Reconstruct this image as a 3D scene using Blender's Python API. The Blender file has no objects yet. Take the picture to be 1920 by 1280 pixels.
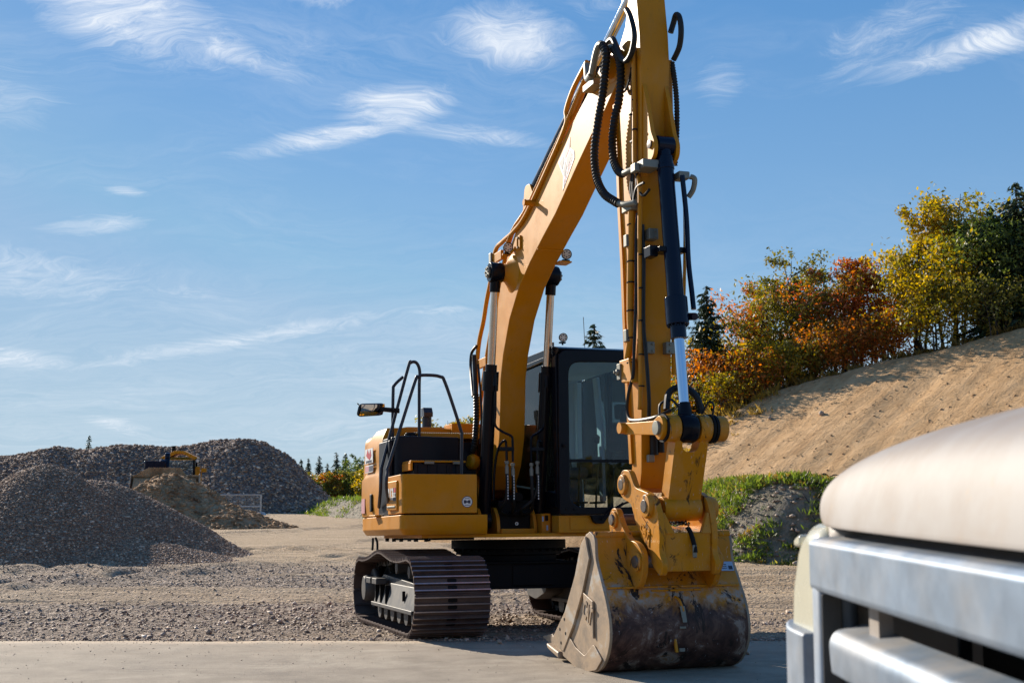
import bpy, bmesh, math, random
import numpy as np
from mathutils import Vector, Matrix, Euler
R = math.radians
random.seed(7)
scene = bpy.context.scene
col = scene.collection
# ------------------------------------------------------------------ camera
PITCH = math.atan(282 / 2400.0)
cam_d = bpy.data.cameras.new('camera')
cam = bpy.data.objects.new('camera', cam_d)
col.objects.link(cam)
cam.location = (0, 0, 1.36)
cam.rotation_euler = (R(90) + PITCH, 0, 0)
cam_d.sensor_width = 36
cam_d.lens = 45
cam_d.clip_start = 0.05
cam_d.clip_end = 6000
cam_d.dof.use_dof = True
cam_d.dof.focus_distance = 12.5
cam_d.dof.aperture_fstop = 7.1
scene.camera = cam
# ------------------------------------------------------------------ light, sky, exposure
SUN_AZ = math.atan2(-0.64, 0.77)     # clockwise from +Y
SUN_EL = R(25)
sd = bpy.data.lights.new('sun', 'SUN')
sd.energy = 5.0
sd.angle = R(0.55)
sd.color = (1.0, 0.90, 0.76)
sun = bpy.data.objects.new('sun', sd)
col.objects.link(sun)
sv = Vector((math.sin(SUN_AZ) * math.cos(SUN_EL), math.cos(SUN_AZ) * math.cos(SUN_EL), math.sin(SUN_EL)))
sun.rotation_euler = sv.to_track_quat('Z', 'Y').to_euler()
sun.location = (0, 0, 30)
scene.view_settings.view_transform = 'Standard'
scene.view_settings.look = 'None'
scene.view_settings.gamma = 1
scene.view_settings.use_curve_mapping = False
scene.view_settings.exposure = 0.62
SKY_STRENGTH = 0.066
world = bpy.data.worlds.new('World')
scene.world = world
world.use_nodes = True


class NT:
    """tiny helper for node trees"""
    def __init__(self, tree):
        self.t = tree
        self.n = tree.nodes
        self.n.clear()

    def node(self, typ, **kw):
        nd = self.n.new(typ)
        for k, v in kw.items():
            setattr(nd, k, v)
        return nd

    def link(self, a, b):
        self.t.links.new(a, b)

    def val(self, sock, v):
        if hasattr(v, 'is_linked') or hasattr(v, 'links'):
            self.link(v, sock)
        elif isinstance(v, tuple) and len(v) == 3 and sock.type == 'RGBA':
            sock.default_value = (*v, 1)
        else:
            sock.default_value = v

    def math(self, op, a, b=0.0, c=None, clamp=False):
        nd = self.node('ShaderNodeMath', operation=op, use_clamp=clamp)
        self.val(nd.inputs[0], a)
        self.val(nd.inputs[1], b)
        if c is not None:
            self.val(nd.inputs[2], c)
        return nd.outputs[0]

    def mix(self, fac, a, b, blend='MIX'):
        nd = self.node('ShaderNodeMix', data_type='RGBA', blend_type=blend)
        self.val(nd.inputs[0], fac)
        self.val(nd.inputs[6], a)
        self.val(nd.inputs[7], b)
        return nd.outputs[2]

    def noise(self, vec, scale, detail=4, rough=0.55, dist=0.0, out=0):
        nd = self.node('ShaderNodeTexNoise')
        if vec is not None:
            self.link(vec, nd.inputs['Vector'])
        nd.inputs['Scale'].default_value = scale
        nd.inputs['Detail'].default_value = detail
        nd.inputs['Roughness'].default_value = rough
        nd.inputs['Distortion'].default_value = dist
        return nd.outputs[out]

    def voronoi(self, vec, scale, feature='F1', out=0):
        nd = self.node('ShaderNodeTexVoronoi', feature=feature)
        if vec is not None:
            self.link(vec, nd.inputs['Vector'])
        nd.inputs['Scale'].default_value = scale
        return nd.outputs[out]

    def ramp(self, fac, stops, interp='LINEAR'):
        nd = self.node('ShaderNodeValToRGB')
        nd.color_ramp.interpolation = interp
        el = nd.color_ramp.elements
        while len(el) < len(stops):
            el.new(0.5)
        for e, (p, c) in zip(el, stops):
            e.position = p
            e.color = (*c, 1) if len(c) == 3 else c
        self.val(nd.inputs[0], fac)
        return nd.outputs[0]

    def mapr(self, v, a, b, c=0.0, d=1.0):
        nd = self.node('ShaderNodeMapRange')
        nd.clamp = True
        self.val(nd.inputs[0], v)
        for i, x in enumerate((a, b, c, d)):
            nd.inputs[i + 1].default_value = x
        return nd.outputs[0]

    def mapping(self, vec, scale=(1, 1, 1), rot=(0, 0, 0), loc=(0, 0, 0)):
        nd = self.node('ShaderNodeMapping')
        self.link(vec, nd.inputs[0])
        nd.inputs['Location'].default_value = loc
        nd.inputs['Rotation'].default_value = rot
        nd.inputs['Scale'].default_value = scale
        return nd.outputs[0]

    def sep(self, vec):
        nd = self.node('ShaderNodeSeparateXYZ')
        self.link(vec, nd.inputs[0])
        return nd.outputs


def build_world():
    w = NT(world.node_tree)
    out = w.node('ShaderNodeOutputWorld')
    bg = w.node('ShaderNodeBackground')
    w.link(bg.outputs[0], out.inputs[0])
    sky = w.node('ShaderNodeTexSky', sky_type='NISHITA', sun_disc=False)
    sky.sun_elevation = SUN_EL
    sky.sun_rotation = SUN_AZ
    sky.altitude = 200
    sky.air_density = 1.0
    sky.dust_density = 0.25
    sky.ozone_density = 2.2
    tc = w.node('ShaderNodeTexCoord')
    d = w.sep(tc.outputs['Generated'])
    az = w.math('ARCTAN2', d[0], d[1])
    el = w.math('ARCSINE', d[2])
    # cirrus live on a high layer: project directions to it
    zz = w.math('ADD', w.math('MAXIMUM', d[2], 0.0), 0.22)
    cx = w.math('DIVIDE', d[0], zz)
    cy = w.math('DIVIDE', d[1], zz)
    cmb = w.node('ShaderNodeCombineXYZ')
    w.link(cx, cmb.inputs[0]); w.link(cy, cmb.inputs[1])
    P = cmb.outputs[0]
    warp = w.node('ShaderNodeVectorMath', operation='MULTIPLY_ADD')
    nz = w.node('ShaderNodeTexNoise'); nz.inputs['Scale'].default_value = 2.2; nz.inputs['Detail'].default_value = 4
    w.link(P, nz.inputs['Vector'])
    w.link(nz.outputs['Color'], warp.inputs[0]); warp.inputs[1].default_value = (0.55, 0.55, 0); w.link(P, warp.inputs[2])
    WP = warp.outputs[0]
    fine = w.noise(w.mapping(WP, (3.2, 9.5, 1), (0, 0, R(14))), 1.0, 9, 0.66, 0.5)
    fib = w.noise(w.mapping(WP, (12, 30, 1), (0, 0, R(-12))), 1.0, 10, 0.78, 0.9)
    tex = w.math('ADD', w.math('MULTIPLY', fine, 0.52), w.math('MULTIPLY', fib, 0.48))
    fineT = w.mapr(tex, 0.42, 0.62)

    # cloud patches: azimuth, elevation (deg), half width, half height, tilt, strength
    patches = [(-17.5, 20.2, 4.2, 1.7, -14, 1.05), (-12.8, 19.0, 3.5, 0.6, -14, 0.8), (-9.0, 22.0, 1.8, 0.8, 0, 1.0),
               (0.2, 20.1, 2.9, 1.25, -8, 1.1), (-5.3, 17.0, 2.3, 0.95, 8, 1.15), (-8.5, 15.6, 4.0, 0.5, 13, 0.95),
               (-2.0, 15.9, 3.8, 0.45, -6, 0.7), (20.8, 18.6, 4.8, 0.7, 10, 0.85), (17.0, 19.4, 4.2, 1.5, 24, 0.5),
               (9.6, 18.0, 1.6, 1.6, -40, 0.42), (3.6, 21.4, 2.2, 2.0, 40, 0.30), (-17.0, 12.8, 0.9, 0.22, -4, 0.9), (-18.3, 11.3, 2.6, 0.45, 8, 0.62),
               (-22.5, 16.5, 3.2, 2.0, -6, 0.45), (-20.5, 9.0, 6.0, 1.5, 0, 0.42), (-22.0, 5.6, 3.0, 0.45, -3, 0.75),
               (-12.2, 6.6, 7.0, 0.45, 11, 0.6), (-17.2, 2.9, 1.8, 0.35, -12, 0.55), (-3.6, 8.1, 2.4, 0.25, 3, 0.45), (-4.5, 4.6, 3.6, 0.4, 12, 0.45), (-14, 8.6, 5, 0.5, 0, 0.3),
               (12.0, 12.6, 7.0, 0.4, 3, 0.22)]
    msk = None
    for (a, e, ha, he, t, s) in patches:
        ca, sa = math.cos(R(t)), math.sin(R(t))
        da = w.math('SUBTRACT', az, R(a)); de = w.math('SUBTRACT', el, R(e))
        u = w.math('DIVIDE', w.math('ADD', w.math('MULTIPLY', da, ca), w.math('MULTIPLY', de, sa)), R(ha))
        v = w.math('DIVIDE', w.math('SUBTRACT', w.math('MULTIPLY', de, ca), w.math('MULTIPLY', da, sa)), R(he))
        r2 = w.math('ADD', w.math('MULTIPLY', u, u), w.math('MULTIPLY', v, v))
        g = w.math('MULTIPLY', w.math('EXPONENT', w.math('MULTIPLY', r2, -0.9)), s)
        msk = g if msk is None else w.math('MAXIMUM', msk, g)
    # faint wisps all over the rest of the sky
    glob = w.mapr(w.noise(w.mapping(WP, (0.8, 2.0, 1), (0, 0, 0.4)), 1.0, 5, 0.6), 0.48, 0.78, 0.0, 0.38)
    lowv = w.math('MULTIPLY', w.mapr(el, 0.02, 0.25, 1.0, 0.0), 0.22)
    # ragged patch edges: the noise eats into the patch
    m1 = w.math('SUBTRACT', w.math('ADD', msk, tex), 0.62)
    wisps = w.math('MULTIPLY', w.mapr(m1, 0.14, 0.80), w.math('ADD', w.math('MULTIPLY', fineT, 0.75), 0.25))
    m2 = w.math('ADD', wisps, w.math('MULTIPLY', glob, fineT))
    m2 = w.math('MULTIPLY', w.math('ADD', m2, w.math('MULTIPLY', lowv, fineT)), 0.9, clamp=True)
    tint = w.mix(0.55, sky.outputs[0], (1.0, 1.0, 1.0), 'MULTIPLY')
    hs = w.node('ShaderNodeHueSaturation')
    hs.inputs['Saturation'].default_value = 1.3
    hs.inputs['Value'].default_value = 1.06
    w.link(sky.outputs[0], hs.inputs['Color'])
    cap = w.node('ShaderNodeVectorMath', operation='MINIMUM')
    w.link(hs.outputs[0], cap.inputs[0]); cap.inputs[1].default_value = (4.3, 6.0, 7.6)
    haze = w.mapr(el, 0.0, 0.16, 0.30, 0.0)
    grad = w.ramp(w.mapr(el, 0.0, R(90)), [(0.0, (0.50, 0.64, 0.73)), (0.035, (0.44, 0.60, 0.73)), (0.11, (0.26, 0.46, 0.72)), (0.25, (0.118, 0.32, 0.67)), (0.45, (0.07, 0.22, 0.52)), (1.0, (0.04, 0.14, 0.38))])
    gs = w.node('ShaderNodeVectorMath', operation='SCALE'); gs.inputs['Scale'].default_value = 10.2
    w.link(grad, gs.inputs[0])
    base = w.mix(0.70, w.mix(haze, cap.outputs[0], (4.6, 5.7, 6.6)), gs.outputs[0])
    c = w.mix(m2, base, (9.0, 9.5, 10.2))
    # the real sky does not blaze near the (hidden) sun disc in this photograph
    cl = w.node('ShaderNodeVectorMath', operation='MINIMUM')
    w.link(c, cl.inputs[0]); cl.inputs[1].default_value = (8.2, 8.9, 9.6)
    w.link(cl.outputs[0], bg.inputs[0])
    bg.inputs[1].default_value = SKY_STRENGTH


build_world()

# ------------------------------------------------------------------ materials


def mat(name, fn):
    m = bpy.data.materials.new(name)
    m.use_nodes = True
    t = NT(m.node_tree)
    out = t.node('ShaderNodeOutputMaterial')
    b = t.node('ShaderNodeBsdfPrincipled')
    t.link(b.outputs[0], out.inputs[0])
    tc = t.node('ShaderNodeTexCoord')
    fn(t, b, tc.outputs['Object'], out)
    return m


def bump(t, b, h, strength=0.5, dist=0.01):
    nd = t.node('ShaderNodeBump')
    nd.inputs['Strength'].default_value = strength
    nd.inputs['Distance'].default_value = dist
    t.link(h, nd.inputs['Height'])
    t.link(nd.outputs[0], b.inputs['Normal'])


def simple(name, colr, rough=0.5, metal=0.0, var=0.12, dust=0.0, dustc=(0.36, 0.29, 0.21), coat=0.0, nscale=9, spec=0.5):
    def fn(t, b, v, out):
        n = t.noise(v, nscale, 5, 0.6)
        c = t.mix(n, tuple(x * (1 - var) for x in colr), tuple(min(1, x * (1 + var)) for x in colr))
        if dust > 0:
            geo = t.node('ShaderNodeNewGeometry')
            up = t.sep(geo.outputs['Normal'])[2]
            dn = t.noise(v, 3.1, 7, 0.65)
            upf = t.mapr(up, -0.3, 1.0, 0.25, 1.0)
            f = t.math('MULTIPLY', t.mapr(dn, 0.42, 0.72), t.math('MULTIPLY', upf, dust), clamp=True)
            c = t.mix(f, c, dustc)
            t.link(t.mapr(f, 0, 1, rough, 0.9), b.inputs['Roughness'])
        else:
            t.link(t.mapr(n, 0.2, 0.8, max(0.02, rough - 0.07), rough + 0.07), b.inputs['Roughness'])
        t.link(c, b.inputs['Base Color'])
        b.inputs['Metallic'].default_value = metal
        b.inputs['Coat Weight'].default_value = coat
        b.inputs['Coat Roughness'].default_value = 0.12
        b.inputs['Specular IOR Level'].default_value = spec
    return mat(name, fn)


M = {}
YEL = (0.56, 0.215, 0.002)


def yellow(name, dirt, grease=0.0):
    def fn(t, b, v, out):
        n = t.noise(v, 5, 5, 0.6)
        c = t.mix(n, tuple(x * 0.90 for x in YEL), tuple(min(1, x * 1.08) for x in YEL))
        d = t.noise(v, 2.3, 9, 0.7, 0.4)
        c = t.mix(t.math('MULTIPLY', t.mapr(d, 0.45, 0.75), dirt), c, (0.42, 0.31, 0.2))
        chips = t.mapr(t.noise(v, 34, 3, 0.5), 0.71, 0.73)
        c = t.mix(t.math('MULTIPLY', chips, min(1, dirt * 2)), c, (0.10, 0.045, 0.02))
        st = t.noise(t.mapping(v, (7, 7, 0.8)), 3.0, 8, 0.7, 0.3)
        c = t.mix(t.math('MULTIPLY', t.mapr(st, 0.55, 0.75), 0.35), c, (0.30, 0.14, 0.02))
        rr = t.mapr(t.math('ADD', t.math('MULTIPLY', n, 0.5), t.math('MULTIPLY', d, 0.5)), 0.3, 0.7, 0.34, 0.56)
        if grease > 0:
            g = t.noise(t.mapping(v, (1, 1, 0.55)), 7.5, 9, 0.68, 0.8)
            gm = t.math('MULTIPLY', t.mapr(g, 0.575, 0.62), grease)
            c = t.mix(gm, c, (0.03, 0.016, 0.01))
            sc_ = t.mapr(t.noise(t.mapping(v, (5, 5, 1.6)), 6, 9, 0.75), 0.60, 0.64)
            c = t.mix(t.math('MULTIPLY', sc_, 0.6 * grease), c, (0.42, 0.40, 0.38))
        t.link(rr, b.inputs['Roughness'])
        t.link(c, b.inputs['Base Color'])
        b.inputs['Coat Weight'].default_value = 0.12
        b.inputs['Coat Roughness'].default_value = 0.25
        b.inputs['Specular IOR Level'].default_value = 0.36
        b.inputs['Specular Tint'].default_value = (1.0, 0.74, 0.42, 1)
        bump(t, b, t.noise(v, 60, 3), 0.05, 0.002)
    return mat(name, fn)


M['yellow'] = yellow('yellow_paint', 0.20, 0.0)
M['yellow_dirty'] = yellow('yellow_paint_scuffed', 0.35, 0.9)


def m_bucket(t, b, v, out):
    s = t.sep(v)
    n = t.noise(v, 3.3, 9, 0.68, 0.5)
    h = t.math('ADD', s[2], t.math('MULTIPLY', t.math('SUBTRACT', n, 0.5), 0.62))
    yel = t.mix(t.mapr(t.noise(v, 4, 8, 0.7), 0.45, 0.8, 0, 0.5), YEL, (0.42, 0.28, 0.14))
    dark = t.ramp(t.noise(v, 5.0, 9, 0.7, 0.6), [(0.34, (0.022, 0.010, 0.008)), (0.47, (0.075, 0.036, 0.027)), (0.56, (0.14, 0.075, 0.052)), (0.63, (0.30, 0.24, 0.20)), (0.70, (0.22, 0.10, 0.02))])
    c = t.mix(t.mapr(h, 0.33, 0.46), dark, yel)
    edge = t.math('MULTIPLY', t.mapr(h, 0.34, 0.45), t.mapr(h, 0.50, 0.60, 1, 0))
    c = t.mix(t.math('MULTIPLY', edge, t.mapr(t.noise(v, 14, 6, 0.7), 0.42, 0.6)), c, (0.36, 0.32, 0.28))
    blot = t.mapr(t.noise(t.mapping(v, (1.0, 1.0, 0.6)), 4.6, 8, 0.72, 1.2), 0.565, 0.60)
    c = t.mix(blot, c, (0.025, 0.014, 0.01))
    scr = t.mapr(t.noise(t.mapping(v, (9, 9, 2.5)), 4, 9, 0.80), 0.615, 0.66)
    c = t.mix(t.math('MULTIPLY', scr, 0.9), c, (0.60, 0.58, 0.56))
    t.link(c, b.inputs['Base Color'])
    t.link(t.mapr(n, 0.3, 0.7, 0.45, 0.70), b.inputs['Roughness'])
    b.inputs['Specular IOR Level'].default_value = 0.3
    bump(t, b, t.noise(v, 22, 8, 0.7), 0.35, 0.01)


M['bucket'] = mat('bucket_worn_shell', m_bucket)


def m_steelside(t, b, v, out):
    n = t.noise(t.mapping(v, (2, 2, 2), (0, 0.6, 0)), 2.0, 9, 0.65, 0.4)
    c = t.ramp(n, [(0.3, (0.20, 0.16, 0.12)), (0.45, (0.34, 0.25, 0.17)), (0.55, (0.42, 0.30, 0.19)), (0.64, (0.46, 0.42, 0.36)), (0.75, (0.26, 0.25, 0.25))])
    scr = t.mapr(t.noise(t.mapping(v, (3, 3, 14), (0, 0.5, 0)), 5, 8, 0.75), 0.62, 0.68)
    c = t.mix(t.math('MULTIPLY', scr, 0.5), c, (0.6, 0.55, 0.48))
    t.link(c, b.inputs['Base Color'])
    b.inputs['Roughness'].default_value = 0.55
    b.inputs['Metallic'].default_value = 0.1
    bump(t, b, t.noise(v, 30, 8, 0.7), 0.3, 0.006)


M['bucket_side'] = mat('bucket_scraped_side', m_steelside)
M['black'] = simple('black_paint', (0.004, 0.0045, 0.009), 0.25, 0, 0.3, 0.02, coat=0.0, spec=0.16)
M['plastic'] = simple('dark_plastic', (0.006, 0.0065, 0.012), 0.42, 0, 0.2, 0.02, spec=0.22)
M['navy'] = simple('dark_blue_cylinder_paint', (0.003, 0.006, 0.022), 0.16, 0, 0.2, 0.0, coat=0.0, spec=0.26)
M['rubber'] = simple('rubber_hose', (0.008, 0.008, 0.009), 0.45, 0, 0.2, 0.12, dustc=(0.3, 0.27, 0.22), spec=0.3)
M['rail'] = simple('dark_grey_handrail', (0.018, 0.020, 0.032), 0.35, 0.0, 0.15, 0.1, coat=0.1, spec=0.35)
M['chrome'] = simple('chromed_rod', (0.56, 0.62, 0.72), 0.07, 1.0, 0.04)
M['rodbrown'] = simple('greased_rod', (0.62, 0.52, 0.44), 0.28, 1.0, 0.15)
M['steel'] = simple('zinc_fitting', (0.22, 0.215, 0.18), 0.5, 0.5, 0.15)
M['bolt'] = simple('dark_pin_steel', (0.16, 0.13, 0.11), 0.42, 0.7, 0.4)
M['grouser'] = simple('polished_grouser_tip', (0.34, 0.31, 0.33), 0.33, 0.8, 0.4, 0.2, nscale=25)
M['shoe'] = simple('track_shoe_steel', (0.080, 0.050, 0.043), 0.5, 0.3, 0.5, 0.45, dustc=(0.24, 0.19, 0.14), nscale=14)
M['frame_grey'] = simple('dusty_track_frame', (0.06, 0.06, 0.062), 0.5, 0.2, 0.3, 0.7, dustc=(0.24, 0.20, 0.15))
M['carbody'] = simple('carbody_black', (0.004, 0.004, 0.005), 0.6, 0, 0.3, 0.02, spec=0.2)
M['white'] = simple('white_print', (0.75, 0.75, 0.73), 0.5)
M['print_red'] = simple('red_print', (0.45, 0.03, 0.04), 0.5)
M['print_dark'] = simple('dark_print', (0.03, 0.035, 0.06), 0.5)
M['print_blue'] = simple('pale_blue_label', (0.33, 0.48, 0.66), 0.5)
M['print_pink'] = simple('faded_red_print', (0.62, 0.30, 0.30), 0.5)
M['seat'] = simple('dark_seat_fabric', (0.035, 0.05, 0.08), 0.8)
M['cabin'] = simple('grey_cab_lining', (0.46, 0.54, 0.58), 0.6)
M['lamp_face'] = simple('lamp_lens', (0.70, 0.66, 0.60), 0.2, 0.1)
M['mirror'] = simple('mirror_glass', (0.85, 0.85, 0.85), 0.02, 1.0, 0.0)
M['yellow_tag'] = simple('yellow_tag', (0.75, 0.6, 0.02), 0.5)


def glass(name, tint, refl=1.0):
    m = bpy.data.materials.new(name)
    m.use_nodes = True
    t = NT(m.node_tree)
    out = t.node('ShaderNodeOutputMaterial')
    tr = t.node('ShaderNodeBsdfTransparent'); tr.inputs[0].default_value = (*tint, 1)
    gl = t.node('ShaderNodeBsdfGlossy'); gl.inputs['Roughness'].default_value = 0.015
    gl.inputs[0].default_value = (refl, refl, refl, 1)
    fr = t.node('ShaderNodeFresnel'); fr.inputs[0].default_value = 1.36
    mx = t.node('ShaderNodeMixShader')
    t.link(t.math('MULTIPLY', fr.outputs[0], 1.0, clamp=True), mx.inputs[0]); t.link(tr.outputs[0], mx.inputs[1]); t.link(gl.outputs[0], mx.inputs[2])
    # a dust film
    df = t.node('ShaderNodeBsdfDiffuse'); df.inputs[0].default_value = (0.5, 0.45, 0.38, 1)
    mx2 = t.node('ShaderNodeMixShader')
    tc = t.node('ShaderNodeTexCoord')
    t.link(t.mapr(t.noise(tc.outputs['Object'], 2.2, 8, 0.7), 0.45, 0.8, 0.004, 0.03), mx2.inputs[0])
    t.link(mx.outputs[0], mx2.inputs[1]); t.link(df.outputs[0], mx2.inputs[2])
    t.link(mx2.outputs[0], out.inputs[0])
    return m


M['glass'] = glass('cab_glass', (0.78, 0.90, 0.87))
M['glass_dark'] = glass('tinted_windscreen', (0.80, 0.90, 0.96))


def m_truckwhite(t, b, v, out):
    n = t.noise(v, 3, 8, 0.65)
    c = t.mix(t.mapr(n, 0.42, 0.66, 0.05, 0.95), (0.33, 0.305, 0.285), (0.26, 0.21, 0.17))
    c = t.mix(t.mapr(t.noise(t.mapping(v, (3, 2, 3)), 2.6, 9, 0.72), 0.55, 0.7, 0.0, 0.4), c, (0.30, 0.23, 0.17))
    sp = t.mapr(t.noise(v, 26, 5, 0.6), 0.66, 0.70)
    c = t.mix(t.math('MULTIPLY', sp, 0.5), c, (0.36, 0.27, 0.19))
    t.link(c, b.inputs['Base Color'])
    b.inputs['Roughness'].default_value = 0.62
    b.inputs['Coat Weight'].default_value = 0.10
    b.inputs['Coat Roughness'].default_value = 0.2


M['truck_white'] = mat('dusty_white_car_paint', m_truckwhite)
M['truck_chrome'] = simple('dusty_truck_chrome', (0.20, 0.255, 0.33), 0.50, 0.5, 0.55, 0.8, dustc=(0.40, 0.33, 0.25), nscale=11)
M['truck_dark'] = simple('grille_black', (0.006, 0.006, 0.006), 0.6, 0, 0.3, 0.05, spec=0.2)
M['truck_grey'] = simple('grille_dusty_plastic', (0.05, 0.05, 0.05), 0.6, 0, 0.3, 0.4)
M['headlamp'] = simple('hazy_headlamp_lens', (0.66, 0.64, 0.50), 0.25, 0.0, 0.1, 0.4, coat=0.6)


# ground materials work in object space = world space for these objects
def rubble(name, stops, scale, bdist, tint=None, rough=0.85, extra=None):
    def fn(t, b, v, out):
        wv = t.node('ShaderNodeVectorMath', operation='ADD')
        nn = t.node('ShaderNodeTexNoise'); nn.inputs['Scale'].default_value = scale * 0.7; t.link(v, nn.inputs['Vector'])
        sc = t.node('ShaderNodeVectorMath', operation='SCALE'); sc.inputs['Scale'].default_value = 0.5 / scale
        t.link(nn.outputs['Color'], sc.inputs[0]); t.link(v, wv.inputs[0]); t.link(sc.outputs[0], wv.inputs[1])
        vc = t.node('ShaderNodeTexVoronoi'); vc.inputs['Scale'].default_value = scale; t.link(wv.outputs[0], vc.inputs['Vector'])
        v2 = t.node('ShaderNodeTexVoronoi'); v2.inputs['Scale'].default_value = scale * 2.7; t.link(wv.outputs[0], v2.inputs['Vector'])
        g = t.sep(vc.outputs['Color'])
        c = t.ramp(g[0], stops)
        big = t.noise(v, 0.45, 6, 0.6)
        c = t.mix(t.mapr(big, 0.35, 0.7, 0.0, 0.45), c, tint or stops[0][1])
        t.link(c, b.inputs['Base Color'])
        b.inputs['Roughness'].default_value = rough
        b.inputs['Specular IOR Level'].default_value = 0.35
        h = t.math('ADD', t.math('MULTIPLY', g[1], 0.9), t.math('ADD', t.math('MULTIPLY', vc.outputs['Distance'], -1.2), t.math('MULTIPLY', v2.outputs['Distance'], -0.4)))
        bump(t, b, h, 1.0, bdist)
    return mat(name, fn)


M['gravel'] = rubble('grey_crushed_gravel', [(0, (0.20, 0.12, 0.08)), (0.5, (0.35, 0.225, 0.155)), (1, (0.56, 0.40, 0.29))], 16, 0.06)
M['gravel_far'] = rubble('dark_rock_heap', [(0, (0.13, 0.088, 0.070)), (0.6, (0.26, 0.18, 0.145)), (1, (0.56, 0.43, 0.35))], 5.5, 0.2)
M['stone'] = None


def m_stone(t, b, v, out):
    g = t.node('ShaderNodeNewGeometry')
    c = t.ramp(g.outputs['Random Per Island'], [(0, (0.17, 0.115, 0.085)), (0.45, (0.33, 0.235, 0.17)), (0.8, (0.46, 0.34, 0.25)), (1, (0.64, 0.52, 0.41))])
    t.link(c, b.inputs['Base Color'])
    b.inputs['Roughness'].default_value = 0.7


M['stone'] = mat('loose_stone', m_stone)


def m_stone_dark(t, b, v, out):
    g = t.node('ShaderNodeNewGeometry')
    c = t.ramp(g.outputs['Random Per Island'], [(0, (0.19, 0.115, 0.075)), (0.6, (0.33, 0.21, 0.14)), (0.9, (0.50, 0.34, 0.235)), (1, (0.76, 0.60, 0.46))])
    t.link(c, b.inputs['Base Color'])
    b.inputs['Roughness'].default_value = 0.8
    b.inputs['Specular IOR Level'].default_value = 0.25


M['stone_dark'] = mat('loose_dark_rock', m_stone_dark)


def m_ground(t, b, v, out):
    s = t.sep(v)
    # tan sand with streaks, grey gravel nearer to the pavement
    n1 = t.noise(v, 0.35, 7, 0.6, 0.3)
    n2 = t.noise(t.mapping(v, (0.25, 2.2, 1)), 1.6, 7, 0.65)
    n3 = t.noise(v, 9.0, 8, 0.7)
    vor = t.node('ShaderNodeTexVoronoi'); vor.inputs['Scale'].default_value = 21; t.link(v, vor.inputs['Vector'])
    gcol = t.ramp(t.sep(vor.outputs['Color'])[0], [(0, (0.15, 0.11, 0.08)), (0.55, (0.32, 0.24, 0.18)), (1, (0.58, 0.46, 0.36))])
    tan = t.ramp(t.math('ADD', t.math('MULTIPLY', n2, 0.6), t.math('MULTIPLY', n3, 0.4)), [(0.33, (0.26, 0.17, 0.095)), (0.48, (0.50, 0.36, 0.225)), (0.62, (0.70, 0.53, 0.35))])
    wob = t.math('ADD', s[1], t.math('MULTIPLY', t.math('SUBTRACT', n1, 0.5), 9.0))
    far = t.mapr(wob, 24.0, 29.0)
    right = t.math('MULTIPLY', t.mapr(t.math('SUBTRACT', s[0], t.math('MULTIPLY', s[1], 0.08)), 0.6, 2.0), t.mapr(wob, 14.5, 17.5))
    at = t.node('ShaderNodeAttribute', attribute_name='sandy')
    mid = t.math('MULTIPLY', at.outputs['Fac'], t.mapr(n3, 0.3, 0.65, 0.25, 0.9))
    f = t.math('MAXIMUM', t.math('MAXIMUM', far, right), mid, clamp=True)
    c = t.mix(f, gcol, tan)
    scrub = t.mapr(s[1], 105, 140)
    c = t.mix(scrub, c, (0.12, 0.11, 0.05))
    t.link(c, b.inputs['Base Color'])
    b.inputs['Roughness'].default_value = 0.9
    b.inputs['Specular IOR Level'].default_value = 0.25
    hg = t.math('ADD', t.math('MULTIPLY', vor.outputs['Distance'], -0.9), t.math('MULTIPLY', t.noise(v, 40, 5, 0.7), 0.4))
    rut = t.math('MULTIPLY', t.noise(t.mapping(v, (0.5, 3.2, 1)), 1.7, 8, 0.7), 3.2)
    bump(t, b, t.math('ADD', hg, rut), 1.0, 0.06)


M['ground'] = mat('gravel_and_sand_ground', m_ground)


def m_pave(t, b, v, out):
    n = t.noise(v, 2.2, 9, 0.65, 0.3)
    n2 = t.noise(v, 80, 5, 0.7)
    c = t.ramp(n, [(0.3, (0.24, 0.19, 0.135)), (0.5, (0.34, 0.275, 0.20)), (0.7, (0.44, 0.36, 0.265))])
    c = t.mix(t.mapr(n2, 0.3, 0.7, 0.0, 0.4), c, (0.17, 0.15, 0.125))
    sk = t.noise(t.mapping(v, (0.35, 3.5, 1), (0, 0, R(4))), 1.4, 8, 0.7, 0.4)
    c = t.mix(t.mapr(sk, 0.50, 0.68, 0.0, 0.45), c, (0.22, 0.175, 0.125))
    py = t.sep(v)[1]
    c = t.mix(t.math('MULTIPLY', t.mapr(py, 10.6, 12.0, 0.0, 0.8), t.mapr(t.noise(v, 3.0, 8, 0.7), 0.38, 0.6)), c, (0.40, 0.31, 0.22))
    c = t.mix(t.mapr(t.noise(t.mapping(v, (1, 1, 1), (0, 0, 0.7)), 0.55, 9, 0.75, 1.2), 0.56, 0.66, 0.0, 0.5), c, (0.17, 0.14, 0.11))
    c = t.mix(t.mapr(t.noise(v, 0.9, 8, 0.7, 0.8), 0.52, 0.70, 0.0, 0.55), c, (0.52, 0.44, 0.33))
    cr = t.mapr(t.voronoi(t.mapping(v, (0.35, 0.8, 1)), 0.7, 'DISTANCE_TO_EDGE'), 0.0, 0.008, 0.55, 0.0)
    c = t.mix(t.math('MULTIPLY', cr, t.mapr(t.noise(v, 0.8, 3), 0.5, 0.6)), c, (0.10, 0.085, 0.07))
    t.link(c, b.inputs['Base Color'])
    b.inputs['Roughness'].default_value = 0.88
    bump(t, b, t.math('ADD', t.noise(v, 130, 6, 0.75), t.math('MULTIPLY', n, 0.6)), 0.6, 0.008)


M['pave'] = mat('dusty_old_pavement', m_pave)


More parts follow.
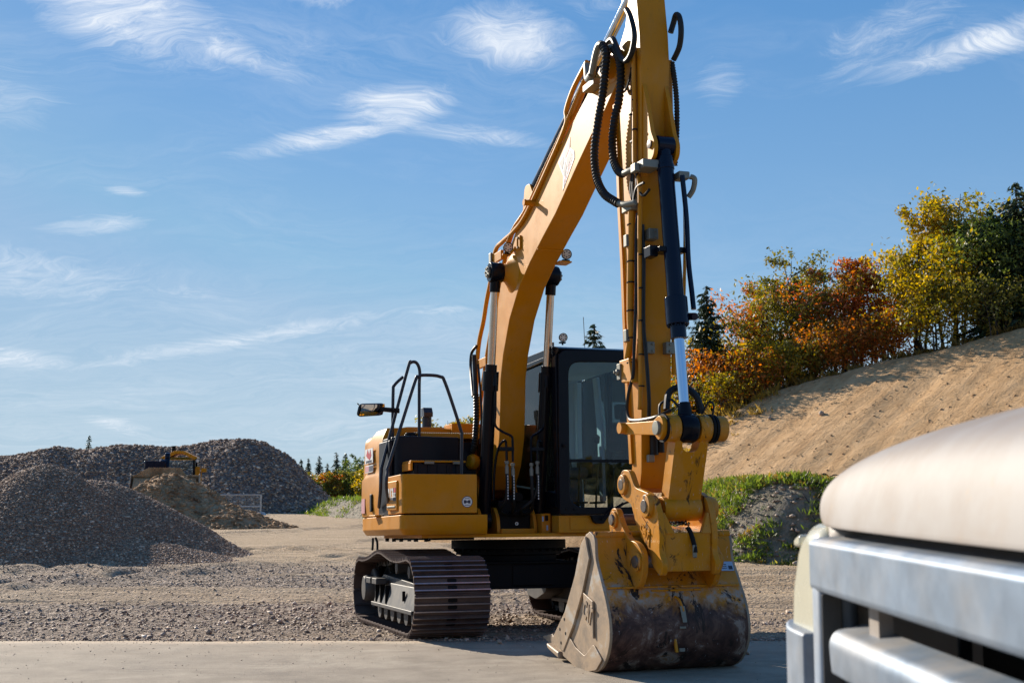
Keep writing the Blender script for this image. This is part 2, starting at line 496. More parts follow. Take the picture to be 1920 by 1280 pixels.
def m_slope(t, b, v, out):
    mv = t.mapping(v, (1, 1, 1), (0, 0, R(-41.3)))
    n = t.noise(t.mapping(mv, (0.3, 1.7, 0.3)), 1.2, 10, 0.72, 0.9)
    n2 = t.noise(v, 1.3, 8, 0.7)
    n3 = t.noise(t.mapping(mv, (0.5, 4.5, 1)), 1.5, 9, 0.75, 1.2)
    c = t.ramp(t.math('ADD', t.math('MULTIPLY', n, 0.55), t.math('MULTIPLY', n2, 0.45)), [(0.34, (0.36, 0.205, 0.092)), (0.48, (0.56, 0.345, 0.17)), (0.60, (0.67, 0.43, 0.225))])
    t.link(c, b.inputs['Base Color'])
    b.inputs['Roughness'].default_value = 0.92
    b.inputs['Specular IOR Level'].default_value = 0.2
    cl = t.mapr(t.noise(v, 3.5, 9, 0.7), 0.50, 0.72)
    h = t.math('ADD', t.math('ADD', t.math('MULTIPLY', n, 0.8), t.math('MULTIPLY', n3, 1.0)), t.math('ADD', t.math('MULTIPLY', cl, 0.8), t.math('MULTIPLY', t.noise(v, 14, 8, 0.75), 0.6)))
    bump(t, b, h, 0.75, 0.065)


M['slope'] = mat('eroded_sand_slope', m_slope)


def m_bank(t, b, v, out):
    n = t.noise(v, 2.6, 9, 0.7)
    c = t.ramp(n, [(0.34, (0.07, 0.075, 0.03)), (0.46, (0.20, 0.17, 0.115)), (0.58, (0.33, 0.275, 0.205)), (0.68, (0.13, 0.15, 0.04))])
    t.link(c, b.inputs['Base Color'])
    b.inputs['Roughness'].default_value = 0.9
    bump(t, b, t.math('ADD', t.noise(v, 9, 8, 0.75), t.math('MULTIPLY', t.voronoi(v, 5), -0.7)), 1.0, 0.12)


M['bank'] = mat('rubbly_bank_soil', m_bank)


def m_sandpile(t, b, v, out):
    n = t.noise(t.mapping(v, (1, 1, 0.35)), 1.6, 9, 0.68)
    c = t.ramp(n, [(0.35, (0.34, 0.185, 0.085)), (0.5, (0.55, 0.33, 0.17)), (0.65, (0.70, 0.46, 0.26))])
    t.link(c, b.inputs['Base Color'])
    b.inputs['Roughness'].default_value = 0.95
    bump(t, b, t.math('ADD', n, t.noise(v, 6, 7, 0.7)), 1.0, 0.25)


M['sandpile'] = mat('damp_sand', m_sandpile)


def foliage(name, stops, trans=0.35):
    m = bpy.data.materials.new(name)
    m.use_nodes = True
    t = NT(m.node_tree)
    out = t.node('ShaderNodeOutputMaterial')
    b = t.node('ShaderNodeBsdfPrincipled')
    g = t.node('ShaderNodeNewGeometry')
    tc = t.node('ShaderNodeTexCoord')
    clump = t.noise(tc.outputs['Object'], 0.9, 3, 0.5)
    f = t.math('ADD', t.math('MULTIPLY', g.outputs['Random Per Island'], 0.55), t.mapr(clump, 0.3, 0.7, 0.0, 0.45))
    c = t.ramp(f, stops)
    t.link(c, b.inputs['Base Color'])
    b.inputs['Roughness'].default_value = 0.5
    b.inputs['Specular IOR Level'].default_value = 0.35
    tr = t.node('ShaderNodeBsdfTranslucent')
    hs = t.node('ShaderNodeHueSaturation'); hs.inputs['Saturation'].default_value = 1.15; hs.inputs['Value'].default_value = 1.9
    t.link(c, hs.inputs['Color']); t.link(hs.outputs[0], tr.inputs[0])
    mx = t.node('ShaderNodeMixShader'); mx.inputs[0].default_value = trans
    t.link(b.outputs[0], mx.inputs[1]); t.link(tr.outputs[0], mx.inputs[2])
    t.link(mx.outputs[0], out.inputs[0])
    return m


M['leaf_orange'] = foliage('orange_autumn_leaves', [(0.1, (0.093, 0.109, 0.019)), (0.4, (0.310, 0.139, 0.028)), (0.7, (0.527, 0.155, 0.031)), (0.95, (0.620, 0.310, 0.062))], 0.45)
M['leaf_red'] = foliage('red_autumn_leaves', [(0.12, (0.07, 0.085, 0.02)), (0.34, (0.20, 0.12, 0.03)), (0.55, (0.36, 0.13, 0.03)), (0.78, (0.46, 0.10, 0.06)), (0.95, (0.50, 0.24, 0.05))], 0.45)
M['leaf_yellow'] = foliage('yellow_green_leaves', [(0.1, (0.070, 0.085, 0.016)), (0.4, (0.217, 0.186, 0.028)), (0.7, (0.434, 0.295, 0.034)), (0.95, (0.620, 0.372, 0.039))], 0.45)
M['leaf_olive'] = foliage('olive_leaves', [(0.1, (0.046, 0.062, 0.016)), (0.45, (0.139, 0.132, 0.028)), (0.75, (0.248, 0.202, 0.034)), (0.95, (0.465, 0.217, 0.046))], 0.4)
M['leaf_green'] = foliage('green_leaves', [(0.1, (0.031, 0.050, 0.012)), (0.5, (0.085, 0.116, 0.025)), (0.8, (0.171, 0.202, 0.046)), (0.95, (0.403, 0.372, 0.046))], 0.35)
M['needle'] = foliage('spruce_needles', [(0.1, (0.017, 0.028, 0.014)), (0.5, (0.035, 0.056, 0.025)), (0.95, (0.070, 0.098, 0.042))], 0.12)
M['grass'] = foliage('bright_green_weeds', [(0.08, (0.05, 0.06, 0.018)), (0.4, (0.09, 0.13, 0.025)), (0.7, (0.17, 0.22, 0.04)), (0.85, (0.24, 0.23, 0.06)), (0.97, (0.36, 0.27, 0.08))], 0.4)
M['drygrass'] = foliage('dry_golden_weeds', [(0.1, (0.12, 0.09, 0.03)), (0.5, (0.26, 0.18, 0.06)), (0.95, (0.45, 0.30, 0.06))], 0.4)
M['bark'] = simple('dark_bark', (0.045, 0.035, 0.03), 0.85, 0, 0.4)
M['galv'] = simple('galvanised_pipe', (0.42, 0.42, 0.42), 0.4, 0.5)

# ------------------------------------------------------------------ mesh helpers


def tag(o, label=None, cat=None, group=None, kind=None):
    if label: o['label'] = label
    if cat: o['category'] = cat
    if group: o['group'] = group
    if kind: o['kind'] = kind
    return o


def empty(name, loc=(0, 0, 0), rz=0):
    o = bpy.data.objects.new(name, None)
    col.objects.link(o)
    o.location = loc
    o.rotation_euler = (0, 0, rz)
    o.empty_display_size = 0.3
    return o


def add_obj(name, me, parent=None, mw=None):
    o = bpy.data.objects.new(name, me)
    col.objects.link(o)
    if parent is not None:
        o.parent = parent
    if mw is not None:
        o.matrix_local = mw
    return o


def arr_mesh(name, V, F, m):
    """V (n,3) array, F (k,3|4) int array"""
    me = bpy.data.meshes.new(name)
    V = np.ascontiguousarray(V, dtype=np.float32)
    F = np.ascontiguousarray(F, dtype=np.int32)
    k = F.shape[1]
    me.vertices.add(len(V)); me.vertices.foreach_set('co', V.ravel())
    me.loops.add(F.size); me.loops.foreach_set('vertex_index', F.ravel())
    me.polygons.add(len(F))
    me.polygons.foreach_set('loop_start', np.arange(0, F.size, k, dtype=np.int32))
    me.polygons.foreach_set('loop_total', np.full(len(F), k, dtype=np.int32))
    me.materials.append(m)
    me.update(calc_edges=True)
    me.validate()
    return me


SPLIT = set('''hose_elbow grille_strut pipe_clamp bucket_ear cable_tie control_cable pin_end clamp_bolt bracket_bolt cylinder_ear edge_flange
coupler_boss coupler_pin guide_link bolt_hole coupler_gusset frame_rib frame_step carrier_roller cylinder_bracket bucket_pin ear_boss dust_seal
link_bush sticker_lettering pillar led boom_bracket cylinder_lug lift_arm inner_trim deck_label worn_tape frame_bolt step_teeth hose_print
stick_pipe hydraulic_hose port_block back_bead weld_seam underside_fitting mud_hole monitor wire pipe_bracket elbow lamp_bracket mirror_arm antenna'''.split())


class B:
    """collects simple shapes, links them as one mesh object"""
    def __init__(self):
        self.bm = bmesh.new()

    def box(self, x0, x1, y0, y1, z0, z1, M4=None):
        vs = [self.bm.verts.new(p) for p in ((x0, y0, z0), (x1, y0, z0), (x1, y1, z0), (x0, y1, z0), (x0, y0, z1), (x1, y0, z1), (x1, y1, z1), (x0, y1, z1))]
        for f in ((3, 2, 1, 0), (4, 5, 6, 7), (0, 1, 5, 4), (1, 2, 6, 5), (2, 3, 7, 6), (3, 0, 4, 7)):
            self.bm.faces.new([vs[i] for i in f])
        if M4 is not None:
            bmesh.ops.transform(self.bm, matrix=M4, verts=vs)
        return self

    def hexa(self, bot, top):
        vs = [self.bm.verts.new(p) for p in list(bot) + list(top)]
        for f in ((3, 2, 1, 0), (4, 5, 6, 7), (0, 1, 5, 4), (1, 2, 6, 5), (2, 3, 7, 6), (3, 0, 4, 7)):
            self.bm.faces.new([vs[i] for i in f])
        return self

    def prism(self, prof, y0, y1, taper=None):
        """prof: list of (x,z); extruded along y"""
        a = [self.bm.verts.new((x, y0, z)) for x, z in prof]
        b = [self.bm.verts.new((x, y1, z)) for x, z in prof]
        n = len(prof)
        self.bm.faces.new(a); self.bm.faces.new(b[::-1])
        for i in range(n):
            j = (i + 1) % n
            self.bm.faces.new([a[j], a[i], b[i], b[j]])
        return self

    def prism_x(self, prof, x0, x1):
        """prof: list of (y,z); extruded along x"""
        a = [self.bm.verts.new((x0, y, z)) for y, z in prof]
        b = [self.bm.verts.new((x1, y, z)) for y, z in prof]
        n = len(prof)
        self.bm.faces.new(a[::-1]); self.bm.faces.new(b)
        for i in range(n):
            j = (i + 1) % n
            self.bm.faces.new([a[i], a[j], b[j], b[i]])
        return self

    def prism_z(self, prof, z0, z1):
        a = [self.bm.verts.new((x, y, z0)) for x, y in prof]
        b = [self.bm.verts.new((x, y, z1)) for x, y in prof]
        n = len(prof)
        self.bm.faces.new(a[::-1]); self.bm.faces.new(b)
        for i in range(n):
            j = (i + 1) % n
            self.bm.faces.new([a[i], a[j], b[j], b[i]])
        return self

    def cyl(self, p0, p1, r0, r1=None, n=24, caps=True):
        r1 = r0 if r1 is None else r1
        p0 = Vector(p0); p1 = Vector(p1)
        d = (p1 - p0).normalized()
        q = d.to_track_quat('Z', 'Y')
        u = q @ Vector((1, 0, 0)); v = q @ Vector((0, 1, 0))
        ra, rb = [], []
        for i in range(n):
            a = 2 * math.pi * i / n
            e = u * math.cos(a) + v * math.sin(a)
            ra.append(self.bm.verts.new(p0 + e * r0)); rb.append(self.bm.verts.new(p1 + e * r1))
        for i in range(n):
            j = (i + 1) % n
            self.bm.faces.new([ra[i], ra[j], rb[j], rb[i]])
        if caps:
            self.bm.faces.new(ra[::-1]); self.bm.faces.new(rb)
        return self

    def tube(self, pts, r, n=10, smooth=True, corr=0.0, pitch=0.02):
        P = [Vector(p) for p in pts]
        if smooth and len(P) > 2:
            P = catmull(P, 10)
        if corr > 0:
            P = resample(P, pitch / 2)
        q = None
        prev = None
        N = len(P)
        rings = []
        for i, p in enumerate(P):
            t = (P[min(i + 1, N - 1)] - P[max(i - 1, 0)]).normalized()
            if prev is None:
                up = Vector((0, 1, 0)) if abs(t.y) < 0.9 else Vector((1, 0, 0))
                u = t.cross(up).normalized()
            else:
                u = (prev - t * prev.dot(t)).normalized()
            prev = u
            v = t.cross(u)
            rr = r * (1 - corr * (i % 2)) if corr > 0 else r
            rings.append([self.bm.verts.new(p + (u * math.cos(2 * math.pi * k / n) + v * math.sin(2 * math.pi * k / n)) * rr) for k in range(n)])
        for a, b in zip(rings[:-1], rings[1:]):
            for k in range(n):
                j = (k + 1) % n
                self.bm.faces.new([a[k], a[j], b[j], b[k]])
        self.bm.faces.new(rings[0][::-1]); self.bm.faces.new(rings[-1])
        return self

    def lathe(self, prof, centre, axis, n=28, caps=True):
        """prof: (r, h) along axis"""
        c = Vector(centre); d = Vector(axis).normalized()
        q = d.to_track_quat('Z', 'Y')
        u = q @ Vector((1, 0, 0)); v = q @ Vector((0, 1, 0))
        rings = []
        for r, h in prof:
            rings.append([self.bm.verts.new(c + d * h + (u * math.cos(2 * math.pi * i / n) + v * math.sin(2 * math.pi * i / n)) * max(r, 1e-4)) for i in range(n)])
        for a, b in zip(rings[:-1], rings[1:]):
            for i in range(n):
                j = (i + 1) % n
                self.bm.faces.new([a[i], a[j], b[j], b[i]])
        if caps:
            self.bm.faces.new(rings[0][::-1]); self.bm.faces.new(rings[-1])
        return self

    def build(self, name, m, parent=None, bevel=0.0, seg=2, smooth=True, ang=35, mw=None):
        if name in SPLIT:
            self.bm.verts.index_update()
            comp = {}
            for v in self.bm.verts:
                if v in comp: continue
                st = [v]; comp[v] = v
                while st:
                    q = st.pop()
                    for e in q.link_edges:
                        o_ = e.other_vert(q)
                        if o_ not in comp: comp[o_] = v; st.append(o_)
            keys = list(dict.fromkeys(comp.values()))
            if len(keys) > 1:
                last = None
                for k in keys:
                    nb = B()
                    mp = {}
                    for v, r in comp.items():
                        if r is k: mp[v] = nb.bm.verts.new(v.co)
                    for f in self.bm.faces:
                        if f.verts[0] in mp: nb.bm.faces.new([mp[v] for v in f.verts])
                    last = nb._build(name, m, parent, bevel, seg, smooth, ang, mw)
                self.bm.free()
                return last
        return self._build(name, m, parent, bevel, seg, smooth, ang, mw)

    def _build(self, name, m, parent=None, bevel=0.0, seg=2, smooth=True, ang=35, mw=None):
        bmesh.ops.recalc_face_normals(self.bm, faces=self.bm.faces[:])
        me = bpy.data.meshes.new(name)
        self.bm.to_mesh(me); self.bm.free()
        me.materials.append(M[m] if isinstance(m, str) else m)
        if smooth:
            me.shade_smooth()
            me.set_sharp_from_angle(angle=R(ang))
        o = add_obj(name, me, parent, mw)
        if bevel > 0:
            md = o.modifiers.new('bevel', 'BEVEL')
            md.width = bevel; md.segments = seg; md.limit_method = 'ANGLE'; md.angle_limit = R(32)
            md.harden_normals = smooth
        return o


def catmull(P, k):
    out = []
    n = len(P)
    for i in range(n - 1):
        p0 = P[max(i - 1, 0)]; p1 = P[i]; p2 = P[i + 1]; p3 = P[min(i + 2, n - 1)]
        for s in range(k):
            t = s / k
            out.append(0.5 * ((2 * p1) + (-p0 + p2) * t + (2 * p0 - 5 * p1 + 4 * p2 - p3) * t * t + (-p0 + 3 * p1 - 3 * p2 + p3) * t ** 3))
    out.append(P[-1])
    return out


def resample(P, step):
    out = [P[0]]
    acc = 0.0
    for a, b in zip(P[:-1], P[1:]):
        L = (b - a).length
        if L < 1e-9: continue
        d = step - acc
        while d <= L:
            out.append(a + (b - a) * (d / L)); d += step
        acc = L - (d - step)
    return out


def roundpoly(pts, r, k=4):
    """round the corners of a 2D polygon; r may be a list"""
    out = []
    n = len(pts)
    for i in range(n):
        p0 = Vector(pts[i - 1]); p = Vector(pts[i]); p1 = Vector(pts[(i + 1) % n])
        rr = r[i] if isinstance(r, (list, tuple)) else r
        a = (p0 - p); b = (p1 - p)
        d = min(rr, a.length * 0.45, b.length * 0.45)
        if d < 1e-4:
            out.append(tuple(p)); continue
        A = p + a.normalized() * d; Bp = p + b.normalized() * d
        for s in range(k + 1):
            t = s / k
            q = A * (1 - t) ** 2 + p * 2 * t * (1 - t) + Bp * t * t
            out.append((q.x, q.y))
    return out


def text_obj(name, s, size, m, parent, mw, ext=0.004, bold=0.0):
    cu = bpy.data.curves.new(name, 'FONT')
    cu.body = s; cu.size = size; cu.extrude = ext; cu.align_x = 'CENTER'; cu.align_y = 'CENTER'
    cu.offset = bold; cu.resolution_u = 3
    tmp = bpy.data.objects.new(name, cu)
    col.objects.link(tmp)
    dg = bpy.context.evaluated_depsgraph_get()
    me = bpy.data.meshes.new_from_object(tmp.evaluated_get(dg))
    bpy.data.objects.remove(tmp)
    me.name = name
    me.materials.clear(); me.materials.append(M[m])
    return add_obj(name, me, parent, mw)


# value noise
_rs = np.random.RandomState(11)
_LAT = _rs.rand(256, 256)


def vnoise(x, y, o=0):
    x = np.asarray(x, float) + o * 37.7; y = np.asarray(y, float) + o * 91.3
    xi = np.floor(x).astype(int); yi = np.floor(y).astype(int)
    fx = x - xi; fy = y - yi
    fx = fx * fx * (3 - 2 * fx); fy = fy * fy * (3 - 2 * fy)
    a = _LAT[xi % 256, yi % 256]; b = _LAT[(xi + 1) % 256, yi % 256]; c = _LAT[xi % 256, (yi + 1) % 256]; d = _LAT[(xi + 1) % 256, (yi + 1) % 256]
    return (a * (1 - fx) + b * fx) * (1 - fy) + (c * (1 - fx) + d * fx) * fy


def fbm(x, y, oct=5, o=0, g=0.5):
    s = 0; a = 1; t = 0
    for i in range(oct):
        s = s + a * vnoise(x * 2 ** i, y * 2 ** i, o + i); t += a; a *= g
    return s / t


def sstep(a, b, x):
    t = np.clip((x - a) / (b - a), 0, 1)
    return t * t * (3 - 2 * t)


def grid_obj(name, X, Y, Z, m, parent=None, smooth=True):
    ny, nx = X.shape
    V = np.stack([X, Y, Z], -1).reshape(-1, 3)
    i = np.arange(ny - 1)[:, None] * nx + np.arange(nx - 1)[None, :]
    F = np.stack([i, i + 1, i + nx + 1, i + nx], -1).reshape(-1, 4)
    me = arr_mesh(name, V, F, M[m])
    if smooth: me.shade_smooth()
    return add_obj(name, me, parent)


# stones: deformed icosahedra merged into one mesh
def scatter_stones(name, P, S, m, parent=None, kind='stuff', hi=True, flat=0.7):
    n = len(P)
    rs = np.random.RandomState(abs(hash(name)) % 1000 if False else len(name) * 13 + n % 97)
    if hi:
        ph = (1 + 5 ** .5) / 2
        v = np.array([(-1, ph, 0), (1, ph, 0), (-1, -ph, 0), (1, -ph, 0), (0, -1, ph), (0, 1, ph), (0, -1, -ph), (0, 1, -ph), (ph, 0, -1), (ph, 0, 1), (-ph, 0, -1), (-ph, 0, 1)], float)
        v /= np.linalg.norm(v[0])
        f = np.array([(0, 11, 5), (0, 5, 1), (0, 1, 7), (0, 7, 10), (0, 10, 11), (1, 5, 9), (5, 11, 4), (11, 10, 2), (10, 7, 6), (7, 1, 8), (3, 9, 4), (3, 4, 2), (3, 2, 6), (3, 6, 8), (3, 8, 9), (4, 9, 5), (2, 4, 11), (6, 2, 10), (8, 6, 7), (9, 8, 1)])
    else:
        v = np.array([(1, 0, 0), (-1, 0, 0), (0, 1, 0), (0, -1, 0), (0, 0, 1), (0, 0, -1)], float)
        f = np.array([(0, 2, 4), (2, 1, 4), (1, 3, 4), (3, 0, 4), (2, 0, 5), (1, 2, 5), (3, 1, 5), (0, 3, 5)])
    k = len(v)
    V = v[None] * (1 + 0.5 * (rs.rand(n, k, 1) - 0.5))
    V = V * (0.65 + 0.7 * rs.rand(n, 1, 3))
    # random rotation
    q = rs.randn(n, 4); q /= np.linalg.norm(q, axis=1, keepdims=True)
    w, x, y, z = q.T
    Rm = np.stack([1 - 2 * (y * y + z * z), 2 * (x * y - z * w), 2 * (x * z + y * w), 2 * (x * y + z * w), 1 - 2 * (x * x + z * z), 2 * (y * z - x * w), 2 * (x * z - y * w), 2 * (y * z + x * w), 1 - 2 * (x * x + y * y)], -1).reshape(n, 3, 3)
    V = np.einsum('nij,nkj->nki', Rm, V)
    V[:, :, 2] *= flat
    V = V * S[:, None, None] + P[:, None, :]
    F = (f[None] + (np.arange(n) * k)[:, None, None]).reshape(-1, 3)
    me = arr_mesh(name, V.reshape(-1, 3), F, M[m])
    o = add_obj(name, me, parent)
    if kind: o['kind'] = kind
    return o


def quads_mesh(name, C, U, W, m):
    """leaf quads: centre C, half axes U, W (n,3)"""
    n = len(C)
    V = np.stack([C - U, C + W * 0.9, C + U, C - W * 0.9], 1).reshape(-1, 3)
    F = np.arange(n * 4).reshape(n, 4)
    return arr_mesh(name, V, F, M[m])
# ================================================================== THE LAND
EDGE_Y = 12.0


def bank_x(y):
    return np.interp(y, [18, 22, 24.2, 25.8, 27.3, 29, 31.5, 39, 58, 77, 90, 110, 130], [19.5, 12.9, 9.3, 5.9, 4.1, 3.6, 3.3, 2.3, -4.0, -11.0, -15.0, -26, -40])


def h_bank(x, y):
    g = (bank_x(y + 1.2) - bank_x(y - 1.2)) / 2.4
    s = (x - bank_x(y)) / np.sqrt(1 + g * g)
    fade = sstep(96, 84, y) * sstep(19, 23, y)
    top = 1.62 + 0.55 * (fbm(x * 0.5, y * 0.5, 4, 3) - 0.5)
    top = top * (1 - 0.42 * sstep(45, 66, y))
    return -0.25 + (top + 0.15) * sstep(0.0, 1.9, s) * fade + 0.28 * (fbm(x * 1.3, y * 1.3, 5, 5) - 0.5) * sstep(0, 0.8, s)


def ridge_h(t):
    return np.interp(t, [4, 12, 16.1, 19.8, 22.3, 23.6, 27, 30, 33, 60], [6.7, 6.3, 5.75, 5.0, 4.25, 3.5, 2.2, 0.7, -1.2, -1.8])


def h_hill(x, y):
    d = 0.75 * x + 0.66 * y - 25.0
    t = -0.66 * x + 0.75 * y
    d = d + 0.35 * (vnoise(t * 0.5, t * 0 + 1.2, 2) - 0.5)
    r = ridge_h(t) + 0.5 * (fbm(t * 0.35, d * 0.2, 3, 9) - 0.5)
    a = 1.55 + np.where(d > 0, 0.58, 1.35) * d
    k = 0.45
    hh = np.clip(0.5 + 0.5 * (r - a) / k, 0, 1)
    z = r * (1 - hh) + a * hh - k * hh * (1 - hh)
    rill = (fbm(t * 1.3, d * 0.35, 5, 6) - 0.5) * 0.14 + (fbm(t * 4.5, d * 0.8, 4, 8) - 0.5) * 0.07
    return z + rill * sstep(-0.5, 0.8, d)


def h_ground(x, y):
    z = -0.115 * sstep(12.0, 15.2, y)
    amp = sstep(12.05, 13.2, y)
    near = sstep(34, 22, y)
    z = z + amp * near * (0.10 * (fbm(x * 0.22, y * 2.1, 4, 1) - 0.5) + 0.05 * (fbm(x * 1.7, y * 3.2, 4, 2) - 0.5))
    ridg = 1 - np.abs(2 * fbm(x * 0.05, y * 2.6, 4, 16) - 1)
    z = z + amp * near * 0.055 * (ridg - 0.8)
    # bars pressed in by the tracks
    z = z + amp * near * 0.010 * np.sin(x * 2 * math.pi / 0.19 + 3 * vnoise(x * 0.3, y, 3)) * (vnoise(x * 0.25, y * 1.1, 9) > 0.62)
    # ruts left by tracks
    for (ax, ay, dx, dy, wdt, dep) in ((0, 16.6, 1, 0.012, 0.16, 0.05), (0, 18.7, 1, -0.02, 0.18, 0.05), (0, 21.9, 1, 0.01, 0.2, 0.07), (-4, 40, 0.35, 1, 0.30, 0.10), (-9, 48, 0.30, 1, 0.35, 0.12), (-1, 36, 0.45, 1, 0.3, 0.10), (-3.5, 33, 1, 0.12, 0.35, 0.10), (-5, 29.5, 1, 0.05, 0.35, 0.10), (6, 17, 1, -0.06, 0.25, 0.06), (6, 20, 1, -0.03, 0.3, 0.08), (6, 23.5, 1, 0.02, 0.3, 0.08)):
        L = math.hypot(dx, dy)
        dist = ((x - ax) * -dy + (y - ay) * dx) / L + 0.25 * (vnoise(x * 0.35, y * 0.35, 4) - 0.5)
        gap = sstep(0.25, 0.5, vnoise(x * 0.5, y * 0.5, int(ay)))
        dep = dep * 0.8
        z = z - dep * amp * np.exp(-(dist / wdt) ** 2) * gap + dep * 0.7 * amp * np.exp(-((np.abs(dist) - wdt * 2) / (wdt * 0.8)) ** 2) * gap
    far = sstep(26, 34, y) * sstep(130, 90, y)
    z = z + far * 0.10 * (fbm(x * 0.25, y * 0.25, 4, 7) - 0.5)
    z = z + 2.2 * sstep(120, 420, y) * vnoise(x * 0.01, y * 0.004, 3)
    return z


def sandy(x, y):
    f = fbm(x * 0.10, y * 0.75, 5, 12)
    band = np.exp(-((y - 17.6 - 0.05 * x) / 1.6) ** 2) * 0.10 + np.exp(-((y - 13.4) / 0.5) ** 2) * 0.05
    return sstep(0.50, 0.66, f + band) * sstep(12.0, 12.6, y)


def build_ground():
    ys = np.concatenate([[-400, -60, -12, 0, 5, 10.8], np.arange(11.6, 19, 0.055), np.arange(19, 30, 0.11), np.arange(30, 60, 0.35), np.geomspace(60, 3000, 90)])
    tx = np.linspace(-1, 1, 521)
    tx = np.sign(tx) * np.abs(tx) ** 1.25
    half = np.where(ys < 11, 60 + np.abs(ys) * 2, np.where(ys < 60, 9 + 0.62 * ys, 46 + (ys - 60) * 1.4))
    Xg = tx[None, :] * half[:, None]; Yg = np.repeat(ys[:, None], len(tx), 1)
    Zg = h_ground(Xg, Yg)
    Zg = np.where(Yg < 11.9, -0.03, Zg)
    g_ = tag(grid_obj('ground', Xg, Yg, Zg, 'ground'), kind='structure')
    at = g_.data.attributes.new('sandy', 'FLOAT', 'POINT')
    at.data.foreach_set('value', sandy(Xg, Yg).ravel().astype(np.float32))
    # pavement in front: a thin slab whose crumbling edge gives way to the gravel
    xs = np.linspace(-40, 40, 1201)
    e = EDGE_Y + 0.22 * (fbm(xs * 1.3, xs * 0, 5, 2) - 0.5) + 0.012 * xs * (xs < 0) * -0.3
    V = []; rows = [(-60, None), (3, None), (8, None), (11, None), (11.7, None), ('e', 0.0), ('e', 0.02)]
    Xp, Yp, Zp = [], [], []
    for r, dz in rows:
        yy = e + (0 if dz == 0.0 else 0.03) if r == 'e' else np.full_like(xs, r)
        Xp.append(xs); Yp.append(yy)
        Zp.append(np.full_like(xs, 0.004 if r != 'e' or dz == 0.0 else -0.06))
    tag(grid_obj('pavement', np.array(Xp), np.array(Yp), np.array(Zp), 'pave', smooth=False), kind='structure')


build_ground()


def build_bank():
    ys = np.concatenate([np.arange(20, 46, 0.13), np.arange(46, 100, 0.4)])
    ss = np.concatenate([np.linspace(-0.6, 4.5, 46), np.linspace(5.0, 14, 12)])
    Xg = bank_x(ys)[:, None] + ss[None, :] / 0.93
    Yg = np.repeat(ys[:, None], len(ss), 1)
    tag(grid_obj('grassy_bank', Xg, Yg, h_bank(Xg, Yg), 'bank'), kind='structure')
    # the sand slope, in coordinates along / across its foot
    t = np.arange(2, 62, 0.13)
    d = np.concatenate([np.arange(-3.4, 9.5, 0.11), np.linspace(9.8, 60, 24)])
    T, D = np.meshgrid(t, d, indexing='ij')
    Xh = (D + 25.0) * 0.75 / 0.9981 - 0.66 * T; Yh = (D + 25.0) * 0.66 / 0.9981 + 0.75 * T
    tag(grid_obj('sand_slope', Xh[:, ::-1], Yh[:, ::-1], h_hill(Xh, Yh)[:, ::-1], 'slope'), kind='structure')


build_bank()


def h_all(x, y):
    x = np.asarray(x, float); y = np.asarray(y, float)
    return np.maximum(np.maximum(h_ground(x, y), h_bank(x, y)), np.where(0.75 * x + 0.66 * y - 25 > -3.4, h_hill(x, y), -9))


rs = np.random.RandomState(5)
# loose gravel on the near ground
n = 52000
yy = 12.0 + 15.5 * rs.rand(n) ** 1.25
xx = (rs.rand(n) - 0.5) * 2 * (0.44 * yy + 1.0)
keep = ~((xx > 0.9 + 0.08 * yy) & (yy > 16.0) & (rs.rand(n) > 0.18))
keep &= (rs.rand(n) > 0.88 * sandy(xx, yy))
xx, yy = xx[keep], yy[keep]
sz = (0.008 + 0.018 * rs.rand(len(xx)) ** 2.2) * (1 - 0.25 * (yy < 14)) + 0.026 * (rs.rand(len(xx)) > 0.988)
scatter_stones('loose_gravel', np.stack([xx, yy, h_ground(xx, yy) + sz * 0.25], -1), sz, 'stone', None, hi=False)
# grit strewn on the pavement
n = 2600
yy = 12.03 - 3.0 * rs.rand(n) ** 7; xx = (rs.rand(n) - 0.5) * 11
sz = 0.003 + 0.006 * rs.rand(n) ** 3
scatter_stones('pavement_grit', np.stack([xx, yy, np.full(n, 0.006)], -1), sz, 'stone', None, hi=False)
# individually visible stones on the pavement and the gravel
for (x, y, s, lab) in ((-0.11, 11.75, 0.034, 'pale round stone on the pavement in front of the excavator tracks'), (1.98, 11.0, 0.028, 'small grey stone on the pavement to the right of the bucket')):
    o = scatter_stones('stone', np.array([[x, y, 0.02]]), np.array([s]), 'stone', None, kind=None)
    tag(o, lab, 'stone', 'single stones on the pavement')

# debris and plants on the bank
n = 8000
y = np.where(rs.rand(n) < 0.6, 24.8 + 9 * rs.rand(n), 25 + 60 * rs.rand(n))
s = 4.2 * rs.rand(n)
x = bank_x(y) + s
sz = (0.012 + 0.06 * rs.rand(n) ** 4)
scatter_stones('bank_rubble', np.stack([x, y, h_bank(x, y) + 0.01], -1), sz, 'stone', None, hi=True, flat=0.55)
# pieces of wood and root lying on the bank
b = B()
for i in range(220):
    yy = 24.5 + 16 * random.random(); xx = float(bank_x(yy)) + 0.6 + 3.4 * random.random() ** 0.6
    z = float(h_bank(xx, yy)); L = 0.10 + 0.35 * random.random(); a = random.random() * 6.28
    r = 0.007 + 0.012 * random.random()
    b.cyl((xx, yy, z + 0.02), (xx + math.cos(a) * L, yy + math.sin(a) * L, float(h_bank(xx + math.cos(a) * L, yy + math.sin(a) * L)) + 0.03 + 0.1 * random.random()), r, r * 0.5, 5)
tag(b.build('driftwood', 'bark'), kind='stuff')
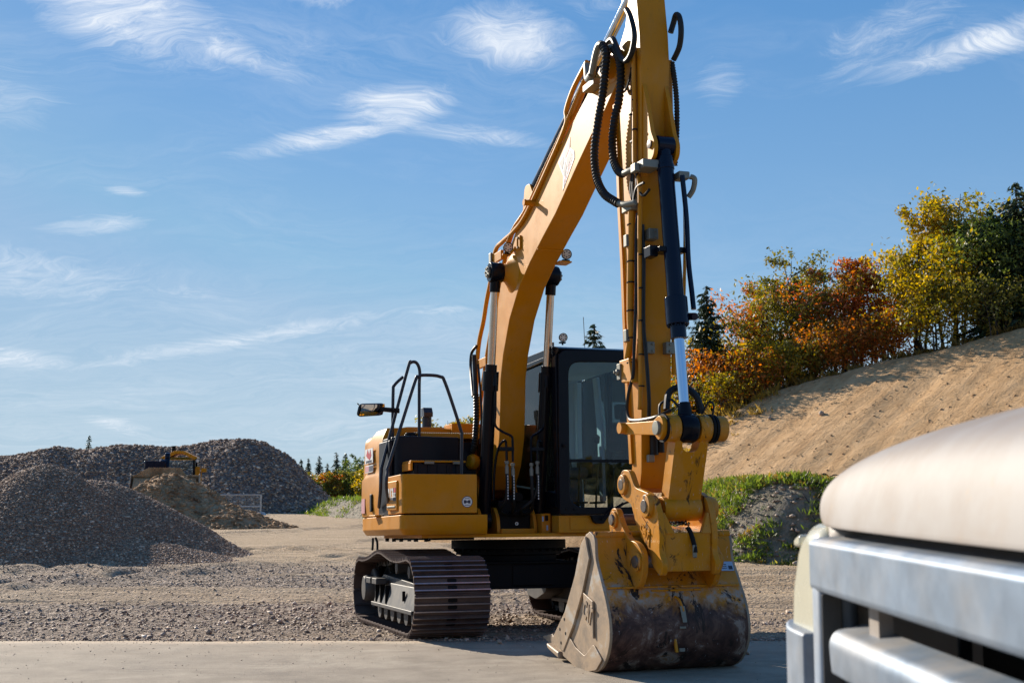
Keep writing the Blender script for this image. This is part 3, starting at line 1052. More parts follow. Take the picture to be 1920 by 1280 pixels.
# root tangle at the foot of the sand slope, behind the truck
b = B()
for i in range(150):
    t0 = 13.6 + 3.6 * random.random(); d0 = -0.4 + 0.55 * random.random()
    xx = (d0 + 25) * 0.75 - 0.66 * t0; yy = (d0 + 25) * 0.66 + 0.75 * t0
    z = float(h_all(xx, yy)); a = random.random() * 6.28; L = 0.2 + 0.5 * random.random()
    p = [(xx, yy, z), (xx + math.cos(a) * L * .5, yy + math.sin(a) * L * .5, z + 0.05 + .22 * random.random()), (xx + math.cos(a) * L, yy + math.sin(a) * L, z + 0.02 + 0.15 * random.random())]
    b.tube(p, 0.008 + 0.012 * random.random(), 5)
tag(b.build('root_tangle', 'bark'), 'dark tangle of roots and brush where the bank meets the sand slope', 'brush')


def tufts(name, pts, hgt, m, blades=22, spread=0.10):
    n = len(pts)
    P = np.repeat(np.array(pts, float), blades, 0)
    k = len(P)
    H = np.repeat(np.array(hgt, float), blades) * (0.5 + 0.7 * rs.rand(k))
    off = rs.randn(k, 2) * spread * np.repeat(np.array(hgt, float), blades)[:, None] * 3
    P[:, :2] += off
    up = np.stack([rs.randn(k) * 0.75, rs.randn(k) * 0.75, np.ones(k)], -1)
    up /= np.linalg.norm(up, axis=1, keepdims=True)
    U = up * (H * 0.5)[:, None]
    a = rs.rand(k) * 6.28
    W = np.stack([np.cos(a), np.sin(a), 0.3 * rs.randn(k)], -1) * (H * 0.10 + 0.004)[:, None]
    C = P + U * 0.9
    me = quads_mesh(name, C, U, W, m)
    return tag(add_obj(name, me), kind='stuff')


n = 7000
y = np.where(rs.rand(n) < 0.72, 25.2 + 8 * rs.rand(n), 25 + 60 * rs.rand(n)); s = 0.1 + 4.6 * rs.rand(n) ** 0.8
x = bank_x(y) + s
dens = fbm(x * 0.55, y * 0.55, 4, 20) + 0.03 * (y > 27) + 0.03 * (x < 4.6)
k = dens > 0.455
x, y = x[k], y[k]
d = 0.75 * x + 0.66 * y - 25
k = d < 0.25
x, y = x[k], y[k]
pts = np.stack([x, y, h_bank(x, y) - 0.01], -1)
hg = 0.07 + 0.13 * rs.rand(len(x)) ** 1.8 + 0.05 * (y > 40)
half_ = rs.rand(len(x)) < 0.68
tufts('green_weeds', pts[half_], hg[half_], 'grass', 34, 0.24)
tufts('dry_weeds', pts[~half_], hg[~half_], 'drygrass', 24, 0.14)
# scrub along the ridge under the trees
n = 900
t = 13 + 22 * rs.rand(n); dd = (ridge_h(t) - 1.55) / 0.58 + 0.3 + 2.4 * rs.rand(n)
x = (dd + 25) * 0.75 - 0.66 * t; y = (dd + 25) * 0.66 + 0.75 * t
k = h_hill(x, y) > 1.4
tufts('ridge_scrub', np.stack([x, y, h_hill(x, y) - 0.03], -1)[k], (0.12 + 0.22 * rs.rand(n) ** 1.4 + 0.18 * (t > 22.0))[k], 'drygrass', 26, 0.14)
# plants on the far end of the bank, beside the sandy track
n = 900
y = 50 + 44 * rs.rand(n); s = 0.2 + 5 * rs.rand(n); x = bank_x(y) + s
k = fbm(x * 0.3, y * 0.3, 3, 21) > 0.42
tufts('far_bank_weeds', np.stack([x, y, h_bank(x, y) - 0.02], -1)[k], (0.16 + 0.22 * rs.rand(n))[k], 'grass', 20, 0.25)
n = 420
t = 21.6 + 4.5 * rs.rand(n); dd = 1.0 + 4.0 * rs.rand(n)
x = (dd + 25) * 0.75 - 0.66 * t; y = (dd + 25) * 0.66 + 0.75 * t
k = (rs.rand(n) < np.clip((t - 21.8) / 2.5, 0.03, 1)) & (h_hill(x, y) > 1.2)
tufts('slope_scrub', np.stack([x, y, h_hill(x, y) - 0.03], -1)[k], (0.12 + 0.2 * rs.rand(n))[k], 'drygrass', 26, 0.14)

# rocks lying on the sand slope: (photo-like spots given along / up the slope)
for (x, y, s, lab) in ((8.95, 29.7, 0.17, 'largest pale rock, half way up the sand slope'),
                       (8.05, 33.3, 0.13, 'dark rock near the top edge of the sand slope under the trees'),
                       (6.85, 28.75, 0.085, 'lower of two small rocks low on the sand slope'),
                       (6.95, 28.95, 0.070, 'upper of two small rocks low on the sand slope'),
                       (12.1, 29.6, 0.13, 'flat pale rock high at the right of the sand slope'),
                       (12.6, 29.4, 0.09, 'small dark rock beside the flat pale rock high on the slope'),
                       (7.45, 29.0, 0.05, 'tiny stone right of the two small rocks low on the slope'),
                       (5.05, 31.3, 0.13, 'round whitish rock among weeds on top of the bank'),
                       (5.75, 26.2, 0.11, 'whitish rock at the foot of the bank beside the truck'),
                       (6.95, 34.5, 0.09, 'brown rock on the crest left of the darker rock')):
    z = float(h_all(x, y)) + s * 0.25
    o = scatter_stones('rock', np.array([[0, 0, 0.0]]), np.array([s]), 'stone', None, kind=None, flat=0.75)
    o.location = (x, y, z); o.rotation_euler = (0, 0, x * 7 + y)
    tag(o, lab, 'rock', 'rocks on the sand slope and the bank')
# fine clods on the slope
n = 1500
t = 8 + 16 * rs.rand(n); dd = 0.1 + 7 * rs.rand(n)
x = (dd + 25) * 0.75 - 0.66 * t; y = (dd + 25) * 0.66 + 0.75 * t
scatter_stones('slope_clods', np.stack([x, y, h_hill(x, y) + 0.005], -1), 0.012 + 0.035 * rs.rand(n) ** 4, 'sandpile', None, hi=False)


# ------------------------------------------------------------------ heaps
def heap(name, x0, x1, y0, y1, step, fn, m, label, cat, stones=0, smat='stone', ssz=(0.03, 0.05), group=None, hi=True, front=None):
    X, Y = np.meshgrid(np.arange(x0, x1, step), np.arange(y0, y1, step * 1.3))
    root = grid_obj(name, X, Y, fn(X, Y), m)
    tag(root, label, cat, group)
    if stones:
        sx = x0 + (x1 - x0) * rs.rand(stones * 3); sy = y0 + ((front or y1) - y0) * rs.rand(stones * 3)
        sz_ = fn(sx, sy); k = sz_ > h_ground(sx, sy) - 0.02
        sx, sy, sz_ = sx[k][:stones], sy[k][:stones], sz_[k][:stones]
        s = ssz[0] + ssz[1] * rs.rand(len(sx)) ** 2.5
        scatter_stones('loose_stones', np.stack([sx, sy, sz_ + s * 0.1], -1), s, smat, root, hi=hi)
    return root


def cone(x, y, cx, cy, h, rep=0.72, rnd=0.35, sx=1.0, sy=1.0):
    r = np.sqrt(((x - cx) / sx) ** 2 + ((y - cy) / sy) ** 2)
    z = h - rep * (np.sqrt(r * r + rnd * rnd) - rnd)
    return np.where(z < 0.35, 0.35 - 0.35 * np.tanh((0.35 - z) / 0.35 * 0.75) * 1.35, z)      # flanks flatten out at the foot


def f_gravel(x, y):
    w = 0.5 * (fbm(x * 0.6, y * 0.6, 4, 30) - 0.5)
    a = cone(x + w, y, -10.75, 29.6, 2.12, 0.64, 0.3, 1.0, 1.0)
    c = cone(x, y + w, -10.0, 30.6, 1.75, 0.60, 0.9, 1.0, 1.0)
    e = cone(x, y, -12.6, 29.2, 1.55, 0.60, 0.5, 1.1, 1.0)
    g = cone(x, y, -8.3, 28.4, 0.48, 0.36, 0.8, 1.0, 0.9)
    z = np.maximum(np.maximum(a, c), np.maximum(e, g))
    z = z + 0.16 * (fbm(x * 0.9, y * 0.9, 5, 31) - 0.5) * sstep(0, 0.4, z)
    lim = (x > -5.2) | (y < 25.0)
    out = z - 0.12
    return np.where(lim, np.minimum(out, -0.35), out)


heap('gravel_pile', -18, -4.6, 25.0, 34.5, 0.075, f_gravel, 'gravel', 'dark grey conical gravel pile at the left, nearest of the heaps', 'gravel pile', 62000, 'stone_dark', (0.010, 0.026), 'heaps of the gravel yard', front=31.5)


def f_sand(x, y):
    w = 0.9 * (fbm(x * 0.5, y * 0.5, 4, 33) - 0.5)
    z = np.maximum(cone(x + w, y, -14.5, 55.0, 2.22, 0.60, 0.5), cone(x + w, y + 1, -12.2, 54.6, 1.0, 0.42, 0.5))
    z = np.maximum(z, cone(x, y, -17.0, 55.2, 1.45, 0.6, 0.5))
    return z - 0.12 + 0.4 * (fbm(x * 1.1, y * 1.1, 5, 34) - 0.5) * sstep(0, 0.4, z)


heap('sand_heap', -22, -9.0, 50.0, 60, 0.12, f_sand, 'sandpile', 'brown heap of damp sand spilling below the raised loader bucket', 'sand heap', 5000, 'sandpile', (0.03, 0.10), group='heaps of the gravel yard')


def f_back(x, y):
    crest = np.interp(x, [-80, -60, -46, -36, -31, -25, -20.5, -18.5, -16.6, -12.6, -10], [2.1, 2.3, 3.0, 4.5, 4.85, 4.9, 5.35, 5.2, 4.2, 0.1, -1.5])
    crest = crest + 0.25 * (vnoise(x * 0.5, x * 0, 3) - 0.5)
    cy = 96.0
    z = crest - 0.62 * (np.sqrt((y - cy) ** 2 + 0.8) - 0.9)
    z = z + 0.55 * (fbm(x * 0.35, y * 0.35, 5, 40) - 0.5)
    # a lower bench pushed against the right end
    b2 = np.interp(x, [-40, -34, -22, -17, -13, -10.5], [0.5, 2.6, 3.0, 2.6, 0.4, -1.2]) - 0.66 * np.maximum(92.0 - y, 0) - 0.6 * np.maximum(y - 96, 0)
    return np.maximum(z, b2 + 0.3 * (fbm(x * 0.8, y * 0.8, 4, 41) - 0.5)) - 0.1


heap('rock_heap', -85, -9, 84, 104, 0.3, f_back, 'gravel_far', 'long dark heap of crushed rock behind the wheel loader and the gate', 'rock heap', 24000, 'stone_dark', (0.04, 0.11), 'heaps of the gravel yard', front=98)


# ------------------------------------------------------------------ trees
def leaf_cloud(name, P, size, m, parent, flat=0.0, seed=1):
    r = np.random.RandomState(seed)
    n = len(P)
    U = r.randn(n, 3); U[:, 2] -= flat; U /= np.linalg.norm(U, axis=1, keepdims=True)
    W = np.cross(U, r.randn(n, 3)); W /= np.linalg.norm(W, axis=1, keepdims=True)
    s = size * (0.55 + 0.9 * r.rand(n, 1))
    me = quads_mesh(name, P, U * s, W * s * 0.55, m)
    return add_obj(name, me, parent)


def broadleaf(x, y, h, w, m, label, seed, name='birch_tree', leaves=5200, bare=0.18, size=0.055, stems=3, z=None, group='autumn trees on the ridge', cat='tree', spread=1.0):
    r = random.Random(seed); rn = np.random.RandomState(seed)
    z0 = float(h_all(x, y)) - 0.05 if z is None else z
    root = empty(name, (x, y, z0))
    tag(root, label, cat, group)
    b = B()
    tips = []
    for s in range(stems):
        a = r.random() * 6.28; lean = (0.05 + 0.22 * r.random()) * w
        hh = h * (0.72 + 0.28 * r.random()) if s else h * 0.97
        base = Vector((math.cos(a) * 0.12 * s, math.sin(a) * 0.12 * s, 0))
        P = [base]
        for k in range(1, 7):
            f = k / 6
            P.append(base + Vector((math.cos(a) * lean * f ** 1.2 + r.uniform(-.05, .05) * h * .3, math.sin(a) * lean * f ** 1.2 + r.uniform(-.05, .05) * h * .3, hh * f)))
        r0 = 0.016 * h * (1.0 if s == 0 else 0.7)
        for k in range(6):
            b.cyl(P[k], P[k + 1], r0 * (1 - k / 6.6), r0 * (1 - (k + 1) / 6.6), 6, caps=False)
        nb = 11
        for k in range(nb):
            f = bare + (0.97 - bare) * (k + r.random()) / nb
            i = min(5, int(f * 6)); p = P[i].lerp(P[i + 1], f * 6 - i)
            prof = math.sin(math.pi * min(1, max(0.10, (f - bare * 0.6) / (1 - bare * 0.6))) ** 0.75)
            L = (0.22 + 0.5 * prof) * w * (0.65 + 0.6 * r.random())
            aa = r.random() * 6.28; e = r.uniform(0.2, 0.9)
            tip = p + Vector((math.cos(aa) * L * math.cos(e), math.sin(aa) * L * math.cos(e), L * math.sin(e)))
            mid = p.lerp(tip, 0.5) + Vector((0, 0, -0.05 * L))
            b.cyl(p, mid, r0 * 0.32, r0 * 0.2, 4, caps=False); b.cyl(mid, tip, r0 * 0.2, r0 * 0.06, 4, caps=False)
            for q in (0.45, 0.75, 1.0):
                tips.append((p.lerp(tip, q), L * (0.30 + 0.12 * r.random())))
    b.build('trunk', 'bark', root)
    T = np.array([t[0][:] for t in tips]); S = np.array([t[1] for t in tips])
    idx = rn.randint(0, len(T), leaves)
    off = rn.randn(leaves, 3); off /= (np.linalg.norm(off, axis=1, keepdims=True) + 1e-6)
    rad = rn.rand(leaves, 1) ** 0.6
    P = T[idx] + off * rad * S[idx][:, None] * np.array([1.05, 1.05, 0.8]) * spread
    P = P[P[:, 2] < h * 1.03]
    leaf_cloud('crown', P, size, m, root, seed=seed + 1)
    return root


def spruce(x, y, h, w, label, seed, z=None, group='dark spruces', leaves=5200, size=0.06, thin=1.0):
    r = random.Random(seed); rn = np.random.RandomState(seed)
    z0 = float(h_all(x, y)) - 0.05 if z is None else z
    root = empty('spruce_tree', (x, y, z0))
    tag(root, label, 'tree', group)
    b = B()
    b.cyl((0, 0, 0), (0, 0, h * 0.98), 0.016 * h, 0.003 * h, 7)
    P = []; U = []
    lev = int(26 + 5 * thin)
    for i in range(lev):
        f = (i + 0.5) / lev
        z = h * (0.10 + 0.88 * f)
        Rr = w * 0.5 * (1 - f) ** 0.85 * (0.75 + 0.5 * r.random()) + 0.02 * h
        nb = 9 if f < 0.85 else 5
        for k in range(nb):
            if r.random() > 0.86 * thin: continue
            a = 6.28 * (k + r.random()) / nb
            L = Rr * (0.65 + 0.55 * r.random())
            dr = 0.10 + 0.30 * (1 - f)
            d = Vector((math.cos(a), math.sin(a), 0))
            tip = Vector((0, 0, z)) + d * L + Vector((0, 0, -dr * L + 0.18 * L * f * 2))
            b.cyl((0, 0, z), tip, 0.0035 * h * (1 - f) + 0.003, 0.002, 4, caps=False)
            cnt = max(4, int(L / w * 2 * 60))
            for q in range(cnt):
                t = 0.12 + 0.88 * (q + r.random()) / cnt
                side = r.uniform(-1, 1) * 0.28 * L * (1.1 - t)
                p = Vector((0, 0, z)).lerp(tip, t) + Vector((-d.y, d.x, 0)) * side + Vector((0, 0, -abs(side) * 0.35 - 0.02 * L + r.uniform(-.02, .02) * h * 0.4))
                P.append(p[:]); U.append((d.x * 0.8 + r.uniform(-.6, .6), d.y * 0.8 + r.uniform(-.6, .6), -0.45 + r.uniform(-.3, .3)))
    b.build('trunk', 'bark', root)
    P = np.array(P); U = np.array(U)
    if len(P) > leaves:
        k = rn.permutation(len(P))[:leaves]; P = P[k]; U = U[k]
    U /= np.linalg.norm(U, axis=1, keepdims=True)
    W = np.cross(U, np.array([0, 0, 1.0]) + 0.5 * rn.randn(len(P), 3)); W /= np.linalg.norm(W, axis=1, keepdims=True)
    s = size * (0.6 + 0.8 * rn.rand(len(P), 1)) * (h / 4.0) ** 0.7
    me = quads_mesh('crown', P, U * s * 1.25, W * s * 0.42, 'needle')
    add_obj('crown', me, root)
    return root


def T(xp, Y):            # plan position from bearing tangent and distance
    return xp * Y, Y


# ridge trees, given as (bearing, distance, height, crown width ...)
ridge = [
    # bearing, dist, h, w, mat, label, seed, leaves, size, stems
    (0.148, 39.5, 3.3, 2.3, 'leaf_yellow', 'yellow-green thicket tree just right of the bucket cylinder', 101, 5200, .05, 4),
    (0.162, 38.2, 2.3, 2.0, 'leaf_orange', 'short orange bush in front of the yellow-green thicket tree', 102, 4600, .045, 4),
    (0.134, 42.0, 3.4, 2.2, 'leaf_green', 'green bush directly behind the bucket cylinder rod', 103, 4600, .05, 3),
    (0.187, 39.5, 3.8, 1.9, 'leaf_orange', 'orange tree below the small spruce at the left of the ridge', 104, 6000, .05, 3),
    (0.193, 38.6, 3.8, 2.0, 'leaf_olive', 'olive-brown tree between two orange ones left of the ridge', 105, 5600, .05, 3),
    (0.202, 40.5, 5.0, 2.4, 'leaf_orange', 'tallest of the orange trees at the left of the ridge', 106, 6200, .055, 3),
    (0.222, 38.4, 4.8, 2.4, 'leaf_olive', 'olive tree with brown tips in the middle of the ridge', 107, 7000, .055, 3),
    (0.214, 36.9, 1.5, 1.5, 'leaf_yellow', 'small yellow-green bush in front of the olive trees', 108, 3400, .045, 4),
    (0.239, 39.5, 4.6, 2.1, 'leaf_olive', 'olive tree left of the red maple', 109, 6000, .055, 3),
    (0.258, 38.0, 4.05, 2.1, 'leaf_red', 'red maple with pink top in the middle of the ridge', 110, 6500, .055, 4),
    (0.247, 36.8, 1.7, 1.5, 'leaf_orange', 'orange undergrowth bush beneath the red maple', 111, 3400, .045, 4),
    (0.276, 38.0, 3.7, 1.9, 'leaf_red', 'second dark red maple, right of the pink-topped one', 112, 5200, .055, 3),
    (0.289, 39.0, 4.0, 2.0, 'leaf_olive', 'thin half-bare tree left of the tall yellow tree', 113, 2900, .05, 3),
    (0.298, 36.3, 1.5, 1.8, 'leaf_orange', 'orange bush at the foot of the half-bare tree', 114, 3600, .045, 4),
    (0.318, 36.5, 4.5, 2.3, 'leaf_yellow', 'left one of the two tall yellow-green trees', 115, 8200, .06, 3),
    (0.347, 36.0, 4.8, 2.7, 'leaf_yellow', 'tall golden-topped tree, highest of the ridge', 116, 9500, .06, 4),
    (0.334, 35.0, 2.2, 1.8, 'leaf_yellow', 'low yellow undergrowth tree below the golden-topped tree', 117, 4200, .05, 4),
    (0.371, 35.0, 3.5, 2.5, 'leaf_green', 'dense green tree right of the golden-topped tree', 118, 8200, .055, 3),
    (0.394, 37.5, 3.9, 2.7, 'leaf_green', 'dark green tree at the right edge of the photograph', 119, 8200, .055, 3),
    (0.382, 34.0, 1.5, 2.0, 'leaf_olive', 'brownish undergrowth below the dense green tree', 120, 3600, .045, 4),
    (0.420, 34.5, 3.8, 3.0, 'leaf_olive', 'olive tree beyond the right edge of the ridge group', 121, 5200, .06, 3),
    (0.170, 36.8, 1.2, 1.5, 'leaf_yellow', 'lowest yellow bush above the grassy end of the sand slope', 122, 3000, .04, 4),
    (0.186, 37.2, 1.7, 1.7, 'leaf_orange', 'orange bush on the crest at the left of the ridge', 123, 3600, .045, 4),
    (0.230, 36.9, 1.3, 1.5, 'leaf_olive', 'olive bush on the crest below the olive trees', 124, 3000, .045, 4),
    (0.268, 36.5, 1.2, 1.6, 'leaf_orange', 'bright orange bush on the crest below the maples', 125, 3000, .045, 4),
]
for (bx, Y, h, w, m_, lab, sd_, nl, sz_, st) in ridge:
    x, y = T(bx, Y)
    broadleaf(x, y, h, w, m_, lab, sd_, 'broadleaf_tree' if h > 2.4 else 'bush', int(nl * 1.0), 0.10 if h < 3 else 0.2, sz_, st, cat='tree' if h > 2.4 else 'bush')
for (bx, Y, h, w, lab, sd_, th) in (
        (0.1535, 38.6, 4.7, 2.3, 'lone dark spruce standing clear of the orange trees', 201, 1.0),
        (0.171, 55.0, 6.4, 2.2, 'small spruce tip between the lone spruce and the orange trees', 202, 1.0),
        (0.196, 50.0, 8.0, 3.0, 'spruce whose top rises behind the orange trees', 203, 1.0),
        (0.381, 35.0, 3.9, 1.9, 'pointed spruce behind the green tree at the right', 204, 1.0),
        (0.402, 34.6, 4.3, 2.9, 'broad spruce at the right edge of the ridge group', 205, 0.95),
        (0.0645, 58.0, 8.0, 3.2, 'dark spruce behind the roof of the excavator cab', 206, 0.95)):
    x, y = T(bx, Y)
    zb = float(h_all(x, y)) - 0.05
    spruce(x, y, h, w, lab, sd_, zb, size=0.075, leaves=6200, thin=th)
for (bx, Y, h, w, m_, lab, sd_) in ((0.083, 56, 6.4, 3.4, 'leaf_yellow', 'yellow-green treetop right of the spruce behind the cab', 131),
                                    (0.055, 60, 5.2, 3.0, 'leaf_olive', 'olive treetop behind the excavator cab', 132),
                                    (-0.028, 62, 4.9, 3.0, 'leaf_olive', 'brownish treetop above the right end of the engine hood', 133),
                                    (-0.046, 63, 5.1, 3.0, 'leaf_yellow', 'yellowish treetop above the engine hood', 134),
                                    (-0.062, 66, 4.8, 3.0, 'leaf_olive', 'olive treetop above the left end of the engine hood', 135),
                                    (0.02, 64, 5.0, 4, 'leaf_green', 'green treetop hidden behind the excavator boom', 136)):
    x, y = T(bx, Y)
    broadleaf(x, y, h, w, m_, lab, sd_, 'broadleaf_tree', 4200, 0.2, .075, 3, z=-0.1)
# far trees at the left, beyond the gate
far = [(-0.1705, 150, 5.6, 1.5, 's', 'leftmost far spruce tip showing over the rock heap'), (-0.1640, 142, 5.7, 1.4, 's', 'second far spruce from the left beside the rock heap'),
       (-0.1585, 138, 5.7, 1.6, 's', 'third far spruce, slender, standing over yellow bushes'), (-0.1500, 140, 6.1, 1.9, 's', 'fourth far spruce, with a ragged narrow crown'),
       (-0.1435, 135, 5.0, 1.7, 's', 'fifth far spruce, short and dark'), (-0.1365, 138, 6.4, 2.2, 's', 'sixth far spruce, dark and full'),
       (-0.1295, 140, 6.4, 2.2, 's', 'far spruce just left of the leafy far tree'), (-0.1165, 137, 5.4, 2.0, 's', 'far spruce nearest to the engine housing'),
       (-0.1235, 137, 6.0, 2.8, 'leaf_green', 'leafy green far tree among the far spruces'), (-0.119, 134, 4.8, 2.6, 'leaf_green', 'rounded green far tree near the engine housing'),
       (-0.1600, 132, 3.6, 2.4, 'leaf_olive', 'olive far bush right beside the rock heap'), (-0.1465, 131, 3.2, 2.2, 'leaf_olive', 'olive far bush below the slender far spruces'),
       (-0.1395, 130, 3.6, 2.2, 'leaf_orange', 'rusty far tree below the full far spruce'), (-0.1335, 129, 3.7, 2.4, 'leaf_olive', 'olive-brown far tree, broadest of its row'),
       (-0.1265, 128, 3.7, 2.6, 'leaf_olive', 'olive-brown far tree below the leafy green far tree'), (-0.1205, 128, 3.2, 2.6, 'leaf_green', 'green far bush at the bend of the sandy track'),
       (-0.1150, 126, 3.9, 2.2, 'leaf_yellow', 'bright yellow far tree next to the engine housing'), (-0.105, 130, 4.8, 3.0, 'leaf_olive', 'olive far tree hidden behind the engine housing'),
       (-0.153, 129, 2.4, 2.4, 'leaf_green', 'low green far bush at the foot of the rock heap')]
for i, (bx, Y, h, w, k, lab) in enumerate(far):
    x, y = T(bx, Y)
    h *= 0.84
    if k == 's':
        spruce(x, y, h, w, lab, 300 + i, 0.25, size=0.09, leaves=2600, group='far trees beyond the yard')
    else:
        broadleaf(x, y, h, w, k, lab, 300 + i, 'broadleaf_tree' if h > 3.3 else 'bush', 2200, 0.05, .11, 3, z=0.25, group='far trees beyond the yard', cat='tree' if h > 3.3 else 'bush')
spruce(-38.9, 118, 6.6, 1.3, 'tiny spruce tip over the far left end of the rock heap', 350, 0.0, size=0.09, leaves=1500, group='far trees beyond the yard')
# unseen foliage belt added behind the camera to darken glass reflections and cut low-sky fill
rr = np.random.RandomState(19)
n = 16000
bx_ = (rr.rand(n) - 0.5) * 190
by_ = -48 - 14 * rr.rand(n) - 0.002 * bx_ ** 2
bz_ = rr.rand(n) ** 0.8 * (8.5 + 4 * vnoise(bx_ * 0.25, bx_ * 0, 8))
tag(leaf_cloud('added_tree_belt', np.stack([bx_, by_, bz_], -1), 0.85, 'leaf_olive', None, seed=14), kind='stuff')
# a distant wood closes the horizon
b = B()
rr = np.random.RandomState(9)
n = 26000
ang = np.linspace(-1.2, 1.2, n) + rr.randn(n) * 0.001
dist = 330 + 120 * rr.rand(n)
hh = rr.rand(n) ** 0.8 * (7 + 5 * vnoise(ang * 60, ang * 0, 5))
P = np.stack([np.sin(ang) * dist, np.cos(ang) * dist, hh * 0.55], -1)
tag(leaf_cloud('distant_wood', P, 1.0, 'leaf_green', None, seed=4), kind='stuff')
# ================================================================== THE EXCAVATOR
# machine axes: x forwards, y to the operator's left, z up; origin under the swing centre
def machine_matrix(ox, oy, deg, pitch, piv=1.45):
    F = Vector((math.sin(R(deg)), -math.cos(R(deg)), 0)); L = Vector((math.cos(R(deg)), math.sin(R(deg)), 0)); Z = Vector((0, 0, 1))
    F2 = F * math.cos(R(pitch)) + Z * math.sin(R(pitch)); Z2 = -F * math.sin(R(pitch)) + Z * math.cos(R(pitch))
    o = Vector((ox, oy, 0)) + F * piv - F2 * piv
    m = Matrix.Identity(4)
    for i, v in enumerate((F2, L, Z2, o)):
        for j in range(3):
            m[j][i] = v[j]
    return m


MU = machine_matrix(-0.2, 14.03, 19.5, 2.0)
MT = machine_matrix(-0.03, 14.03, 16.3, 2.0)
UC = MU.inverted() @ MT                       # undercarriage seen from the slewed upper structure
ex = empty('excavator')
ex.matrix_world = MU
tag(ex, 'large yellow tracked excavator with raised boom, black cab and bucket resting on the pavement', 'excavator')

# ---------------------------------------------------------------- undercarriage
# turntable, carbody
b = B()
b.lathe([(0.50, 0.66), (0.52, 0.68), (0.52, 0.74), (0.57, 0.745), (0.57, 0.80), (0.62, 0.805), (0.62, 0.90), (0.55, 0.90)], (0, 0, 0), (0, 0, 1), 48)
for i in range(36):
    a = 2 * math.pi * i / 36
    b.cyl((0.585 * math.cos(a), 0.585 * math.sin(a), 0.775), (0.585 * math.cos(a), 0.585 * math.sin(a), 0.805), 0.014, n=6)
b.build('swing_bearing', 'carbody', ex, 0.004, mw=UC)
b = B()
b.prism_x([(-1.0, 0.40), (1.0, 0.40), (1.0, 0.60), (0.55, 0.68), (-0.55, 0.68), (-1.0, 0.60)], -0.62, 0.62)
b.box(0.62, 0.66, -1.0, 1.0, 0.655, 0.675)
b.box(0.62, 0.67, -1.0, 1.0, 0.40, 0.42)
b.box(0.62, 0.635, -0.14, 0.30, 0.43, 0.64)
b.build('carbody', 'carbody', ex, 0.006, mw=UC)

# track path: idler in front, sprocket behind, one carrier roller; counter clockwise side view
RF, RR = 0.315, 0.29
IDC, SPC = (1.47, RF + 0.065), (-1.30, RR + 0.075)


def track_path():
    P = []
    # bottom run, rear to front
    for i in range(30):
        f = i / 30
        P.append((SPC[0] + 0.25 + (IDC[0] - 0.12 - SPC[0] - 0.25) * f, 0.065))
    for i in range(25):
        a = -math.pi / 2 + (math.pi * 0.98) * i / 24
        P.append((IDC[0] + RF * math.cos(a), IDC[1] + RF * math.sin(a)))
    top = [(1.40, 0.692), (1.0, 0.665), (0.6, 0.678), (0.18, 0.730), (-0.02, 0.748), (-0.2, 0.735), (-0.6, 0.680), (-0.95, 0.650), (-1.22, 0.650)]
    tp = catmull([Vector((x, 0, z)) for x, z in top], 6)
    P += [(v.x, v.z) for v in tp[1:]]
    for i in range(25):
        a = math.pi * 0.5 + (math.pi * 0.90) * i / 24
        P.append((SPC[0] + RR * math.cos(a), SPC[1] + RR * math.sin(a)))
    P.append((SPC[0] + 0.05, 0.068))
    return P


TP = [Vector((x, 0, z)) for x, z in track_path()]
TP.append(TP[0])
per = sum((a - b_).length for a, b_ in zip(TP[:-1], TP[1:]))
NS = int(round(per / 0.171))
pitchL = per / NS
cen = resample(TP, pitchL)[:NS + 1]
if len(cen) < NS + 1: cen.append(TP[0])

SW = 0.36
b = B()
b.box(-0.090, 0.084, -SW, SW, 0.024, 0.036)
for gx in (-0.066, 0.0, 0.066):
    b.prism([(gx - 0.011, 0.036), (gx + 0.011, 0.036), (gx + 0.006, 0.064), (gx - 0.006, 0.064)], -SW, SW)
b.prism([(0.072, 0.022), (0.094, 0.012), (0.098, 0.020), (0.080, 0.034)], -SW + 0.01, SW - 0.01)
proto_shoe = b.build('track_shoe', 'shoe', None, 0.0)
shoe_me = proto_shoe.data
shoe_me.materials.append(M['grouser'])
for p_ in shoe_me.polygons:
    if p_.center.z > 0.060: p_.material_index = 1
bpy.data.objects.remove(proto_shoe)
b = B()
for sx in (0.0,):
    b.prism_z(roundpoly([(sx - 0.018, -0.045), (sx + 0.018, -0.045), (sx + 0.018, 0.045), (sx - 0.018, 0.045)], 0.016, 3), 0.034, 0.0385)
slot_me_o = b.build('mud_hole', 'carbody', None, 0.0)
slot_me = slot_me_o.data
bpy.data.objects.remove(slot_me_o)


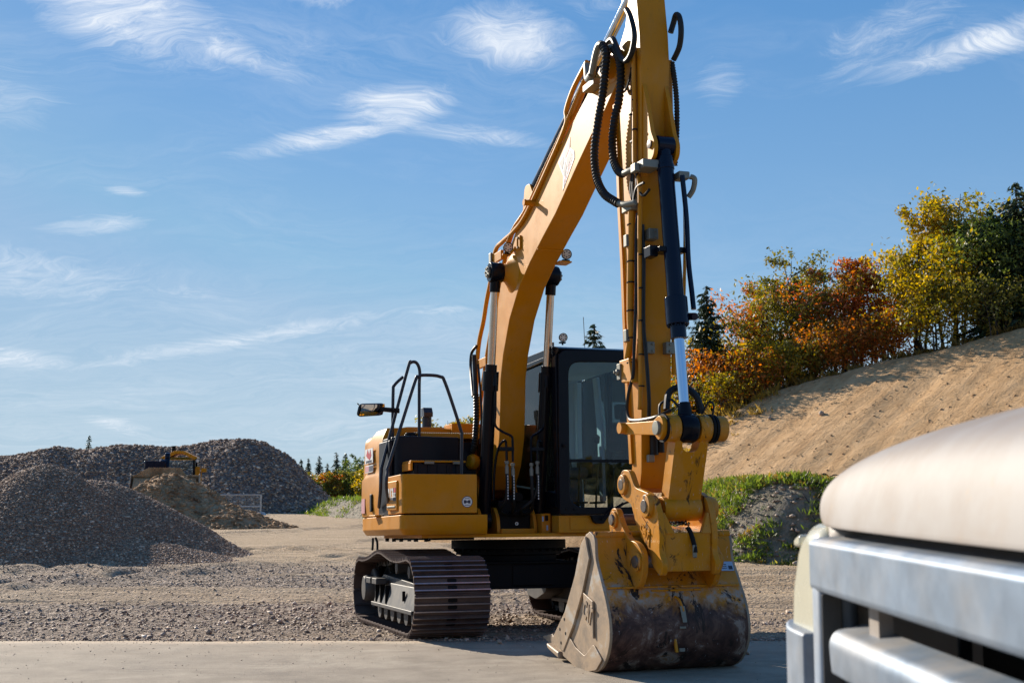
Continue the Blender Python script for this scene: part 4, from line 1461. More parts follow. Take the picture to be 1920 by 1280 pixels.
def make_track(side):
    yc = side * 1.065
    # the chain itself
    b = B()
    for i in range(NS):
        p, q = cen[i], cen[(i + 1) % NS]
        d = (q - p).normalized(); nrm = Vector((d.z, 0, -d.x))
        m = Matrix.Identity(4)
        for j in range(3):
            m[j][0] = d[j]; m[j][1] = (0, 1, 0)[j]; m[j][2] = nrm[j]; m[j][3] = ((p + q) / 2)[j]
        for s in (-1, 1):
            off = 0.012 * (i % 2)
            b.box(-0.095, 0.095, s * 0.075 - 0.02 + off * s, s * 0.075 + 0.02 + off * s, -0.035, 0.024, Matrix.Translation((0, yc, 0)) @ m)
        pp = p
        b.cyl((pp.x, yc - 0.12, pp.z), (pp.x, yc + 0.12, pp.z), 0.022, n=8)
    chain = b.build('track', 'frame_grey', ex, 0, mw=UC)
    rn = random.Random(int(side) + 5)
    for i in range(NS):
        p, q = cen[i], cen[(i + 1) % NS]
        d = (q - p).normalized(); nrm = Vector((d.z, 0, -d.x))
        m = Matrix.Identity(4)
        for j in range(3):
            m[j][0] = d[j]; m[j][1] = (0, 1, 0)[j]; m[j][2] = nrm[j]; m[j][3] = ((p + q) / 2)[j]
        m = Matrix.Translation((0, yc + rn.uniform(-.002, .002), 0)) @ m
        s = add_obj('track_shoe', shoe_me, chain, m)
        if p.x > 0.9:
            for dx in (-0.033, 0.033):
                add_obj('mud_hole', slot_me, chain, m @ Matrix.Translation((dx, 0, 0)))
    # frame
    yo = yc + side * 0.235; yi = yc - side * 0.235
    b = B()
    prof = [(-1.08, 0.20), (1.12, 0.20), (1.20, 0.26), (1.20, 0.42), (1.10, 0.47), (-0.75, 0.535), (-1.02, 0.47), (-1.10, 0.36)]
    b.prism(prof, min(yc - .16, yc + .16), max(yc - .16, yc + .16))
    # sloping outer skirt with bottom flange
    for s in (-1, 1):
        y0 = yc + s * 0.16; y1 = yc + s * 0.235
        b.hexa([(-0.98, y1, 0.215), (1.16, y1, 0.215), (1.16, y0 - s * .01, 0.215), (-0.98, y0 - s * .01, 0.215)],
               [(-0.98, y0 + s * .015, 0.455), (1.16, y0 + s * .015, 0.445), (1.16, y0 - s * .01, 0.445), (-0.98, y0 - s * .01, 0.455)])
        b.box(-1.00, 1.18, min(y1, y1 + s * .025), max(y1, y1 + s * .025), 0.19, 0.232)
    fr = b.build('track_frame', 'frame_grey', ex, 0.008, mw=UC)
    b = B()
    for x in (-0.83, -0.55, -0.25):
        y1 = yc + side * 0.243
        b.box(x - 0.014, x + 0.014, min(y1, y1 - side * .10), max(y1, y1 - side * .10), 0.235, 0.43)
    b.box(0.62, 0.65, min(yo, yo - side * .03), max(yo, yo - side * .03), 0.30, 0.40)
    b.build('frame_rib', 'carbody', fr, 0.003)
    b = B()
    for x in (-0.86, -0.50):
        b.box(x - 0.13, x + 0.13, min(yo - side * .03, yo + side * .085), max(yo - side * .03, yo + side * .085), 0.435, 0.50)
    b.build('frame_step', 'frame_grey', fr, 0.008)
    # rollers
    for x in (-0.84, -0.48, -0.12, 0.24, 0.60, 0.96):
        b = B()
        b.lathe([(0.05, -0.19), (0.105, -0.19), (0.105, -0.13), (0.08, -0.125), (0.08, 0.125), (0.105, 0.13), (0.105, 0.19), (0.05, 0.19)], (x, yc, 0.165), (0, 1, 0), 20)
        b.build('track_roller', 'frame_grey', ex, 0, mw=UC)
    b = B()
    b.lathe([(0.03, -0.17), (0.07, -0.165), (0.07, 0.165), (0.03, 0.17)], (-0.03, yc, 0.625), (0, 1, 0), 18)
    b.lathe([(0.03, -0.17), (0.062, -0.165), (0.062, 0.165), (0.03, 0.17)], (0.62, yc, 0.585), (0, 1, 0), 18)
    b.build('carrier_roller', 'frame_grey', ex, 0, mw=UC)
    b = B()
    b.lathe([(0.06, -0.10), (0.22, -0.085), (0.25, -0.10), (0.275, -0.06), (0.275, 0.06), (0.25, 0.10), (0.22, 0.085), (0.06, 0.10)], (IDC[0], yc, IDC[1]), (0, 1, 0), 32)
    b.cyl((IDC[0], yc - 0.17, IDC[1]), (IDC[0], yc + 0.17, IDC[1]), 0.07, n=16)
    b.build('idler_wheel', 'frame_grey', ex, 0.004, mw=UC)
    # sprocket with teeth and final drive
    b = B()
    nt = 21
    pr = []
    for i in range(nt * 4):
        a = 2 * math.pi * i / (nt * 4)
        r = 0.245 if i % 4 in (0, 3) else 0.285
        pr.append((SPC[0] + r * math.cos(a), SPC[1] + r * math.sin(a)))
    b.prism(pr, yc - 0.02, yc + 0.02)
    b.build('sprocket', 'frame_grey', ex, 0, mw=UC)
    b = B()
    b.lathe([(0.02, 0.30), (0.13, 0.295), (0.15, 0.26), (0.15, 0.19), (0.215, 0.185), (0.225, 0.17), (0.225, 0.14), (0.16, 0.13), (0.16, -0.1), (0.03, -0.12)], (SPC[0], yc, SPC[1]), (0, side, 0), 32)
    b.build('final_drive', 'frame_grey', ex, 0.003, mw=UC)
    # motor guard on the inner side
    b = B()
    yy0, yy1 = yc - side * 0.20, yc - side * 0.42
    b.prism(roundpoly([(-1.45, 0.24), (-1.10, 0.20), (-0.70, 0.30), (-0.70, 0.56), (-1.05, 0.60), (-1.50, 0.52)], 0.06), min(yy0, yy1), max(yy0, yy1))
    b.build('motor_guard', 'frame_grey', ex, 0.01, mw=UC)


make_track(-1)
make_track(1)

# ---------------------------------------------------------------- main frame of the upper structure
b = B()
b.prism_z([(-0.85, -1.0), (1.10, -1.1), (1.12, -0.46), (1.16, 0.22), (1.16, 1.12), (-0.85, 1.1)], 0.925, 0.96)
b.box(-0.8, 0.9, -0.42, -0.36, 0.96, 1.15)
b.box(-0.8, 0.9, 0.26, 0.32, 0.96, 1.15)
b.build('main_frame', 'yellow', ex, 0.004)
b = B()
for (x, y) in ((-0.7, -1.0), (-0.2, -1.05), (0.3, -1.1), (0.5, -1.0), (0.7, -1.05), (0.9, -1.0), (-0.5, -0.8), (0.1, -0.75)):
    b.cyl((x, y, 0.89), (x, y, 0.925), 0.022, n=8)
b.tube([(-0.75, -1.15, 0.93), (-0.76, -1.15, 0.86), (-0.74, -1.16, 0.80)], 0.013, 6)
b.tube([(-0.62, -1.15, 0.93), (-0.55, -1.15, 0.88), (-0.5, -1.16, 0.79)], 0.013, 6)
b.box(-0.6, 0.9, -0.95, -0.5, 0.905, 0.925)
b.build('underside_fitting', 'carbody', ex)

# front right sill and its long side
b = B()
prof = roundpoly([(-1.30, 0.955), (-1.33, 1.00), (-1.33, 1.145), (-0.46, 1.150), (-0.46, 0.955)], [0.03, 0.02, 0.02, 0.01, 0.01])
sill = B()
# footprint in plan, extruded; lower edge chamfered
plan_t = roundpoly([(1.20, -1.345), (1.20, -0.455), (0.80, -0.455), (0.80, -1.12), (-0.97, -1.02), (-0.97, -1.225)], [0.07, 0.01, 0.01, 0.01, 0.01, 0.05], 4)
vb = [(x - (0.035 if x > 0.9 else 0), y + (0.045 if y < -1.15 else 0)) for x, y in plan_t]
n_ = len(plan_t)
bmx = sill.bm
r0 = [bmx.verts.new((x, y, 0.955)) for x, y in vb]
r1 = [bmx.verts.new((x, y, 1.015)) for x, y in plan_t]
r2 = [bmx.verts.new((x, y, 1.150)) for x, y in plan_t]
bmx.faces.new(r0[::-1]); bmx.faces.new(r2)
for A, C_ in ((r0, r1), (r1, r2)):
    for i in range(n_):
        j = (i + 1) % n_
        bmx.faces.new([A[i], A[j], C_[j], C_[i]])
sill.build('right_sill', 'yellow', ex, 0.008, ang=50)
b = B()
b.box(-0.12, 0.16, -1.345, -1.24, 1.151, 1.170)
b.build('sill_step', 'yellow', ex, 0.006)

# tool box
b = B()
plan = roundpoly([(1.195, -1.325), (1.195, -0.56), (0.50, -0.56), (0.50, -1.30)], [0.055, 0.012, 0.01, 0.05], 5)
b.prism_z(plan, 1.165, 1.545)
tb = b.build('tool_box', 'yellow', ex, 0.035, 4, ang=50)
b = B()
b.box(0.62, 1.02, -1.338, -1.30, 1.20, 1.49)
b.build('tool_box_door', 'yellow', tb, 0.012, 3)
b = B()
b.box(0.66, 0.98, -1.346, -1.335, 1.225, 1.245)
b.build('door_handle', 'steel', tb, 0.004)
# round maker's mark on the front
b = B()
b.cyl((1.193, -0.665, 1.275), (1.199, -0.665, 1.275), 0.056, n=32)
badge = b.build('round_badge', 'white', tb)
b = B()
b.lathe([(0.050, 0.0), (0.056, 0.0), (0.056, 0.0015), (0.050, 0.0015)], (1.199, -0.665, 1.275), (1, 0, 0), 32, caps=False)
for (y0, y1, z0, z1) in ((-0.700, -0.676, -0.016, 0.016), (-0.656, -0.632, -0.016, 0.016), (-0.676, -0.656, -0.008, 0.008), (-0.69, -0.64, 0.030, 0.035), (-0.69, -0.64, -0.035, -0.030)):
    b.box(1.199, 1.2005, y0, y1, 1.275 + z0, 1.275 + z1)
b.build('badge_print', 'print_dark', tb)


def face_mw(o, xdir, zdir):
    """matrix for text: local x -> xdir, local y -> up, facing xdir x up"""
    X = Vector(xdir).normalized(); Z = Vector(zdir).normalized(); Y = Z.cross(X)
    m = Matrix.Identity(4)
    for i, v in enumerate((X, Y, Z, Vector(o))):
        for j in range(3): m[j][i] = v[j]
    return m


side_m = lambda x, y, z: face_mw((x, y, z), (1, 0, 0), (0, -1, 0))
front_m = lambda x, y, z: face_mw((x, y, z), (0, 1, 0), (1, 0, 0))
b = B(); b.box(0.90, 1.00, -1.3400, -1.3385, 1.29, 1.42); b.build('number_plate_patch', 'print_dark', tb)
b = B(); b.box(0.925, 0.998, -1.3412, -1.3402, 1.375, 1.417); b.build('red_corner_patch', 'print_red', tb)
text_obj('number_lettering', '313', 0.155, 'white', tb, side_m(0.79, -1.3400, 1.355), 0.001, 0.006)
text_obj('small_lettering', 'GC', 0.065, 'white', tb, side_m(0.952, -1.3420, 1.345), 0.001, 0.002)

# black panels behind the tool box: tank cover, ribbed panels
b = B()
b.prism_z(roundpoly([(0.50, -1.22), (0.50, -0.95), (0.42, -0.50), (-0.05, -0.50), (-0.05, -1.22)], [0.08, 0.06, 0.02, 0.02, 0.02]), 1.155, 1.97)
b.build('tank_cover', 'plastic', ex, 0.02, 3)
b = B()
b.box(-0.02, 0.44, -1.265, -1.225, 1.155, 1.93)
b.build('tank_side_panel', 'plastic', ex, 0.012)
b = B()
b.cyl((0.30, -1.0, 1.97), (0.30, -1.0, 2.0), 0.07, n=20)
b.cyl((0.30, -1.0, 2.0), (0.30, -1.0, 2.02), 0.055, n=20)
b.build('filler_cap', 'black', ex, 0.004)
b = B()
b.box(0.0, 0.30, -0.95, -0.28, 1.155, 1.93)
for i in range(5):
    y = -0.90 + i * 0.115
    b.box(0.30, 0.318, y, y + 0.022, 1.60, 1.90)
b.build('ribbed_panel', 'plastic', ex, 0.006)
b = B()
b.box(0.42, 0.80, -1.10, -0.58, 1.155, 1.68)
for i in range(5):
    y = -1.06 + i * 0.10
    b.box(0.80, 0.812, y, y + 0.02, 1.56, 1.66)
bb = b.build('battery_box', 'plastic', ex, 0.01)
b = B()
b.box(0.40, 0.83, -1.14, -0.56, 1.681, 1.70)
b.hexa([(0.40, -1.145, 1.60), (0.83, -1.145, 1.60), (0.83, -1.12, 1.60), (0.40, -1.12, 1.60)], [(0.40, -1.145, 1.681), (0.83, -1.145, 1.681), (0.83, -1.12, 1.681), (0.40, -1.12, 1.681)])
b.build('tread_plate', 'yellow', ex, 0.006)
b = B()
for (y0, y1) in ((-1.0, -0.90), (-0.70, -0.60)):
    b.box(0.825, 0.845, y0, y1, 1.665, 1.69)
for i in range(22):
    for k in range(5):
        b.box(0.43 + k * 0.08, 0.45 + k * 0.08, -1.12 + i * 0.025, -1.112 + i * 0.025, 1.70, 1.706)
tag(b.build('tread_studs', 'steel', ex), kind='stuff')
b = B()
b.box(-0.30, 0.32, -0.98, -0.10, 1.965, 2.02)
b.build('upper_step_plate', 'yellow', ex, 0.008)
b = B()
for i in range(30):
    b.box(0.28, 0.324, -0.96 + i * 0.024, -0.95 + i * 0.024, 2.02, 2.027)
b.build('step_teeth', 'steel', ex)

# engine housing, side door, counterweight
b = B()
b.prism_x(roundpoly([(-1.06, 1.15), (-1.08, 1.55), (-1.06, 2.08), (-0.90, 2.135), (0.35, 2.135), (0.35, 1.15)], [0.01, 0.1, 0.12, 0.05, 0.05, 0.01]), -1.55, -0.31)
b.box(-0.31, -0.06, -1.10, 0.22, 1.50, 2.10)
b.build('engine_hood', 'yellow', ex, 0.02, 3)
b = B()
b.box(-0.32, -0.02, -0.45, 0.22, 2.02, 2.155)
b.cyl((-0.018, -0.11, 2.09), (-0.010, -0.11, 2.09), 0.035, n=16)
b.build('hood_cover', 'yellow', ex, 0.012)
b = B()
b.cyl((-0.01, -0.11, 2.09), (-0.004, -0.11, 2.09), 0.026, n=16)
b.build('hood_latch', 'carbody', ex)
# right rear door with its swelling outline: horizontal sections stacked upwards
secs = [(1.155, -1.255, -0.84), (1.30, -1.265, -0.85), (1.56, -1.265, -0.83), (1.60, -1.25, -0.74), (1.68, -1.235, -0.62), (1.74, -1.24, -0.64), (1.84, -1.245, -0.76), (1.98, -1.225, -0.70), (2.10, -1.16, -0.52)]
b = B()
rings = []
for z, y, xr in secs:
    xf = 0.02 - 0.10 * max(0, z - 1.9) / 0.2
    rings.append([b.bm.verts.new(p) for p in ((xr, y, z), (xf, y, z), (xf, y + 0.20, z), (xr - 0.05, y + 0.26, z))])
for A, C_ in zip(rings[:-1], rings[1:]):
    for i in range(4):
        j = (i + 1) % 4
        b.bm.faces.new([A[i], A[j], C_[j], C_[i]])
b.bm.faces.new(rings[0][::-1]); b.bm.faces.new(rings[-1])
door = b.build('side_door', 'yellow', ex, 0.018, 3, ang=25)
b = B()
b.box(-0.36, -0.28, -1.285, -1.26, 1.21, 1.40)
b.build('door_latch', 'carbody', door, 0.01)
b = B(); b.box(-0.66, -0.30, -1.265, -1.2585, 1.74, 1.90); b.build('sticker_ground', 'white', door)
b = B()
b.prism([(-0.60, 1.83), (-0.53, 1.895), (-0.46, 1.83), (-0.41, 1.89), (-0.36, 1.82), (-0.44, 1.775), (-0.53, 1.80)], -1.268, -1.2655)
b.build('sticker_emblem', 'print_red', door)
b = B()
for i in range(5):
    b.box(-0.60 + i * 0.055, -0.565 + i * 0.055, -1.268, -1.2655, 1.745 + .004 * (i % 2), 1.772)
b.build('sticker_lettering', 'print_dark', door)
b = B()
b.box(-0.66, -0.30, -1.262, -1.256, 1.64, 1.72)
b.build('sticker_lower_ground', 'white', door)
b = B()
b.box(-0.65, -0.49, -1.264, -1.262, 1.65, 1.71)
b.build('sticker_red_field', 'print_pink', door)
b = B()
b.box(-0.47, -0.31, -1.264, -1.262, 1.65, 1.71)
b.build('sticker_blue_field', 'print_dark', door)
b = B(); b.box(-0.80, -0.64, -1.272, -1.2655, 1.20, 1.36); b.build('rear_sticker', 'print_pink', door)
b = B()
cw = []
for i in range(13):
    a = math.pi / 2 + math.pi * i / 12
    cw.append((-1.10 + 0.95 * math.cos(a), 1.08 * math.sin(a)))
b.prism_z(cw, 0.955, 1.98)
b.build('counterweight', 'yellow', ex, 0.05, 4)
# exhaust stack
b = B()
b.cyl((-1.2, -0.40, 2.12), (-1.2, -0.40, 2.33), 0.055, n=20)
for k in range(8):
    a = k * math.pi / 4
    b.box(-0.006, 0.006, -0.057, -0.050, -0.09, 0.09, Matrix.Translation((-1.2, -0.40, 2.225)) @ Matrix.Rotation(a, 4, 'Z'))
b.prism([(-1.26, 2.33), (-1.13, 2.33), (-1.13, 2.38), (-1.17, 2.44), (-1.26, 2.44)], -0.455, -0.345)
b.build('exhaust_stack', 'rail', ex, 0.012)

# ---------------------------------------------------------------- handrails and mirror
b = B()
b.tube([(0.45, -1.26, 1.20), (0.95, -1.42, 1.42), (0.95, -1.41, 1.60), (0.95, -1.385, 1.68), (0.95, -1.14, 2.45), (0.95, -1.095, 2.53), (0.95, -1.03, 2.55), (0.95, -0.87, 2.54), (0.95, -0.81, 2.47), (0.95, -0.655, 2.02), (0.95, -0.64, 1.93), (0.95, -0.645, 1.56)], 0.017, 10)
b.build('handrail', 'rail', ex)
b = B()
b.tube([(0.10, -1.29, 1.25), (0.35, -1.335, 1.42), (0.35, -1.325, 1.62), (0.35, -1.30, 1.74), (0.35, -1.05, 2.67), (0.35, -1.01, 2.755), (0.35, -0.95, 2.755), (0.35, -0.915, 2.67), (0.35, -0.92, 2.5), (0.35, -0.92, 1.98)], 0.017, 10)
b.build('handrail', 'rail', ex)
b = B()
b.tube([(0.20, -1.17, 1.95), (0.20, -1.165, 2.45), (0.20, -1.15, 2.53), (0.22, -1.06, 2.62)], 0.017, 10)
b.build('handrail', 'rail', ex)
MM = Matrix.Translation((0.49, -1.475, 2.225)) @ Matrix.Rotation(R(24), 4, 'Z') @ Matrix.Rotation(R(19), 4, 'Y') @ Matrix.Diagonal((1, 1.22, 1.22, 1))
b = B()
b.prism_x(roundpoly([(-0.128, -0.06), (0.128, -0.032), (0.135, 0.072), (-0.125, 0.05)], 0.035, 4), -0.02, 0.015)
mir = b.build('mirror', 'black', ex, 0.006, mw=MM)
# convex glass
b = B()
nu, nv = 14, 8
gr = [[b.bm.verts.new((0.016 + 0.014 * (1 - (2 * i / nu - 1) ** 2) + 0.008 * (1 - (2 * j / nv - 1) ** 2), -0.116 + 0.238 * i / nu, (-0.046 + 0.02 * i / nu) + 0.096 * j / nv)) for j in range(nv + 1)] for i in range(nu + 1)]
for i in range(nu):
    for j in range(nv):
        b.bm.faces.new([gr[i][j], gr[i + 1][j], gr[i + 1][j + 1], gr[i][j + 1]])
b.build('mirror_glass', 'mirror', mir)
b = B()
b.hexa([(0.47, -1.37, 2.22), (0.50, -1.37, 2.22), (0.50, -1.17, 2.205), (0.47, -1.17, 2.205)], [(0.47, -1.37, 2.265), (0.50, -1.37, 2.265), (0.50, -1.17, 2.255), (0.47, -1.17, 2.255)])
b.tube([(0.48, -1.58, 2.27), (0.48, -1.615, 2.30)], 0.007, 6, smooth=False)
b.cyl((0.5, -1.24, 2.235), (0.515, -1.24, 2.235), 0.014, n=8)
b.cyl((0.5, -1.20, 2.235), (0.515, -1.20, 2.235), 0.014, n=8)
b.build('mirror_arm', 'black', ex, 0.003)

# ---------------------------------------------------------------- boom foot, brackets, boom cylinders
b = B()
for y0 in (-0.43, -0.245, 0.155, 0.345):
    b.prism(roundpoly([(0.30, 0.96), (0.88, 0.96), (0.86, 1.12), (0.76, 1.23), (0.64, 1.23), (0.40, 1.12)], [0.01, 0.02, 0.08, 0.08, 0.08, 0.05]), y0, y0 + 0.035)
b.box(0.80, 0.90, -0.21, 0.155, 0.96, 1.01)
b.build('cylinder_bracket', 'yellow', ex, 0.006)
b = B()
for y0 in (-0.25, 0.16):
    b.prism(roundpoly([(-0.45, 0.96), (0.45, 0.96), (0.25, 1.45), (0.08, 1.62), (-0.12, 1.62), (-0.30, 1.40)], 0.08), y0, y0 + 0.04)
b.lathe([(0.05, -0.30), (0.085, -0.295), (0.085, 0.255), (0.05, 0.26)], (0.0, 0, 1.50), (0, 1, 0), 24)
b.build('boom_bracket', 'yellow', ex, 0.006)
b = B()
b.lathe([(0.03, -0.06), (0.075, -0.05), (0.085, -0.02), (0.085, 0.02), (0.06, 0.05)], (0.32, -0.33, 1.72), (0.3, -1, 0.2), 20)
b.build('hose_flange', 'yellow', ex, 0.004)
b = B()
b.prism([(0.55, 0.97), (0.78, 0.97), (0.78, 1.30), (0.55, 1.30)], -0.20, 0.15)
b.cyl((0.70, -0.10, 1.25), (0.70, 0.06, 1.34), 0.06, n=14)
b.cyl((0.80, 0.00, 1.33), (0.86, 0.00, 1.33), 0.05, n=14)
b.box(0.6, 0.84, -0.08, 0.10, 1.14, 1.19)
b.build('swivel_block', 'carbody', ex, 0.01)
b = B(); b.lathe([(0.009, 0), (0.017, 0), (0.017, 0.01), (0.009, 0.01)], (0.86, -0.03, 1.06), (1, 0, 0), 16, caps=False); b.build('ring_fitting', 'white', ex)

CYLF, CYLT = (0.72, 1.10), (1.17, 3.60)
for y in (-0.335, 0.275):
    dirv = Vector((CYLT[0] - CYLF[0], 0, CYLT[1] - CYLF[1])); L = dirv.length; dirv.normalize()
    at = lambda s: (CYLF[0] + dirv.x * s, y, CYLF[1] + dirv.z * s)
    b = B()
    b.cyl(at(0.06), at(1.38), 0.066, n=28)
    b.cyl(at(1.33), at(1.53), 0.083, n=28)
    b.cyl(at(1.53), at(1.60), 0.060, n=28)
    b.lathe([(0.03, -0.055), (0.09, -0.055), (0.09, 0.055), (0.03, 0.055)], at(0), (0, 1, 0), 24)
    # squared manifold and feed pipe down the front of the barrel
    s_ = 1 if y < 0 else -1
    b.cyl((at(1.43)[0] + 0.07, y + 0.02 * s_, at(1.43)[2] + 0.06), (at(1.43)[0] + 0.07, y + 0.02 * s_, at(1.43)[2] - 0.06), 0.025, n=10)
    b.tube([(at(1.4)[0] + 0.08, y + 0.03 * s_, at(1.4)[2]), (at(1.1)[0] + 0.10, y + 0.035 * s_, at(1.1)[2]), (at(0.97)[0] + 0.10, y + 0.04 * s_, at(0.97)[2]), (1.02, y + 0.10 * s_, 1.99), (1.05, y + 0.19 * s_, 1.94), (1.05, y + 0.205 * s_, 1.88), (1.05, y + 0.205 * s_, 1.68)], 0.013, 8)
    b.tube([(0.88, y + 0.05 * s_, 1.3), (0.92, y + 0.055 * s_, 1.62), (1.0, y + 0.07 * s_, 1.82), (1.05, y + 0.11 * s_, 1.89), (1.05, y + 0.135 * s_, 1.86), (1.05, y + 0.14 * s_, 1.68)], 0.013, 8)
    bc = b.build('boom_cylinder', 'black', ex, 0.004)
    b = B(); b.cyl(at(1.55), at(L - 0.05), 0.041, n=24); b.build('rod', 'rodbrown', bc)
    b = B()
    b.lathe([(0.04, -0.07), (0.098, -0.07), (0.105, -0.05), (0.105, 0.05), (0.098, 0.07), (0.04, 0.07)], (CYLT[0], y, CYLT[1]), (0, 1, 0), 28)
    b.cyl(at(L - 0.20), at(L - 0.08), 0.055, n=20)
    b.build('rod_eye', 'black', bc, 0.004)
    b = B()
    b.cyl((CYLT[0], y - (0.078 if y < 0 else -0.078), CYLT[1]), (CYLT[0], y - (0.095 if y < 0 else -0.095), CYLT[1]), 0.06, n=20)
    for k in range(6):
        a = k * math.pi / 3
        b.cyl((CYLT[0] + 0.04 * math.cos(a), y - (0.095 if y < 0 else -0.095), CYLT[1] + 0.04 * math.sin(a)), (CYLT[0] + 0.04 * math.cos(a), y - (0.107 if y < 0 else -0.107), CYLT[1] + 0.04 * math.sin(a)), 0.011, n=6)
    b.build('pin_cap', 'steel', bc)
    # clamps
    b = B()
    b.box(0.98, 1.06, min(y + 0.06 * s_, y + 0.22 * s_), max(y + 0.06 * s_, y + 0.22 * s_), 1.79, 1.83)
    b.build('pipe_clamp', 'black', bc, 0.006)
# cross hoses with zinc fittings between the cylinders
for y, dy, sw in ((-0.195, 0.0, -0.015), (-0.130, -0.02, 0.01), (0.070, -0.02, 0.01), (0.135, 0.0, -0.05)):
    b = B()
    b.lathe([(0.010, 0), (0.022, 0.005), (0.022, 0.03), (0.014, 0.035), (0.014, 0.055), (0.020, 0.06), (0.020, 0.13), (0.012, 0.135)], (1.05, y, 1.68 + dy + 0.01), (0, 0, -1), 12)
    b.build('hose_fitting', 'steel', ex)
    b = B()
    b.tube([(1.05, y, 1.57 + dy), (1.06, y, 1.45), (1.04, y + sw, 1.30), (0.95, y + sw * 3, 1.19), (0.82, y * 0.6, 1.15)], 0.018, 10)
    b.build('hydraulic_hose', 'rubber', ex)
    b = B()
    for k in range(9):
        b.box(1.066, 1.0785, y - 0.004, y + 0.004, 1.30 + k * 0.028, 1.318 + k * 0.028)
    if y != 0.070: b.build('hose_print', 'white', ex)

# ---------------------------------------------------------------- boom
bottom = [(0.10, 1.36), (0.38, 1.42), (0.60, 1.66), (0.71, 1.95), (0.755, 2.30), (0.77, 2.55), (0.86, 2.80), (1.07, 3.14), (1.37, 3.42), (1.70, 3.61), (2.06, 3.78), (2.40, 3.93), (2.70, 4.10), (3.0, 4.27), (3.3, 4.43), (3.6, 4.56), (3.84, 4.70)]
nose = [(3.96, 4.78), (3.98, 4.90), (3.90, 5.0), (3.75, 5.02)]
topl = [(3.50, 4.97), (3.2, 4.82), (2.45, 4.52), (1.67, 4.17), (1.35, 4.06), (1.08, 3.88), (0.82, 3.58), (0.58, 3.20), (0.34, 2.75), (0.14, 2.35), (-0.02, 1.95), (-0.12, 1.62), (-0.08, 1.42)]
prof = bottom + nose + topl
b = B()
b.prism(prof, -0.155, 0.125)
boom = b.build('boom', 'yellow', ex, 0.012, 2, ang=20)
# raised edge strips of the side plates and weld seams
b = B()
for s, y in ((-1, -0.155), (1, 0.125)):
    pass
for (xa, za, xb, zb) in ((0.752, 2.60, 0.80, 2.62), (1.90, 3.700, 1.93, 3.715)):
    b.cyl((xa + 0.005, -0.154, za), (xa + 0.005, 0.124, za), 0.007, n=8)
b.build('weld_seam', 'yellow', boom)
# cylinder boss through the boom: flared castings
for s in (-1, 1):
    yo = -0.155 if s < 0 else 0.125
    b = B()
    b.lathe([(0.20, 0.0), (0.15, 0.03), (0.095, 0.075), (0.085, 0.12)], (CYLT[0], yo, CYLT[1]), (0, s, 0), 28)
    b.build('cylinder_boss', 'yellow', boom, ang=60)
# stiffener brackets with lamps
def lamp(name, x, y, z, r=0.047, parent=ex, brk=True):
    b = B()
    b.lathe([(r * 0.3, -0.055), (r * 0.8, -0.05), (r * 1.08, -0.02), (r * 1.12, 0.012), (r * 0.98, 0.014), (r * 0.96, 0.004)], (x, y, z), (1, -0.12, -0.12), 28)
    if brk:
        b.box(x - 0.045, x - 0.005, y - r * 0.8, y + r * 0.8, z - r * 1.45, z - r * 1.1)
        b.cyl((x - 0.02, y, z - r * 1.9), (x - 0.02, y, z - r * 1.3), 0.010, n=8)
    l = b.build(name, 'black', parent)
    b = B()
    b.lathe([(0.001, 0.006), (r * 0.93, 0.006), (r * 0.93, 0.009), (0.001, 0.011)], (x, y, z), (1, -0.12, -0.12), 28)
    b.build('lens', 'lamp_face', l)
    b = B()
    d = Vector((1, -0.12, -0.12)).normalized(); u = Vector((0.12, 1, 0)).normalized(); v = d.cross(u)
    for k in range(6):
        a = k * math.pi / 3 + 0.5
        p = Vector((x, y, z)) + d * 0.009 + (u * math.cos(a) + v * math.sin(a)) * r * 0.6
        b.cyl(p, p + d * 0.004, r * 0.15, n=10)
    b.build('led', 'seat', l)
    return l


lamp('work_lamp', 1.22, -0.215, 3.86)
lamp('work_lamp', 1.70, 0.235, 3.715)
lamp('work_lamp', 1.26, 0.36, 2.945, 0.040)
b = B()
b.tube([(1.20, -0.27, 3.79), (1.20, -0.20, 3.785), (1.21, -0.185, 3.80), (1.30, -0.165, 3.84)], 0.012, 6)
b.box(1.38, 1.46, -0.175, -0.156, 3.80, 3.94)
b.box(1.36, 1.40, -0.185, -0.175, 3.81, 3.93)
b.box(1.62, 1.78, 0.126, 0.26, 3.615, 3.63)
b.build('lamp_bracket', 'yellow', boom, 0.003)
b = B()
for z in (3.82, 3.92):
    b.cyl((1.42, -0.175, z), (1.42, -0.19, z), 0.012, n=8)
b.build('bracket_bolt', 'bolt', boom)

# boom pipes along the top edge
pipe1 = [(3.27, -0.17, 5.11), (2.95, -0.17, 4.98), (2.76, -0.17, 4.83), (2.75, -0.17, 4.70), (2.42, -0.17, 4.50), (1.67, -0.17, 4.12), (1.27, -0.17, 4.02), (0.94, -0.17, 3.99), (0.70, -0.17, 3.95), (0.58, -0.17, 3.74), (0.38, -0.17, 3.46), (0.26, -0.17, 3.25), (0.10, -0.17, 3.04), (0.02, -0.17, 2.78), (-0.02, -0.17, 2.46)]
b = B(); b.tube(pipe1, 0.024, 10); b.build('boom_pipe', 'yellow', boom)
b = B(); b.tube([(3.21, -0.12, 5.02), (2.82, -0.12, 4.78), (2.27, -0.12, 4.54), (1.67, -0.12, 4.24), (1.27, -0.12, 4.12), (1.02, -0.13, 3.97), (0.72, -0.14, 3.55), (0.36, -0.15, 2.95), (0.10, -0.15, 2.45), (-0.05, -0.16, 2.1)], 0.024, 10); b.build('boom_pipe', 'yellow', boom)
b = B(); b.tube([(3.20, -0.175, 4.97), (2.80, -0.175, 4.73), (2.27, -0.175, 4.47), (1.67, -0.175, 4.17), (1.30, -0.175, 4.06), (1.08, -0.18, 3.93)], 0.016, 8); b.build('boom_pipe', 'yellow', boom)
